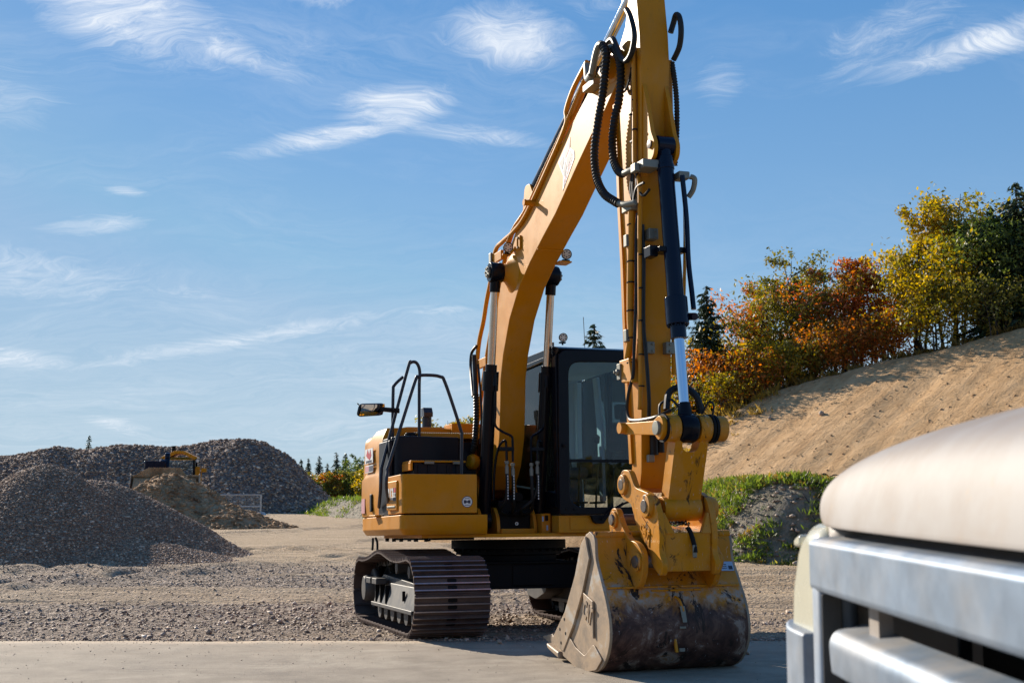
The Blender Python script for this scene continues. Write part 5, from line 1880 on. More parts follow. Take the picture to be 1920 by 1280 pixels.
b = B(); b.tube([(3.21, 0.09, 5.02), (2.4, 0.09, 4.60), (1.67, 0.09, 4.26), (1.27, 0.09, 4.14), (1.0, 0.09, 3.92)], 0.024, 10); b.build('boom_pipe', 'yellow', boom)
b = B()
for (x, z) in ((0.66, 3.86), (0.12, 2.80)):
    b.box(x - 0.02, x + 0.26, -0.19, -0.155, z - 0.055, z + 0.045)
b.build('pipe_bracket', 'yellow', boom, 0.006)
b = B()
for (x, z) in ((0.62, 3.87), (0.07, 2.80), (-0.02, 2.52)):
    b.box(x - 0.035, x + 0.035, -0.215, -0.19, z - 0.06, z + 0.06)
b.build('pipe_clamp', 'steel', boom, 0.008)
b = B()
b.cyl((1.86, -0.145, 4.17), (1.86, -0.26, 4.17), 0.03, n=14)
b.cyl((1.86, -0.26, 4.17), (1.86, -0.275, 4.17), 0.034, n=14)
b.build('grease_boss', 'yellow', boom)
# corrugated sleeve hose from the pipe down into the engine bay
b = B(); b.tube([(0.10, -0.20, 3.0), (-0.02, -0.22, 2.93), (-0.02, -0.23, 2.75), (0.30, -0.31, 2.42)], 0.017, 8); b.build('hydraulic_hose', 'rubber', ex)
b = B(); b.tube([(0.48, -0.335, 2.42), (0.50, -0.335, 2.25), (0.48, -0.335, 2.08), (0.42, -0.33, 1.93), (0.33, -0.33, 1.83), (0.18, -0.33, 1.76)], 0.036, 12, corr=0.24, pitch=0.032); b.build('corrugated_hose', 'rubber', ex)
b = B(); b.tube([(0.43, -0.335, 2.85), (0.46, -0.335, 2.6), (0.48, -0.335, 2.42)], 0.024, 10); b.tube([(0.46, -0.30, 2.75), (0.52, -0.30, 2.5), (0.56, -0.30, 2.2), (0.50, -0.30, 1.9)], 0.012, 6); b.build('hydraulic_hose', 'rubber', ex)

# sticker on the boom side: kite-shaped emblem with a line of lettering
b = B()
b.prism([(2.50, 4.40), (2.62, 4.46), (2.80, 4.56), (2.80, 4.46), (2.90, 4.40), (2.90, 4.33), (2.60, 4.10), (2.62, 4.24)], -0.1585, -0.1562)
st = b.build('boom_sticker', 'white', boom)
b = B(); b.prism([(2.66, 4.44), (2.78, 4.54), (2.79, 4.45), (2.69, 4.385)], -0.1605, -0.1588); b.build('sticker_red_flag', 'print_red', boom)
b = B()
b.prism([(2.53, 4.385), (2.63, 4.42), (2.66, 4.385), (2.60, 4.30)], -0.1605, -0.1588)
b.prism([(2.70, 4.37), (2.80, 4.43), (2.86, 4.38), (2.74, 4.29)], -0.1605, -0.1588)
b.prism([(2.62, 4.28), (2.68, 4.36), (2.72, 4.30), (2.66, 4.22)], -0.1605, -0.1588)
b.build('sticker_emblem', 'print_dark', boom)
b = B()
for i in range(7):
    x = 2.63 + i * 0.034; z = 4.135 + i * 0.030
    b.prism([(x, z), (x + 0.02, z + 0.018), (x + 0.02, z + 0.068), (x, z + 0.05)], -0.1605, -0.1588)
b.build('sticker_lettering', 'print_pink', boom)

# stick cylinder on top of the boom
b = B()
b.cyl((1.55, -0.015, 4.42), (3.02, -0.015, 5.10), 0.068, n=26)
b.cyl((2.93, -0.015, 5.055), (3.12, -0.015, 5.145), 0.085, n=26)
b.lathe([(0.03, -0.05), (0.09, -0.05), (0.09, 0.05), (0.03, 0.05)], (1.48, -0.015, 4.38), (0, 1, 0), 20)
sc_ = b.build('stick_cylinder', 'navy', ex, 0.004)
b = B(); b.cyl((3.1, -0.015, 5.14), (3.98, -0.015, 5.545), 0.044, n=20); b.lathe([(0.03, -0.05), (0.09, -0.05), (0.09, 0.05), (0.03, 0.05)], (4.05, -0.015, 5.575), (0, 1, 0), 20); b.build('rod', 'chrome', sc_)
b = B()
for y0 in (-0.10, 0.04):
    b.prism(roundpoly([(1.30, 4.02), (1.75, 4.20), (1.56, 4.46), (1.42, 4.46)], 0.05), y0, y0 + 0.03)
b.build('cylinder_lug', 'yellow', boom, 0.005)

# ---------------------------------------------------------------- stick
rear = [(3.915, 1.50), (3.895, 1.80), (3.87, 2.17), (3.85, 2.63), (3.835, 3.16), (3.805, 3.64), (3.80, 3.92), (3.775, 4.25), (3.76, 4.55)]
top = [(3.72, 4.90), (3.86, 5.02), (4.00, 5.16), (4.08, 5.40), (4.13, 5.70), (4.20, 5.70)]
front = [(4.24, 5.30), (4.275, 5.0), (4.285, 4.70), (4.255, 4.22), (4.215, 3.50), (4.18, 2.80), (4.15, 2.33), (4.10, 1.60), (4.09, 1.42)]
tip = [(4.055, 1.30), (3.98, 1.265), (3.91, 1.31), (3.89, 1.40)]
b = B(); b.prism(rear + top + front + tip, -0.13, 0.13)
stick = b.build('stick', 'yellow', ex, 0.008, 2, ang=20)
# boom pivot: bosses and pin between boom nose and stick
b = B()
b.lathe([(0.05, -0.235), (0.10, -0.23), (0.10, -0.165), (0.13, -0.16), (0.13, 0.16), (0.10, 0.165), (0.10, 0.23), (0.05, 0.235)], (3.80, 0.0, 4.87), (0, 1, 0), 28)
b.build('pivot_boss', 'yellow', stick, 0.004)
b = B(); b.lathe([(0.02, -0.255), (0.065, -0.25), (0.065, 0.25), (0.02, 0.255)], (3.80, 0.0, 4.87), (0, 1, 0), 20); b.build('pivot_pin', 'black', stick)
# rear flange strips of the side plates
b = B()
for y in (-0.150, 0.130):
    for (p, q) in zip(rear[:-1], rear[1:]):
        b.hexa([(p[0] - 0.010, y, p[1]), (p[0] + 0.035, y, p[1]), (p[0] + 0.035, y + 0.02, p[1]), (p[0] - 0.010, y + 0.02, p[1])], [(q[0] - 0.010, y, q[1]), (q[0] + 0.035, y, q[1]), (q[0] + 0.035, y + 0.02, q[1]), (q[0] - 0.010, y + 0.02, q[1])])
b.build('edge_flange', 'yellow', stick)
# ears that carry the bucket cylinder
b = B()
for y0 in (-0.115, 0.080):
    b.prism(roundpoly([(4.22, 3.80), (4.26, 4.62), (4.33, 4.40), (4.40, 4.12), (4.46, 4.02), (4.44, 3.92), (4.36, 3.88)], [0.01, 0.02, 0.05, 0.03, 0.06, 0.05, 0.02]), y0, y0 + 0.035)
b.build('cylinder_ear', 'yellow', stick, 0.005)
b = B(); b.lathe([(0.01, -0.135), (0.035, -0.13), (0.035, 0.13), (0.01, 0.135)], (4.385, 0, 4.02), (0, 1, 0), 16); b.build('ear_pin', 'bolt', stick)

# bucket cylinder
CB, CR = Vector((4.39, 0.0, 4.02)), Vector((4.62, 0.0, 1.73))
dv = (CR - CB).normalized(); Lc = (CR - CB).length
at = lambda s: CB + dv * s
b = B()
b.cyl(at(0.10), at(1.30), 0.066, n=32)
b.cyl(at(0.02), at(0.14), 0.058, n=28)
b.lathe([(0.03, -0.07), (0.075, -0.07), (0.075, 0.07), (0.03, 0.07)], CB, (0, 1, 0), 24)
b.cyl(at(0.17), at(0.21), 0.072, n=32)
bc = b.build('bucket_cylinder', 'navy', ex, 0.005)
b = B()
b.cyl(at(1.27), at(1.49), 0.090, n=36)
for k in range(14):
    a = 2 * math.pi * k / 14
    u = Vector((0, 1, 0)); v = dv.cross(u)
    p = at(1.49) + (u * math.cos(a) + v * math.sin(a)) * 0.076
    b.cyl(p, p + dv * 0.014, 0.008, n=6)
b.cyl(at(1.49), at(1.60), 0.062, n=32)
b.build('cylinder_head', 'navy', bc, 0.006, 3)
b = B(); b.cyl(at(1.58), at(Lc - 0.12), 0.0405, n=28); b.build('rod', 'chrome', bc)
b = B()
b.lathe([(0.045, -0.072), (0.100, -0.072), (0.112, -0.05), (0.112, 0.05), (0.100, 0.072), (0.045, 0.072)], CR, (0, 1, 0), 32)
b.cyl(at(Lc - 0.20), at(Lc - 0.06), 0.046, 0.062, n=24)
b.build('rod_eye', 'black', bc, 0.006)
b = B()
b.tube([(4.50, 0.10, 3.75), (4.52, 0.115, 3.40), (4.53, 0.115, 3.05), (4.56, 0.12, 2.80), (4.58, 0.12, 2.66)], 0.021, 8)
b.cyl((4.47, 0.10, 2.62), (4.60, 0.12, 2.60), 0.03, n=10)
b.build('feed_pipe', 'navy', bc)
b = B()
b.box(4.36, 4.50, -0.115, 0.115, 3.125, 3.17)
b.box(4.30, 4.42, -0.16, -0.09, 3.10, 3.19)
b.build('band_clamp', 'black', bc, 0.008)
b = B()
b.box(4.25, 4.42, -0.20, -0.055, 3.82, 3.89)
b.box(4.27, 4.36, -0.245, -0.20, 3.80, 3.87)
b.box(4.38, 4.50, 0.075, 0.17, 3.73, 3.79)
b.build('port_block', 'steel', bc, 0.008)
b = B(); b.tube([(4.46, 0.19, 3.76), (4.47, 0.225, 3.74), (4.45, 0.22, 3.66), (4.42, 0.19, 3.60)], 0.022, 8); b.build('elbow', 'steel', bc)

# hoses round the boom nose
b = B(); b.tube([(3.86, -0.28, 5.03), (3.93, -0.28, 4.93), (3.90, -0.28, 4.78), (3.84, -0.28, 4.60), (3.73, -0.28, 4.40), (3.64, -0.28, 4.15), (3.68, -0.28, 3.92), (3.82, -0.28, 3.75), (4.0, -0.27, 3.64), (4.06, -0.26, 3.605)], 0.038, 12, corr=0.24, pitch=0.032); b.build('corrugated_hose', 'rubber', ex)
b = B(); b.tube([(3.93, -0.205, 4.98), (4.02, -0.205, 4.87), (4.05, -0.205, 4.70), (4.00, -0.205, 4.50), (3.91, -0.205, 4.38), (3.85, -0.205, 4.20), (3.87, -0.205, 4.03), (3.96, -0.205, 3.91), (4.06, -0.205, 3.86)], 0.038, 12, corr=0.24, pitch=0.032); b.build('corrugated_hose', 'rubber', ex)
b = B()
b.tube([(3.62, -0.28, 4.86), (3.72, -0.28, 5.01), (3.80, -0.28, 5.06), (3.87, -0.28, 5.03)], 0.030, 10)
b.tube([(3.68, -0.205, 4.86), (3.78, -0.205, 4.98), (3.86, -0.205, 5.02), (3.94, -0.205, 4.97)], 0.030, 10)
b.tube([(4.05, -0.26, 3.61), (4.16, -0.24, 3.575), (4.26, -0.20, 3.57)], 0.026, 10)
b.tube([(4.05, -0.205, 3.865), (4.14, -0.20, 3.86), (4.22, -0.18, 3.86), (4.28, -0.17, 3.855)], 0.026, 10)
b.box(3.34, 3.58, -0.25, -0.13, 4.79, 4.85)
b.tube([(3.27, -0.17, 5.08), (3.32, -0.19, 4.98), (3.40, -0.22, 4.90), (3.60, -0.27, 4.87)], 0.034, 10)
b.build('hose_elbow', 'steel', ex, 0.006)
b = B(); b.tube([(4.20, -0.205, 5.22), (4.27, -0.205, 5.12), (4.33, -0.205, 4.95), (4.28, -0.205, 4.83), (4.18, -0.205, 4.79), (4.08, -0.205, 4.84), (3.98, -0.205, 4.98), (3.90, -0.205, 5.08), (3.79, -0.205, 5.08)], 0.025, 10); b.build('hydraulic_hose', 'rubber', ex)
b = B(); b.tube([(4.26, 0.16, 5.04), (4.28, 0.18, 5.12), (4.33, 0.18, 5.17), (4.39, 0.18, 5.12), (4.41, 0.18, 5.0), (4.37, 0.18, 4.88), (4.28, 0.17, 4.80)], 0.024, 10); b.build('hydraulic_hose', 'rubber', ex)
b = B(); b.tube([(4.26, 0.165, 4.78), (4.30, 0.165, 4.6), (4.32, 0.165, 4.42), (4.31, 0.165, 4.2), (4.27, 0.165, 3.98), (4.26, 0.16, 3.9)], 0.024, 10, corr=0.26, pitch=0.026); b.build('corrugated_hose', 'rubber', ex)
b = B()
b.tube([(3.95, -0.14, 4.72), (3.97, -0.16, 4.60), (4.03, -0.15, 4.60), (4.12, -0.14, 4.72), (4.17, -0.14, 4.85)], 0.010, 6)
b.tube([(4.18, -0.14, 4.88), (4.14, -0.145, 4.5), (4.13, -0.145, 4.2), (4.12, -0.145, 3.95)], 0.012, 6)
for z in (4.55, 4.35, 4.12):
    b.box(4.10, 4.16, -0.165, -0.135, z - 0.006, z + 0.006)
b.build('control_cable', 'rubber', stick)

# pipes down the right side of the stick
b = B(); b.tube([(4.13, -0.175, 3.53), (4.10, -0.175, 3.2), (4.07, -0.175, 2.9), (4.055, -0.175, 2.66), (4.06, -0.175, 2.54), (4.03, -0.175, 2.45), (3.99, -0.18, 2.34)], 0.032, 12); b.build('stick_pipe', 'yellow', stick)
b = B(); b.box(4.02, 4.20, -0.215, -0.135, 3.53, 3.60); b.build('pipe_flange', 'steel', stick, 0.008)
b = B(); b.tube([(4.20, -0.155, 4.9), (4.19, -0.155, 4.4), (4.17, -0.155, 4.0), (4.18, -0.155, 3.86), (4.25, -0.155, 3.70), (4.225, -0.155, 3.3), (4.19, -0.155, 2.63), (4.16, -0.155, 2.03), (4.13, -0.15, 1.92)], 0.019, 10); b.build('stick_pipe', 'yellow', stick)
b = B(); b.tube([(4.44, 0.145, 3.60), (4.42, 0.15, 3.3), (4.38, 0.15, 2.9), (4.34, 0.15, 2.60)], 0.014, 8); b.tube([(4.25, 0.15, 4.8), (4.22, 0.15, 3.8), (4.19, 0.15, 3.0), (4.15, 0.15, 2.2)], 0.02, 8); b.build('stick_pipe', 'yellow', stick)
b = B()
b.tube([(4.20, -0.155, 3.50), (4.18, -0.165, 3.3), (4.155, -0.17, 2.8), (4.14, -0.19, 2.4), (4.13, -0.20, 2.2), (4.06, -0.21, 2.06), (4.02, -0.21, 1.93), (4.06, -0.21, 1.85), (4.18, -0.21, 1.825), (4.40, -0.20, 1.82), (4.52, -0.18, 1.83), (4.58, -0.10, 1.87)], 0.014, 8)
b.tube([(4.22, -0.125, 3.4), (4.235, -0.13, 3.1), (4.21, -0.135, 2.6), (4.215, -0.12, 2.3), (4.22, -0.11, 2.0), (4.19, -0.10, 1.86)], 0.016, 8)
b.tube([(4.13, -0.165, 3.85), (4.10, -0.165, 3.72), (4.13, -0.165, 3.60)], 0.010, 6)
b.tube([(4.17, -0.165, 3.84), (4.14, -0.165, 3.74), (4.15, -0.165, 3.60)], 0.010, 6)
b.tube([(4.22, -0.165, 3.82), (4.23, -0.165, 3.70), (4.30, -0.15, 3.62), (4.36, -0.12, 3.66)], 0.012, 6)
b.tube([(4.16, -0.17, 3.60), (4.22, -0.17, 3.70), (4.32, -0.15, 3.72)], 0.012, 6)
b.build('control_cable', 'rubber', stick)
b = B()
for z in (3.42, 3.12, 2.95, 2.72, 2.50, 2.30):
    x = 4.05 + (z - 2.5) * 0.065
    b.lathe([(0.034, -0.005), (0.037, -0.005), (0.037, 0.005), (0.034, 0.005)], (x + 0.005, -0.175, z), (0, 0, 1), 12)
for z in (3.15, 2.88, 2.62, 2.35, 2.1):
    x = 4.19 + (z - 2.63) * 0.055
    b.lathe([(0.020, -0.005), (0.026, -0.005), (0.026, 0.005), (0.020, 0.005)], (x + 0.008, -0.148, z), (0, 0, 1), 12)
for z in (4.72, 4.45, 4.2):
    b.lathe([(0.019, -0.006), (0.023, -0.006), (0.023, 0.006), (0.019, 0.006)], (4.185, -0.155, z), (0, 0, 1), 12)
b.build('cable_tie', 'black', stick)
b = B()
b.box(4.20, 4.29, -0.10, -0.02, 3.27, 3.36)
b.box(4.06, 4.12, -0.225, -0.16, 3.24, 3.34)
b.box(4.15, 4.20, -0.105, -0.035, 2.36, 2.455)
b.box(4.15, 4.22, 0.055, 0.13, 2.36, 2.455)
b.box(4.01, 4.07, -0.225, -0.165, 2.47, 2.57)
b.box(4.12, 4.17, -0.10, -0.05, 1.50, 1.56)
b.build('pipe_clamp', 'steel', stick, 0.006)
b = B()
for (x, y, z) in ((4.295, -0.045, 3.335), (4.295, -0.045, 3.290), (4.205, -0.055, 2.435), (4.205, -0.055, 2.38), (4.225, 0.09, 2.435), (4.225, 0.09, 2.38)):
    b.cyl((x - 0.01, y, z), (x + 0.008, y, z), 0.011, n=6)
b.build('clamp_bolt', 'steel', stick)
b = B()
b.hexa([(3.93, -0.215, 2.15), (4.14, -0.215, 2.13), (4.14, -0.135, 2.13), (3.93, -0.135, 2.15)], [(3.87, -0.205, 2.34), (4.06, -0.205, 2.34), (4.06, -0.135, 2.34), (3.87, -0.135, 2.34)])
b.build('valve_box', 'yellow', stick, 0.012)
b = B()
b.box(3.865, 3.93, -0.225, -0.207, 2.18, 2.31)
b.lathe([(0.01, 0), (0.030, 0), (0.026, 0.02), (0.012, 0.022), (0.012, 0.04)], (3.90, -0.225, 2.24), (-0.2, -1, 0), 16)
b.build('valve_plate', 'steel', stick, 0.004)
b = B(); b.box(4.00, 4.03, -0.1345, -0.131, 2.78, 3.10); b.build('yellow_strip', 'yellow_tag', stick)
# black lower cylinder hoses behind the link
b = B()
b.tube([(4.50, -0.10, 1.88), (4.46, -0.05, 2.02), (4.50, 0.05, 2.06), (4.58, 0.12, 1.98), (4.60, 0.15, 1.85)], 0.026, 8)
b.tube([(4.46, -0.14, 1.84), (4.44, -0.12, 1.93), (4.50, -0.06, 1.96), (4.56, -0.03, 1.90)], 0.010, 6)
b.tube([(4.62, 0.14, 1.84), (4.66, 0.18, 1.93), (4.70, 0.20, 1.90), (4.68, 0.19, 1.80)], 0.008, 6)
b.cyl((4.12, -0.03, 1.80), (4.12, -0.03, 1.56), 0.034, n=12)
b.cyl((4.12, 0.03, 1.80), (4.12, 0.03, 1.58), 0.028, n=12)
b.build('hydraulic_hose', 'rubber', stick)

# ---------------------------------------------------------------- linkage
YD = 'yellow_dirty'
b = B()
for y0 in (-0.235, 0.185):
    b.prism(roundpoly([(3.98, 1.73), (4.56, 1.68), (4.62, 1.63), (4.70, 1.68), (4.71, 1.78), (4.64, 1.83), (4.54, 1.79), (3.98, 1.82)], [0.04, 0.02, 0.05, 0.05, 0.05, 0.05, 0.02, 0.04]), y0, y0 + 0.05)
link1 = b.build('guide_link', YD, ex, 0.006)
b = B(); b.lathe([(0.033, -0.285), (0.045, -0.285), (0.045, -0.19), (0.033, -0.19)], (4.02, 0, 1.777), (0, 1, 0), 20); b.lathe([(0.033, 0.15), (0.05, 0.15), (0.05, 0.25), (0.033, 0.25)], (4.02, 0, 1.777), (0, 1, 0), 20); b.build('link_bush', YD, link1)
b = B()
for (y0, y1) in ((-0.19, -0.08), (0.085, 0.185)):
    b.lathe([(0.05, y0), (0.100, y0), (0.105, y0 + 0.01), (0.105, y1 - 0.01), (0.100, y1), (0.05, y1)], CR, (0, 1, 0), 32)
b.lathe([(0.04, 0.235), (0.095, 0.24), (0.098, 0.25), (0.098, 0.32), (0.04, 0.325)], CR, (0, 1, 0), 32)
b.build('link_barrel', YD, link1, 0.004)
b = B()
b.lathe([(0.05, 0.186), (0.112, 0.186), (0.112, 0.205), (0.05, 0.205)], CR, (0, 1, 0), 32)
b.lathe([(0.05, 0.215), (0.11, 0.215), (0.11, 0.236), (0.05, 0.236)], CR, (0, 1, 0), 32)
b.lathe([(0.05, -0.20), (0.108, -0.20), (0.108, -0.185), (0.05, -0.185)], CR, (0, 1, 0), 32)
b.build('dust_seal', 'carbody', link1)
b = B()
b.lathe([(0.01, -0.262), (0.055, -0.26), (0.055, -0.23), (0.01, -0.23)], CR, (0, 1, 0), 24)
b.lathe([(0.01, 0.327), (0.022, 0.327), (0.022, 0.345), (0.01, 0.345)], CR + Vector((0, 0, 0)), (0, 1, 0), 12)
b.build('pin_end', 'steel', link1, 0.004)
# power link: box section from the cylinder pin to the coupler
PL = Vector((4.45, 0.0, 1.13))
b = B()
b.prism_x(roundpoly([(-0.115, 1.16), (0.160, 1.16), (0.172, 1.70), (0.100, 1.70), (0.095, 1.55), (-0.045, 1.55), (-0.050, 1.70), (-0.108, 1.70)], [0.001, 0.001, 0.02, 0.02, 0.07, 0.07, 0.02, 0.02], 5), 0.0, 0.13)
for v_ in b.bm.verts:
    v_.co.x += 4.375 + (v_.co.z - 1.16) * 0.315
plk = b.build('power_link', YD, ex, 0.010, 3)
b = B(); b.lathe([(0.04, -0.150), (0.090, -0.150), (0.094, -0.13), (0.094, 0.145), (0.090, 0.165), (0.04, 0.165)], PL, (0, 1, 0), 32); b.build('link_barrel', YD, plk, 0.004)

# ---------------------------------------------------------------- quick coupler
b = B()
cp = roundpoly([(3.88, 1.36), (3.97, 1.45), (4.10, 1.44), (4.20, 1.30), (4.44, 1.25), (4.54, 1.20), (4.60, 1.08), (4.62, 0.92), (4.60, 0.80), (4.66, 0.72), (4.62, 0.62), (4.48, 0.70), (4.36, 0.86), (4.20, 1.02), (4.12, 1.18), (4.03, 1.20), (3.97, 1.22), (3.90, 1.28)], 0.045, 3)
for y0 in (-0.245, 0.195):
    b.prism(cp, y0, y0 + 0.05)
cpl = b.build('quick_coupler', YD, ex, 0.007)
b = B()
b.hexa([(4.30, -0.195, 0.70), (4.585, -0.195, 0.66), (4.585, 0.195, 0.66), (4.30, 0.195, 0.70)], [(4.35, -0.195, 0.92), (4.60, -0.195, 0.95), (4.60, 0.195, 0.95), (4.35, 0.195, 0.92)])
b.hexa([(4.20, -0.195, 0.92), (4.58, -0.195, 0.95), (4.58, 0.195, 0.95), (4.20, 0.195, 0.92)], [(4.18, -0.195, 0.96), (4.30, -0.195, 1.00), (4.30, 0.195, 1.00), (4.18, 0.195, 0.96)])
b.build('coupler_body', YD, cpl, 0.01)
b = B()
b.hexa([(4.56, -0.195, 0.94), (4.61, -0.195, 0.94), (4.61, -0.11, 0.94), (4.56, -0.11, 0.94)], [(4.54, -0.195, 1.10), (4.58, -0.195, 1.10), (4.58, -0.18, 1.10), (4.54, -0.18, 1.10)])
b.hexa([(4.56, 0.11, 0.94), (4.61, 0.11, 0.94), (4.61, 0.195, 0.94), (4.56, 0.195, 0.94)], [(4.54, 0.18, 1.10), (4.58, 0.18, 1.10), (4.58, 0.195, 1.10), (4.54, 0.195, 1.10)])
b.build('coupler_gusset', YD, cpl, 0.006)
b = B()
b.lathe([(0.045, -0.275), (0.075, -0.27), (0.085, -0.25), (0.085, -0.235), (0.045, -0.235)], (4.00, 0, 1.33), (0, 1, 0), 24)
b.lathe([(0.045, -0.285), (0.085, -0.28), (0.095, -0.26), (0.095, -0.235), (0.045, -0.235)], PL + Vector((-0.01, 0, 0.02)), (0, 1, 0), 24)
b.lathe([(0.045, 0.235), (0.095, 0.235), (0.095, 0.27), (0.085, 0.31), (0.045, 0.315)], PL + Vector((-0.01, 0, 0.0)), (0, 1, 0), 24)
b.build('coupler_boss', YD, cpl, 0.004)
b = B()
for (c, y, r) in (((4.00, 1.33), -0.278, 0.045), ((4.44, 1.15), -0.292, 0.050)):
    b.lathe([(0.001, 0), (r * 0.95, 0.0), (r, 0.004), (r, 0.03)], (c[0], y, c[1]), (0, 1, 0), 20)
b.build('coupler_pin', 'bolt', cpl, 0.003)
b = B()
b.tube([(4.585, 0.0, 0.99), (4.60, 0.02, 0.95), (4.625, 0.035, 0.86), (4.64, 0.035, 0.80)], 0.018, 8)
b.build('safety_lever', 'carbody', cpl)
b = B(); b.box(4.625, 4.645, 0.015, 0.050, 0.76, 0.86); b.build('lever_tape', 'steel', cpl, 0.01)
b = B(); b.hexa([(4.30, -0.252, 0.92), (4.44, -0.252, 0.84), (4.44, -0.244, 0.84), (4.30, -0.244, 0.92)], [(4.32, -0.252, 1.08), (4.46, -0.252, 0.98), (4.46, -0.244, 0.98), (4.32, -0.244, 1.08)]); b.build('name_plate', YD, cpl, 0.003)
text_obj('plate_lettering', 'CAT', 0.085, YD, cpl, face_mw((4.378, -0.253, 0.958), (1, 0, -0.62), (0, -1, 0)), 0.004, 0.003)
b = B()
for i in range(60):
    a = random.random() * 6.28; r = 0.10 * random.random() ** .5
    p = Vector((4.40 + r * math.cos(a) * 1.2, -0.02 + 1.5 * r * math.sin(a), 1.0 + 0.03 * random.random()))
    b.cyl(p, p + Vector((0, 0, 0.012)), 0.010, 0.004, 5)
tag(b.build('greasy_dirt', 'carbody', cpl), kind='stuff')

# ---------------------------------------------------------------- bucket
BR = -0.58; BL = 0.58
shell = [(4.14, 0.955), (4.20, 0.90), (4.215, 0.75), (4.30, 0.60), (4.40, 0.42), (4.445, 0.27), (4.43, 0.13), (4.34, 0.0), (4.21, -0.075), (4.02, -0.105), (3.82, -0.09), (3.60, -0.035), (3.40, 0.02), (3.28, 0.065)]
shell = [(x, z) for x, z in shell]
sm = [(v.x, v.z) for v in catmull([Vector((x, 0, z)) for x, z in shell], 4)]
side = [(4.10, 0.965)] + sm[2:] + [(3.30, 0.115), (3.60, 0.34), (3.84, 0.62), (3.965, 0.85), (4.02, 0.94)]
b = B()
th = 0.022
ins = []
for i, (x, z) in enumerate(sm):
    a = Vector(sm[max(i - 1, 0)]); c = Vector(sm[min(i + 1, len(sm) - 1)])
    d = (c - a).normalized(); nrm = Vector((-d.y, d.x))
    ins.append((x - abs(0) + (d.y) * th, z - d.x * th) if False else (x + nrm.x * -th, z + nrm.y * -th))
cx_, cz_ = 3.9, 0.4
ins = []
for i, (x, z) in enumerate(sm):
    v = Vector((cx_ - x, cz_ - z)).normalized(); ins.append((x + v.x * th, z + v.y * th))
NY = 14
grid = []
for j in range(NY + 1):
    y = BR + 0.01 + (BL - BR - 0.02) * j / NY
    grid.append([b.bm.verts.new((x, y, z)) for x, z in sm])
for j in range(NY):
    for i in range(len(sm) - 1):
        b.bm.faces.new([grid[j][i], grid[j + 1][i], grid[j + 1][i + 1], grid[j][i + 1]])
g2 = [[b.bm.verts.new((x, y, z)) for x, z in ins] for y in (BR + 0.01, BL - 0.01)]
for i in range(len(sm) - 1):
    b.bm.faces.new([g2[0][i + 1], g2[1][i + 1], g2[1][i], g2[0][i]])
b.bm.faces.new([grid[0][0]] + [grid[j][0] for j in range(1, NY + 1)] + [g2[1][0], g2[0][0]])
b.bm.faces.new([g2[0][-1], g2[1][-1]] + [grid[j][-1] for j in range(NY, -1, -1)])
bk = b.build('bucket', 'bucket', ex, 0, ang=30)
for y0 in (BR - 0.012, BL - 0.012):
    b = B(); b.prism(side, y0, y0 + 0.026)
    b.build('side_plate', 'bucket_side', bk, 0.006)
# reinforcing strip along the front edge of each side plate, with bolt holes
for s, y in ((-1, BR - 0.012), (1, BL + 0.014)):
    b = B()
    ya, yb = (y - 0.022, y - 0.001) if s < 0 else (y + 0.001, y + 0.022)
    b.prism([(4.13, 0.76), (4.06, 0.93), (3.96, 0.86), (3.83, 0.62), (3.60, 0.33), (3.31, 0.10), (3.42, 0.045), (3.56, 0.02), (3.78, 0.24), (3.98, 0.50)], ya, yb)
    b.build('side_cutter', 'bucket_side', bk, 0.006)
    b = B()
    for (x, z) in ((3.60, 0.275), (3.50, 0.19), (3.62, 0.165), (3.52, 0.085)):
        b.cyl((x, ya - 0.002 if s < 0 else yb + 0.002, z), (x, yb if s < 0 else ya, z), 0.013, n=10)
    b.build('bolt_hole', 'carbody', bk)
    b = B()
    b.prism(roundpoly([(3.52, -0.012), (3.66, 0.15), (3.80, 0.07), (3.98, 0.02), (4.16, 0.12), (4.32, 0.02), (4.20, -0.07), (4.0, -0.100), (3.80, -0.085)], 0.02, 2), *((y - 0.014, y - 0.0005) if s < 0 else (y + 0.0005, y + 0.014)))
    b.build('wear_plate', 'bucket_side', bk, 0.005)
b = B(); b.prism([(3.985, 0.50), (4.17, 0.44), (4.17, 0.16), (4.0, 0.28)], BR - 0.030, BR - 0.0125); b.build('name_plate', 'bucket_side', bk, 0.006)
text_obj('plate_lettering', 'CAT', 0.125, 'bucket_side', bk, face_mw((4.078, BR - 0.031, 0.345), (1, 0, -0.42), (0, -1, 0)) @ Matrix.Diagonal((0.72, 1.5, 1, 1)), 0.006, 0.004)
# rolled top edge and horizontal beads on the back
b = B()
b.cyl((4.165, BR, 0.935), (4.165, BL, 0.935), 0.030, n=18)
b.build('top_tube', 'yellow_dirty', bk)
b = B()
b.box(4.325, 4.350, BR + 0.02, BL - 0.02, 0.535, 0.550)
b.box(4.34, 4.362, -0.20, 0.22, 0.508, 0.522)
b.build('back_bead', 'yellow_dirty', bk, 0.003)
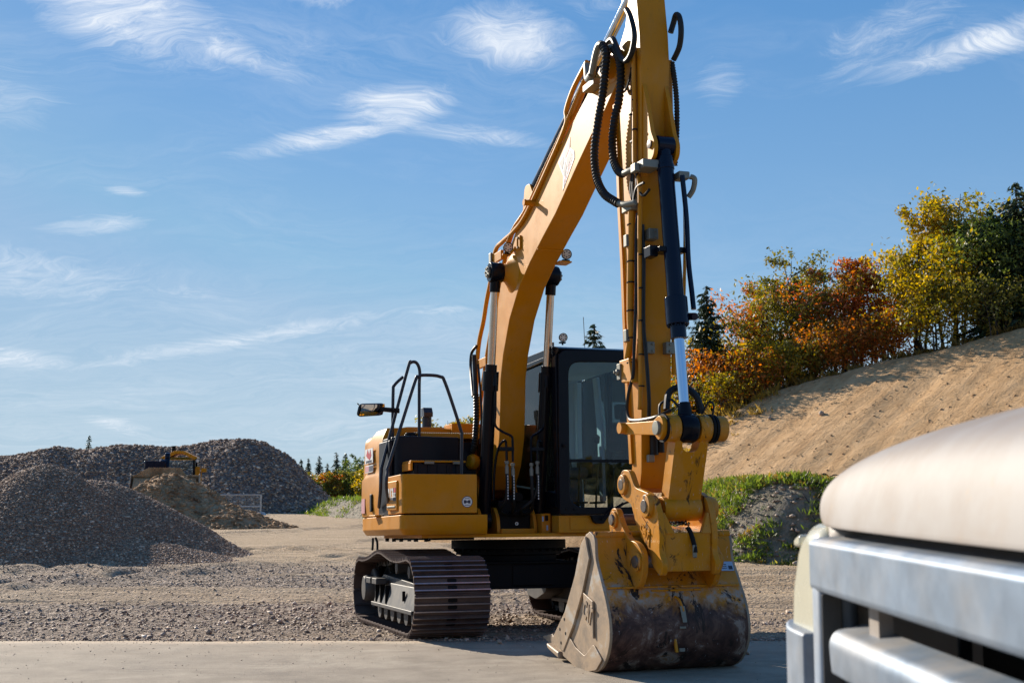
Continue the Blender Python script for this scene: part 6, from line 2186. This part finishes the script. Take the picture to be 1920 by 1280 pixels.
# ears that take the coupler pins
b = B()
ear = roundpoly([(3.89, 1.02), (3.93, 1.14), (4.04, 1.15), (4.12, 1.02), (4.26, 0.90), (4.40, 0.88), (4.50, 0.80), (4.50, 0.66), (4.42, 0.55), (4.335, 0.52), (4.20, 0.74), (4.15, 0.93), (4.0, 0.92), (3.92, 0.93)], 0.05, 3)
for y0 in (-0.335, 0.285):
    b.prism(ear, y0, y0 + 0.05)
be = b.build('bucket_ear', 'yellow_dirty', bk, 0.006)
b = B()
for yy in (-0.335, 0.305):
    s = -1 if yy < 0 else 1
    y = yy if s < 0 else 0.335
    for (x, z, r) in ((4.005, 1.055, 0.058), (4.42, 0.735, 0.062)):
        b.lathe([(r * 0.6, 0), (r * 1.15, 0), (r * 1.15, 0.018), (r * 0.6, 0.022)], (x, y, z), (0, s, 0), 24)
b.build('ear_boss', 'yellow_dirty', bk, 0.003)
b = B()
for (x, z, r) in ((4.005, 1.055, 0.045), (4.42, 0.735, 0.048)):
    b.lathe([(0.001, -0.372), (r * .9, -0.37), (r, -0.36), (r, 0.36), (r * .9, 0.37), (0.001, 0.372)], (x, 0, z), (0, 1, 0), 22)
b.build('bucket_pin', 'bolt', bk)
# lifting eye strip on the back
b = B()
b.tube([(4.385, -0.02, 0.47), (4.425, 0.0, 0.44), (4.45, 0.02, 0.36)], 0.010, 6)
b.hexa([(4.43, -0.055, 0.06), (4.455, -0.055, 0.06), (4.455, -0.035, 0.06), (4.43, -0.035, 0.06)], [(4.36, -0.075, 0.47), (4.385, -0.075, 0.47), (4.385, -0.055, 0.47), (4.36, -0.055, 0.47)])
b.build('lifting_eye', 'yellow_dirty', bk, 0.004)
b = B()
b.hexa([(4.455, 0.005, 0.28), (4.463, 0.005, 0.28), (4.463, 0.04, 0.28), (4.455, 0.04, 0.28)], [(4.44, -0.01, 0.40), (4.448, -0.01, 0.40), (4.448, 0.03, 0.40), (4.44, -0.01 + 0.04, 0.40)])
b.box(4.452, 4.461, -0.02, 0.03, 0.235, 0.25); b.box(4.44, 4.452, -0.025, 0.02, 0.065, 0.09)
b.build('worn_tape', 'steel', bk)
b = B()
d_ = Vector((0.5, 0, 0.86))
b.hexa([(4.272, 0.43, 0.65), (4.279, 0.43, 0.65), (4.279, 0.56, 0.65), (4.272, 0.56, 0.65)], [(4.240, 0.43, 0.72), (4.247, 0.43, 0.72), (4.247, 0.56, 0.72), (4.240, 0.56, 0.72)])
lb = b.build('blue_label', 'print_blue', bk)
b = B()
b.hexa([(4.2755, 0.515, 0.66), (4.2765, 0.515, 0.66), (4.2765, 0.55, 0.66), (4.2755, 0.55, 0.66)], [(4.2625, 0.515, 0.688), (4.2635, 0.515, 0.688), (4.2635, 0.55, 0.688), (4.2625, 0.55, 0.688)])
for k in range(3):
    z = 0.668 + k * 0.014
    x = 4.2795 - (z - 0.65) * 0.457
    b.box(x - 0.001, x + 0.0012, 0.44, 0.50, z, z + 0.005)
b.build('label_print', 'print_dark', bk)
# teeth with adapters
for i in range(5):
    y = -0.52 + i * 0.26
    b = B()
    b.hexa([(3.24, y - 0.055, 0.035), (3.44, y - 0.06, -0.02), (3.44, y + 0.06, -0.02), (3.24, y + 0.055, 0.035)], [(3.20, y - 0.05, 0.13), (3.42, y - 0.055, 0.06), (3.42, y + 0.055, 0.06), (3.20, y + 0.05, 0.13)])
    ad = b.build('tooth_adapter', 'bucket_side', bk, 0.012)
    b = B()
    b.hexa([(2.95, y - 0.035, 0.085), (3.23, y - 0.05, 0.035), (3.23, y + 0.05, 0.035), (2.95, y + 0.035, 0.085)], [(2.95, y - 0.033, 0.10), (3.21, y - 0.045, 0.135), (3.21, y + 0.045, 0.135), (2.95, y + 0.033, 0.10)])
    b.build('tooth', 'bucket_side', bk, 0.010)
b = B(); b.hexa([(3.24, BR - 0.05, 0.02), (3.50, BR - 0.05, -0.045), (3.50, BR + 0.03, -0.045), (3.24, BR + 0.03, 0.02)], [(3.22, BR - 0.05, 0.065), (3.49, BR - 0.05, 0.01), (3.49, BR + 0.03, 0.01), (3.22, BR + 0.03, 0.065)]); b.build('corner_shroud', 'bucket_side', bk, 0.015, 3)
# ---------------------------------------------------------------- cab
CX0, CX1, CY0, CY1 = -0.50, 1.25, 0.30, 1.26
b = B()
b.prism_x(roundpoly([(0.30, 0.96), (0.30, 1.135), (1.24, 1.135), (1.24, 0.96)], 0.01), 1.00, 1.205)
b.build('cab_fascia', 'yellow', ex, 0.008)
b = B()
b.prism([(1.206, 0.99), (1.215, 0.99), (1.215, 1.115), (1.206, 1.115)], 0.42, 1.10)
b.build('fascia_panel', 'yellow', ex, 0.02, 3)
b = B()
b.box(0.70, 0.98, 0.20, 0.299, 0.96, 1.16)
b.build('front_deck_panel', 'yellow', ex, 0.006)
b = B(); b.box(0.98, 0.984, 0.235, 0.27, 1.085, 1.14); b.build('deck_label', 'carbody', ex)
b = B(); b.box(0.98, 0.984, 0.25, 0.268, 0.99, 1.04); b.box(0.98, 0.984, 0.205, 0.222, 1.08, 1.13); b.build('deck_label', 'print_blue', ex)
cabp = 'black'
# front frame ring
def ring_x(b, outer, inner, x0, x1):
    vo = [[b.bm.verts.new((x, y, z)) for y, z in outer] for x in (x0, x1)]
    vi = [[b.bm.verts.new((x, y, z)) for y, z in inner] for x in (x0, x1)]
    n = len(outer)
    for i in range(n):
        j = (i + 1) % n
        b.bm.faces.new([vo[1][i], vo[1][j], vi[1][j], vi[1][i]])
        b.bm.faces.new([vo[0][j], vo[0][i], vi[0][i], vi[0][j]])
        b.bm.faces.new([vo[0][i], vo[0][j], vo[1][j], vo[1][i]])
        b.bm.faces.new([vi[0][j], vi[0][i], vi[1][i], vi[1][j]])


b = B()
outer = roundpoly([(CY0, 1.145), (CY1, 1.145), (CY1 - 0.02, 2.84), (CY0 + 0.02, 2.82)], [0.02, 0.02, 0.14, 0.09], 6)
inner = roundpoly([(CY0 + 0.115, 1.215), (CY1 - 0.09, 1.215), (CY1 - 0.10, 2.72), (CY0 + 0.125, 2.70)], [0.16, 0.10, 0.12, 0.14], 6)
ring_x(b, outer, inner, 1.185, 1.235)
cab = b.build('cab', cabp, ex, 0.010, 3)
# the rest of the shell: floor, roof, pillars
b = B()
b.box(CX0, 1.185, CY0 + 0.01, CY1 - 0.01, 1.145, 1.21)
b.build('floor', 'carbody', cab)
b = B()
roofp = roundpoly([(CX0, 2.70), (-0.40, 2.80), (0.2, 2.87), (1.1, 2.875), (1.245, 2.835), (1.20, 2.79), (1.10, 2.775), (-0.40, 2.72)], 0.04, 3)
b.prism(roofp, CY0 + 0.02, CY1 - 0.02)
b.build('roof', cabp, cab, 0.02, 3)
b = B()
b.box(-0.40, 1.16, CY0 + 0.06, CY1 - 0.06, 2.705, 2.72)
b.build('headliner', 'cabin', cab)
b = B()
b.prism([(CX0, 1.21), (-0.40, 1.21), (-0.40, 2.74), (CX0, 2.70)], CY0, CY0 + 0.06)
b.prism([(CX0, 1.21), (-0.40, 1.21), (-0.40, 2.74), (CX0, 2.70)], CY1 - 0.06, CY1)
b.prism([(0.36, 1.21), (0.43, 1.21), (0.43, 2.80), (0.36, 2.80)], CY1 - 0.055, CY1 - 0.005)
b.prism([(1.04, 2.74), (1.185, 2.78), (1.185, 1.21), (1.12, 1.21)], CY0, CY0 + 0.045)
b.prism([(1.04, 2.74), (1.185, 2.78), (1.185, 1.21), (1.12, 1.21)], CY1 - 0.05, CY1 - 0.005)
b.prism([(-0.40, 2.72), (1.1, 2.755), (1.1, 2.80), (-0.40, 2.775)], CY0, CY0 + 0.04)
b.prism([(-0.40, 1.21), (1.12, 1.21), (1.12, 1.36), (-0.40, 1.50)], CY0, CY0 + 0.04)
b.build('pillar', cabp, cab, 0.008)
# inner rear wall with its window
b = B()
outer = [(CY0 + 0.06, 1.21), (CY1 - 0.06, 1.21), (CY1 - 0.06, 2.70), (CY0 + 0.06, 2.70)]
outer = roundpoly(outer, 0.02, 5)
inner = roundpoly([(CY0 + 0.16, 1.75), (CY1 - 0.20, 1.75), (CY1 - 0.22, 2.48), (CY0 + 0.16, 2.48)], 0.09, 5)
ring_x(b, outer, inner, CX0 + 0.06, CX0 + 0.12)
b.build('rear_wall', 'cabin', cab)
b = B(); b.box(CX0 + 0.02, CX0 + 0.025, CY0 + 0.1, CY1 - 0.1, 1.70, 2.6); b.build('rear_window', 'glass', cab)
b = B()
b.prism([(0.26, 1.3), (0.36, 1.3), (0.34, 2.1), (0.24, 2.68), (0.12, 2.68), (0.22, 2.1)], CY1 - 0.10, CY1 - 0.06)
b.prism([(-0.40, 1.3), (-0.28, 1.3), (-0.30, 2.1), (-0.28, 2.68), (-0.40, 2.68)], CY1 - 0.12, CY1 - 0.06)
b.build('inner_trim', 'cabin', cab, 0.01)
b = B(); b.prism(roundpoly([(-0.38, 1.52), (1.08, 1.38), (1.05, 2.73), (-0.38, 2.70)], 0.06, 4), CY0 + 0.012, CY0 + 0.018); b.build('side_window', 'glass', cab)
b = B(); b.prism(roundpoly([(-0.38, 1.4), (1.12, 1.3), (1.05, 2.73), (-0.38, 2.70)], 0.06, 4), CY1 - 0.025, CY1 - 0.019); b.build('door_window', 'glass', cab)
b = B()
b.prism_x(roundpoly([(CY0 + 0.10, 1.70), (CY1 - 0.08, 1.70), (CY1 - 0.09, 2.735), (CY0 + 0.11, 2.715)], [0.01, 0.01, 0.12, 0.14], 5), 1.200, 1.206)
b.build('windscreen', 'glass_dark', cab)
b = B()
b.prism_x(roundpoly([(CY0 + 0.10, 1.20), (CY1 - 0.08, 1.20), (CY1 - 0.08, 1.675), (CY0 + 0.10, 1.675)], [0.15, 0.1, 0.01, 0.01], 5), 1.200, 1.206)
b.build('lower_windscreen', 'glass_dark', cab)
b = B(); b.box(1.19, 1.215, CY0 + 0.10, CY1 - 0.08, 1.672, 1.702); b.build('window_rail', cabp, cab)
b = B()
b.prism_x([(0.63, 1.135), (0.66, 1.07), (0.69, 1.05), (0.77, 1.05), (0.80, 1.09), (0.84, 1.135)], 1.216, 1.26)
b.tube([(1.27, 0.74, 1.09), (1.275, 0.85, 1.16), (1.28, 0.98, 1.245), (1.28, 1.12, 1.30)], 0.012, 6, smooth=False)
b.tube([(1.27, 0.72, 1.10), (1.275, 0.86, 1.19), (1.28, 0.98, 1.26)], 0.008, 6, smooth=False)
b.build('wiper', 'carbody', cab, 0.004)
b = B()
b.lathe([(0.01, 0), (0.02, 0), (0.02, 0.03), (0.01, 0.035)], (1.236, CY0 + 0.055, 1.84), (1, 0, 0), 12)
b.lathe([(0.006, 0), (0.012, 0), (0.012, 0.008), (0.006, 0.01)], (1.236, CY0 + 0.075, 1.20), (1, 0, 0), 10)
b.lathe([(0.006, 0), (0.012, 0), (0.012, 0.008), (0.006, 0.01)], (1.236, CY0 + 0.16, 1.195), (1, 0, 0), 10)
b.build('frame_bolt', 'carbody', cab)
b = B()
b.cyl((1.0, CY0 + 0.05, 2.86), (1.0, CY0 + 0.05, 2.93), 0.012, n=8)
b.box(0.98, 1.04, CY0 + 0.03, CY0 + 0.08, 2.86, 2.88)
b.tube([(0.0, 1.13, 2.86), (0.0, 1.13, 3.12), (0.0, 1.12, 3.40)], 0.004, 5, smooth=False)
b.build('antenna', 'bolt', cab)
# operator's place
b = B()
b.box(-0.10, 0.36, 0.52, 1.0, 1.55, 1.67)
b.hexa([(-0.16, 0.54, 1.62), (-0.02, 0.54, 1.62), (-0.02, 0.98, 1.62), (-0.16, 0.98, 1.62)], [(-0.30, 0.56, 2.22), (-0.20, 0.56, 2.22), (-0.20, 0.96, 2.22), (-0.30, 0.96, 2.22)])
b.hexa([(-0.30, 0.65, 2.26), (-0.22, 0.65, 2.26), (-0.22, 0.87, 2.26), (-0.30, 0.87, 2.26)], [(-0.33, 0.66, 2.44), (-0.25, 0.66, 2.44), (-0.25, 0.86, 2.44), (-0.33, 0.86, 2.44)])
b.box(-0.02, 0.30, 0.56, 0.96, 1.25, 1.55)
b.build('seat', 'seat', cab, 0.04, 4)
b = B()
for y in (0.42, 1.06):
    b.box(0.0, 0.44, y - 0.06, y + 0.06, 1.55, 1.78)
    b.cyl((0.40, y, 1.78), (0.44, y, 1.93), 0.016, n=8)
    b.lathe([(0.015, 0), (0.032, 0.01), (0.034, 0.08), (0.012, 0.10)], (0.44, y, 1.92), (0.2, 0, 1), 12)
b.box(0.72, 0.80, 0.42, 0.52, 1.90, 2.08)
b.cyl((0.76, 0.47, 1.21), (0.76, 0.47, 1.9), 0.02, n=8)
for y in (0.66, 0.86):
    b.cyl((0.85, y, 1.21), (0.92, y, 1.66), 0.012, n=8)
    b.box(0.80, 1.0, y - 0.05, y + 0.05, 1.26, 1.28)
b.build('controls', 'plastic', cab, 0.006)
b = B(); b.box(1.02, 1.06, 1.08, 1.16, 2.05, 2.25); b.box(0.95, 1.0, 0.95, 1.10, 1.80, 1.92); b.build('monitor', 'carbody', cab, 0.01)

# ================================================================== WHEEL LOADER on the far sand heap
LX, LY = -15.35, 58.0
ld = empty('wheel_loader', (LX, LY, -0.05), 0)
ld.rotation_euler = (0, 0, R(-90 + 9))       # local x = forwards, toward the camera
tag(ld, 'yellow wheel loader with raised full-width bucket behind the brown sand heap', 'wheel loader')
# bucket (opening forwards and down), local x forwards y left
b = B()
bp = [(2.2, 1.45), (2.9, 1.25), (3.05, 1.30), (2.45, 1.62), (2.30, 1.85), (2.40, 2.10), (2.34, 2.14), (2.15, 2.00), (2.05, 1.70)]
b.prism(bp, -1.42, 1.42)
lb_ = b.build('bucket', 'sandpile', ld, 0.02)
for y in (-1.46, 1.42):
    b = B(); b.prism([(2.10, 1.50), (2.95, 1.22), (2.95, 1.40), (2.52, 2.16), (2.40, 2.20), (2.12, 1.95)], y, y + 0.04); b.build('bucket_cheek', 'bucket_side', lb_, 0.01)
b = B(); b.prism_x([(-1.42, 2.05), (-0.72, 2.46), (0.62, 2.46), (0.95, 2.05)], 2.34, 2.42); b.build('spill_guard', 'sandpile', lb_, 0.01)
b = B()
b.prism([(2.2, 1.5), (3.0, 1.2), (3.25, 0.9), (3.1, 1.6), (2.6, 2.0), (2.3, 2.0)], -1.3, 1.3)
b.build('sand_load', 'sandpile', lb_)
b = B()
b.prism([(-0.2, 1.2), (2.1, 1.5), (2.15, 1.75), (1.2, 1.9), (-0.2, 1.8)], -0.45, -0.33)
b.prism([(-0.2, 1.2), (2.1, 1.5), (2.15, 1.75), (1.2, 1.9), (-0.2, 1.8)], 0.33, 0.45)
b.build('lift_arm', 'yellow', ld, 0.02)
b = B()
b.prism([(1.35, 2.35), (1.55, 2.35), (1.35, 3.10), (1.20, 3.15)], -0.16, 0.05)
b.prism([(0.4, 2.6), (1.5, 2.9), (1.5, 3.0), (0.4, 2.75)], -0.1, 0.0)
b.cyl((1.6, -0.06, 2.66), (1.6, -0.30, 2.66), 0.17, n=16)
b.build('tilt_lever', 'navy', ld, 0.02)
b = B(); b.box(1.75, 1.85, -0.95, -0.12, 2.38, 2.75); b.build('front_block', 'navy', ld, 0.02)
# cab
b = B()
for (x, y) in ((0.0, -0.65), (0.0, 0.65), (-1.3, -0.65), (-1.3, 0.65)):
    b.box(x - 0.05, x + 0.05, y - 0.05, y + 0.05, 1.5, 3.0)
b.box(-1.3, 0.0, -0.68, 0.68, 1.1, 1.55)
lc = b.build('cab', 'black', ld, 0.01, mw=Matrix.Translation((0, 0.33, 0)))
b = B()
b.prism_x([(-0.82, 2.83), (-0.78, 2.98), (-0.20, 3.26), (0.20, 3.26), (0.78, 2.98), (0.82, 2.83), (0.70, 2.83), (0.16, 3.12), (-0.16, 3.12), (-0.70, 2.83)], -1.45, 0.12)
b.box(-1.4, 0.0, -0.64, 0.64, 2.86, 2.98)
b.build('roof', 'yellow', lc, 0.02)
b = B(); b.box(0.03, 0.04, -0.60, 0.60, 1.55, 2.98); b.build('windscreen', 'glass_dark', lc)
b = B(); b.box(-1.25, -0.05, 0.64, 0.65, 1.55, 2.9); b.build('side_window', 'glass_dark', lc)
b = B(); b.box(-0.9, -0.4, -0.25, 0.25, 1.5, 2.3); b.build('seat', 'seat', lc, 0.05)
for y in (-0.80, 0.82):
    b = B(); b.box(0.10, 0.22, y - 0.10, y + 0.10, 2.72, 2.90); h = b.build('headlamp', 'black', lc, 0.02)
    b = B(); b.cyl((0.22, y, 2.81), (0.235, y, 2.81), 0.075, n=14); b.build('lens', 'lamp_face', h)
b = B(); b.box(0.1, 0.16, 0.98, 1.22, 2.30, 2.48); b.tube([(0.0, 0.7, 2.5), (0.1, 1.0, 2.45)], 0.02, 6, smooth=False); b.build('mirror', 'yellow', lc, 0.01)
b = B(); b.box(-0.1, 0.0, 0.70, 0.92, 0.9, 2.55); b.tube([(0.0, 0.95, 1.2), (0.0, 0.98, 2.3)], 0.025, 6, smooth=False); b.build('side_ladder', 'yellow', lc, 0.01)
b = B(); b.cyl((-0.7, 0, 3.2), (-0.7, 0, 3.5), 0.09, n=12); b.build('exhaust', 'carbody', ld)
b = B()
b.prism([(-3.4, 0.9), (-1.4, 0.9), (-1.4, 2.1), (-3.2, 1.95)], -0.8, 0.8)
b.prism([(-1.4, 0.7), (1.2, 0.7), (1.2, 1.4), (-1.4, 1.4)], -0.5, 0.5)
b.build('body', 'yellow', ld, 0.05)
for x in (0.75, -2.2):
    for y in (-1.0, 1.0):
        b = B(); b.lathe([(0.3, -0.25), (0.62, -0.25), (0.70, -0.15), (0.70, 0.15), (0.62, 0.25), (0.3, 0.25)], (x, y, 0.70), (0, 1, 0), 28)
        w_ = b.build('wheel', 'rubber', ld, 0.02)
        b = B(); b.lathe([(0.05, -0.16), (0.30, -0.20), (0.32, 0.20), (0.05, 0.16)], (x, y, 0.70), (0, 1, 0), 20); b.build('rim', 'yellow', w_)

# ================================================================== site gate
gt = empty('site_gate', (-18.9, 84.0, -0.12))
tag(gt, 'low galvanised pipe gate standing in front of the dark rock heap', 'gate')
for x in (-1.2, 0.0, 2.55):
    b = B(); b.cyl((x, 0, 0), (x, 0, 1.32), 0.05, n=8); b.build('post', 'galv', gt)
for z in (1.30, 0.55):
    b = B(); b.cyl((-1.2, 0, z), (2.55, 0, z), 0.032, n=8); b.build('rail', 'galv', gt)
b = B()
for i in range(38):
    x = -1.15 + i * 0.1; b.box(x - 0.004, x + 0.004, -0.004, 0.004, 0.06, 1.28)
for i in range(12):
    b.box(-1.2, 2.55, -0.005, 0.005, 0.1 + i * 0.1, 0.108 + i * 0.1)
tag(b.build('wire_mesh', 'galv', gt), kind='stuff')
b = B(); b.hexa([(2.2, -.3, 0), (2.9, -.3, 0), (2.9, .3, 0), (2.2, .3, 0)], [(2.35, -.2, .18), (2.75, -.2, .18), (2.75, .2, .18), (2.35, .2, .18)]); b.build('foot_block', 'galv', gt)

# ================================================================== pickup truck in the right foreground (its nose points left)
tk = empty('pickup_truck', (1.3, 1.6, 0))
tag(tk, 'dusty white truck nose with chrome grille, out of focus at the right edge', 'truck')


def tb_(fn):
    return Matrix.Translation((-1.3, -1.6, 0))


TM = Matrix.Translation((-1.3, -1.6, 0))
# hood: lofted sections running back (+x) from the lip
b = B()
ysec = [0.35, 0.7, 1.1, 1.5, 1.9, 2.25, 2.45, 2.58, 2.66, 2.72]
def hood_sec(y):
    e = min(1, max(0, (y - 1.90) / 0.82)) ** 2.4
    d0 = 0.0 + 0.035 * e ** 3 + 0.004 * (1.5 - y) ** 2
    P = [(0.594, 1.2905), (0.592, 1.292), (0.598, 1.335), (0.613, 1.392), (0.645, 1.440), (0.72, 1.474), (0.82, 1.503), (1.0, 1.535), (1.4, 1.58), (1.9, 1.63), (2.6, 1.69)]
    out = []
    for x, z in P:
        drop = (z - 1.30) * 0.40 * e
        out.append((x + d0, z - drop))
    return out
def end_shift(i, y):
    # the side edge of the hood runs slanting down from its tip
    return -0.17 * max(0, (y - 2.2) / 0.52) ** 2 * max(0, 1 - i / 2.6)
rings = [[b.bm.verts.new((x, y + end_shift(i, y), z)) for i, (x, z) in enumerate(hood_sec(y))] for y in ysec]
for A, C_ in zip(rings[:-1], rings[1:]):
    for i in range(len(A) - 1):
        b.bm.faces.new([A[i], C_[i], C_[i + 1], A[i + 1]])
# edge down the far side
low = [b.bm.verts.new((x + 0.02, 2.735, z - 0.05)) for x, z in hood_sec(2.70)]
for i in range(4, len(low) - 1):
    b.bm.faces.new([rings[-1][i], low[i], low[i + 1], rings[-1][i + 1]])
hd = b.build('hood', 'truck_white', tk, ang=60, mw=TM)
md = hd.modifiers.new('thick', 'SOLIDIFY'); md.thickness = 0.012; md.offset = -1
md = hd.modifiers.new('sub', 'SUBSURF'); md.levels = 2; md.render_levels = 2
b = B()
b.box(0.90, 2.6, 0.3, 2.60, 0.60, 1.27)
b.build('front_structure', 'truck_dark', tk, mw=TM)
b = B()
b.prism_x([(2.50, 0.92), (2.78, 0.92), (2.80, 1.05), (2.780, 1.19), (2.715, 1.285), (2.62, 1.322), (2.50, 1.31)], 0.625, 2.6)
b.build('fender', 'truck_white', tk, 0.05, 5, mw=TM)
b = B()
b.prism_x([(2.54, 0.95), (2.80, 0.95), (2.815, 1.05), (2.79, 1.17), (2.725, 1.265), (2.64, 1.298), (2.54, 1.29)], 0.597, 0.80)
b.build('headlamp', 'headlamp', tk, 0.045, 5, mw=TM)
b = B(); b.hexa([(0.62, 2.80, 1.245), (0.66, 2.80, 1.245), (0.66, 2.86, 1.24), (0.62, 2.86, 1.24)], [(0.62, 2.80, 1.27), (0.66, 2.80, 1.27), (0.66, 2.85, 1.26), (0.62, 2.85, 1.26)]); b.build('fender_marker', 'headlamp', tk, 0.008, mw=TM)
# grille surround
b = B()
b.prism([(0.583, 1.172), (0.578, 1.18), (0.578, 1.262), (0.590, 1.272), (0.72, 1.280), (0.72, 1.172), (0.60, 1.170)], 0.3, 2.525)
b.build('grille_top_bar', 'truck_chrome', tk, 0.012, 4, mw=TM)
b = B()
b.prism([(0.580, 0.60), (0.580, 1.20), (0.60, 1.245), (0.66, 1.245), (0.66, 0.60)], 2.47, 2.53)
b.build('grille_side_bar', 'truck_chrome', tk, 0.02, 4, mw=TM)
b = B()
b.prism([(0.586, 0.60), (0.586, 1.168), (0.625, 1.168), (0.625, 0.60)], 2.462, 2.469)
b.build('grille_inner_frame', 'truck_grey', tk, 0.005, mw=TM)
for (z0, z1) in ((1.025, 1.105), (0.86, 0.93), (0.70, 0.77)):
    b = B()
    b.prism(roundpoly([(0.592, z0), (0.588, z1 - 0.02), (0.60, z1), (0.66, z1 + 0.012), (0.66, z0)], [0.008, 0.02, 0.01, 0.001, 0.001], 4), 0.3, 2.425)
    b.build('grille_bar', 'truck_chrome', tk, 0.012, 4, mw=TM)
b = B()
for y in (0.9, 1.3, 1.7, 2.1):
    b.box(0.72, 0.74, y, y + 0.012, 0.62, 1.165)
b.build('grille_strut', 'truck_dark', tk, mw=TM)
b = B(); b.box(0.63, 0.655, 2.24, 2.30, 1.11, 1.16); b.build('clip', 'truck_white', tk, mw=TM)
b = B()
b.prism_z(roundpoly([(0.570, 2.56), (0.567, 2.70), (0.61, 2.90), (0.95, 2.93), (0.95, 2.56)], [0.01, 0.10, 0.10, 0.02, 0.01], 5), 0.62, 1.085)
b.prism_z(roundpoly([(0.50, 0.3), (0.50, 2.56), (0.95, 2.56), (0.95, 0.3)], 0.02), 0.45, 0.70)
bmp = b.build('bumper', 'truck_chrome', tk, 0.03, 4, mw=TM)
b = B()
b.lathe([(0.20, -0.13), (0.36, -0.13), (0.40, -0.09), (0.40, 0.09), (0.36, 0.13), (0.20, 0.13)], (1.62, 2.52, 0.40), (0, 1, 0), 32)
w_ = b.build('wheel', 'rubber', tk, 0.01, mw=TM)
b = B(); b.lathe([(0.03, 0.0), (0.19, 0.03), (0.21, 0.09), (0.21, -0.09), (0.03, -0.1)], (1.62, 2.52, 0.40), (0, 1, 0), 24); b.build('rim', 'truck_chrome', w_)
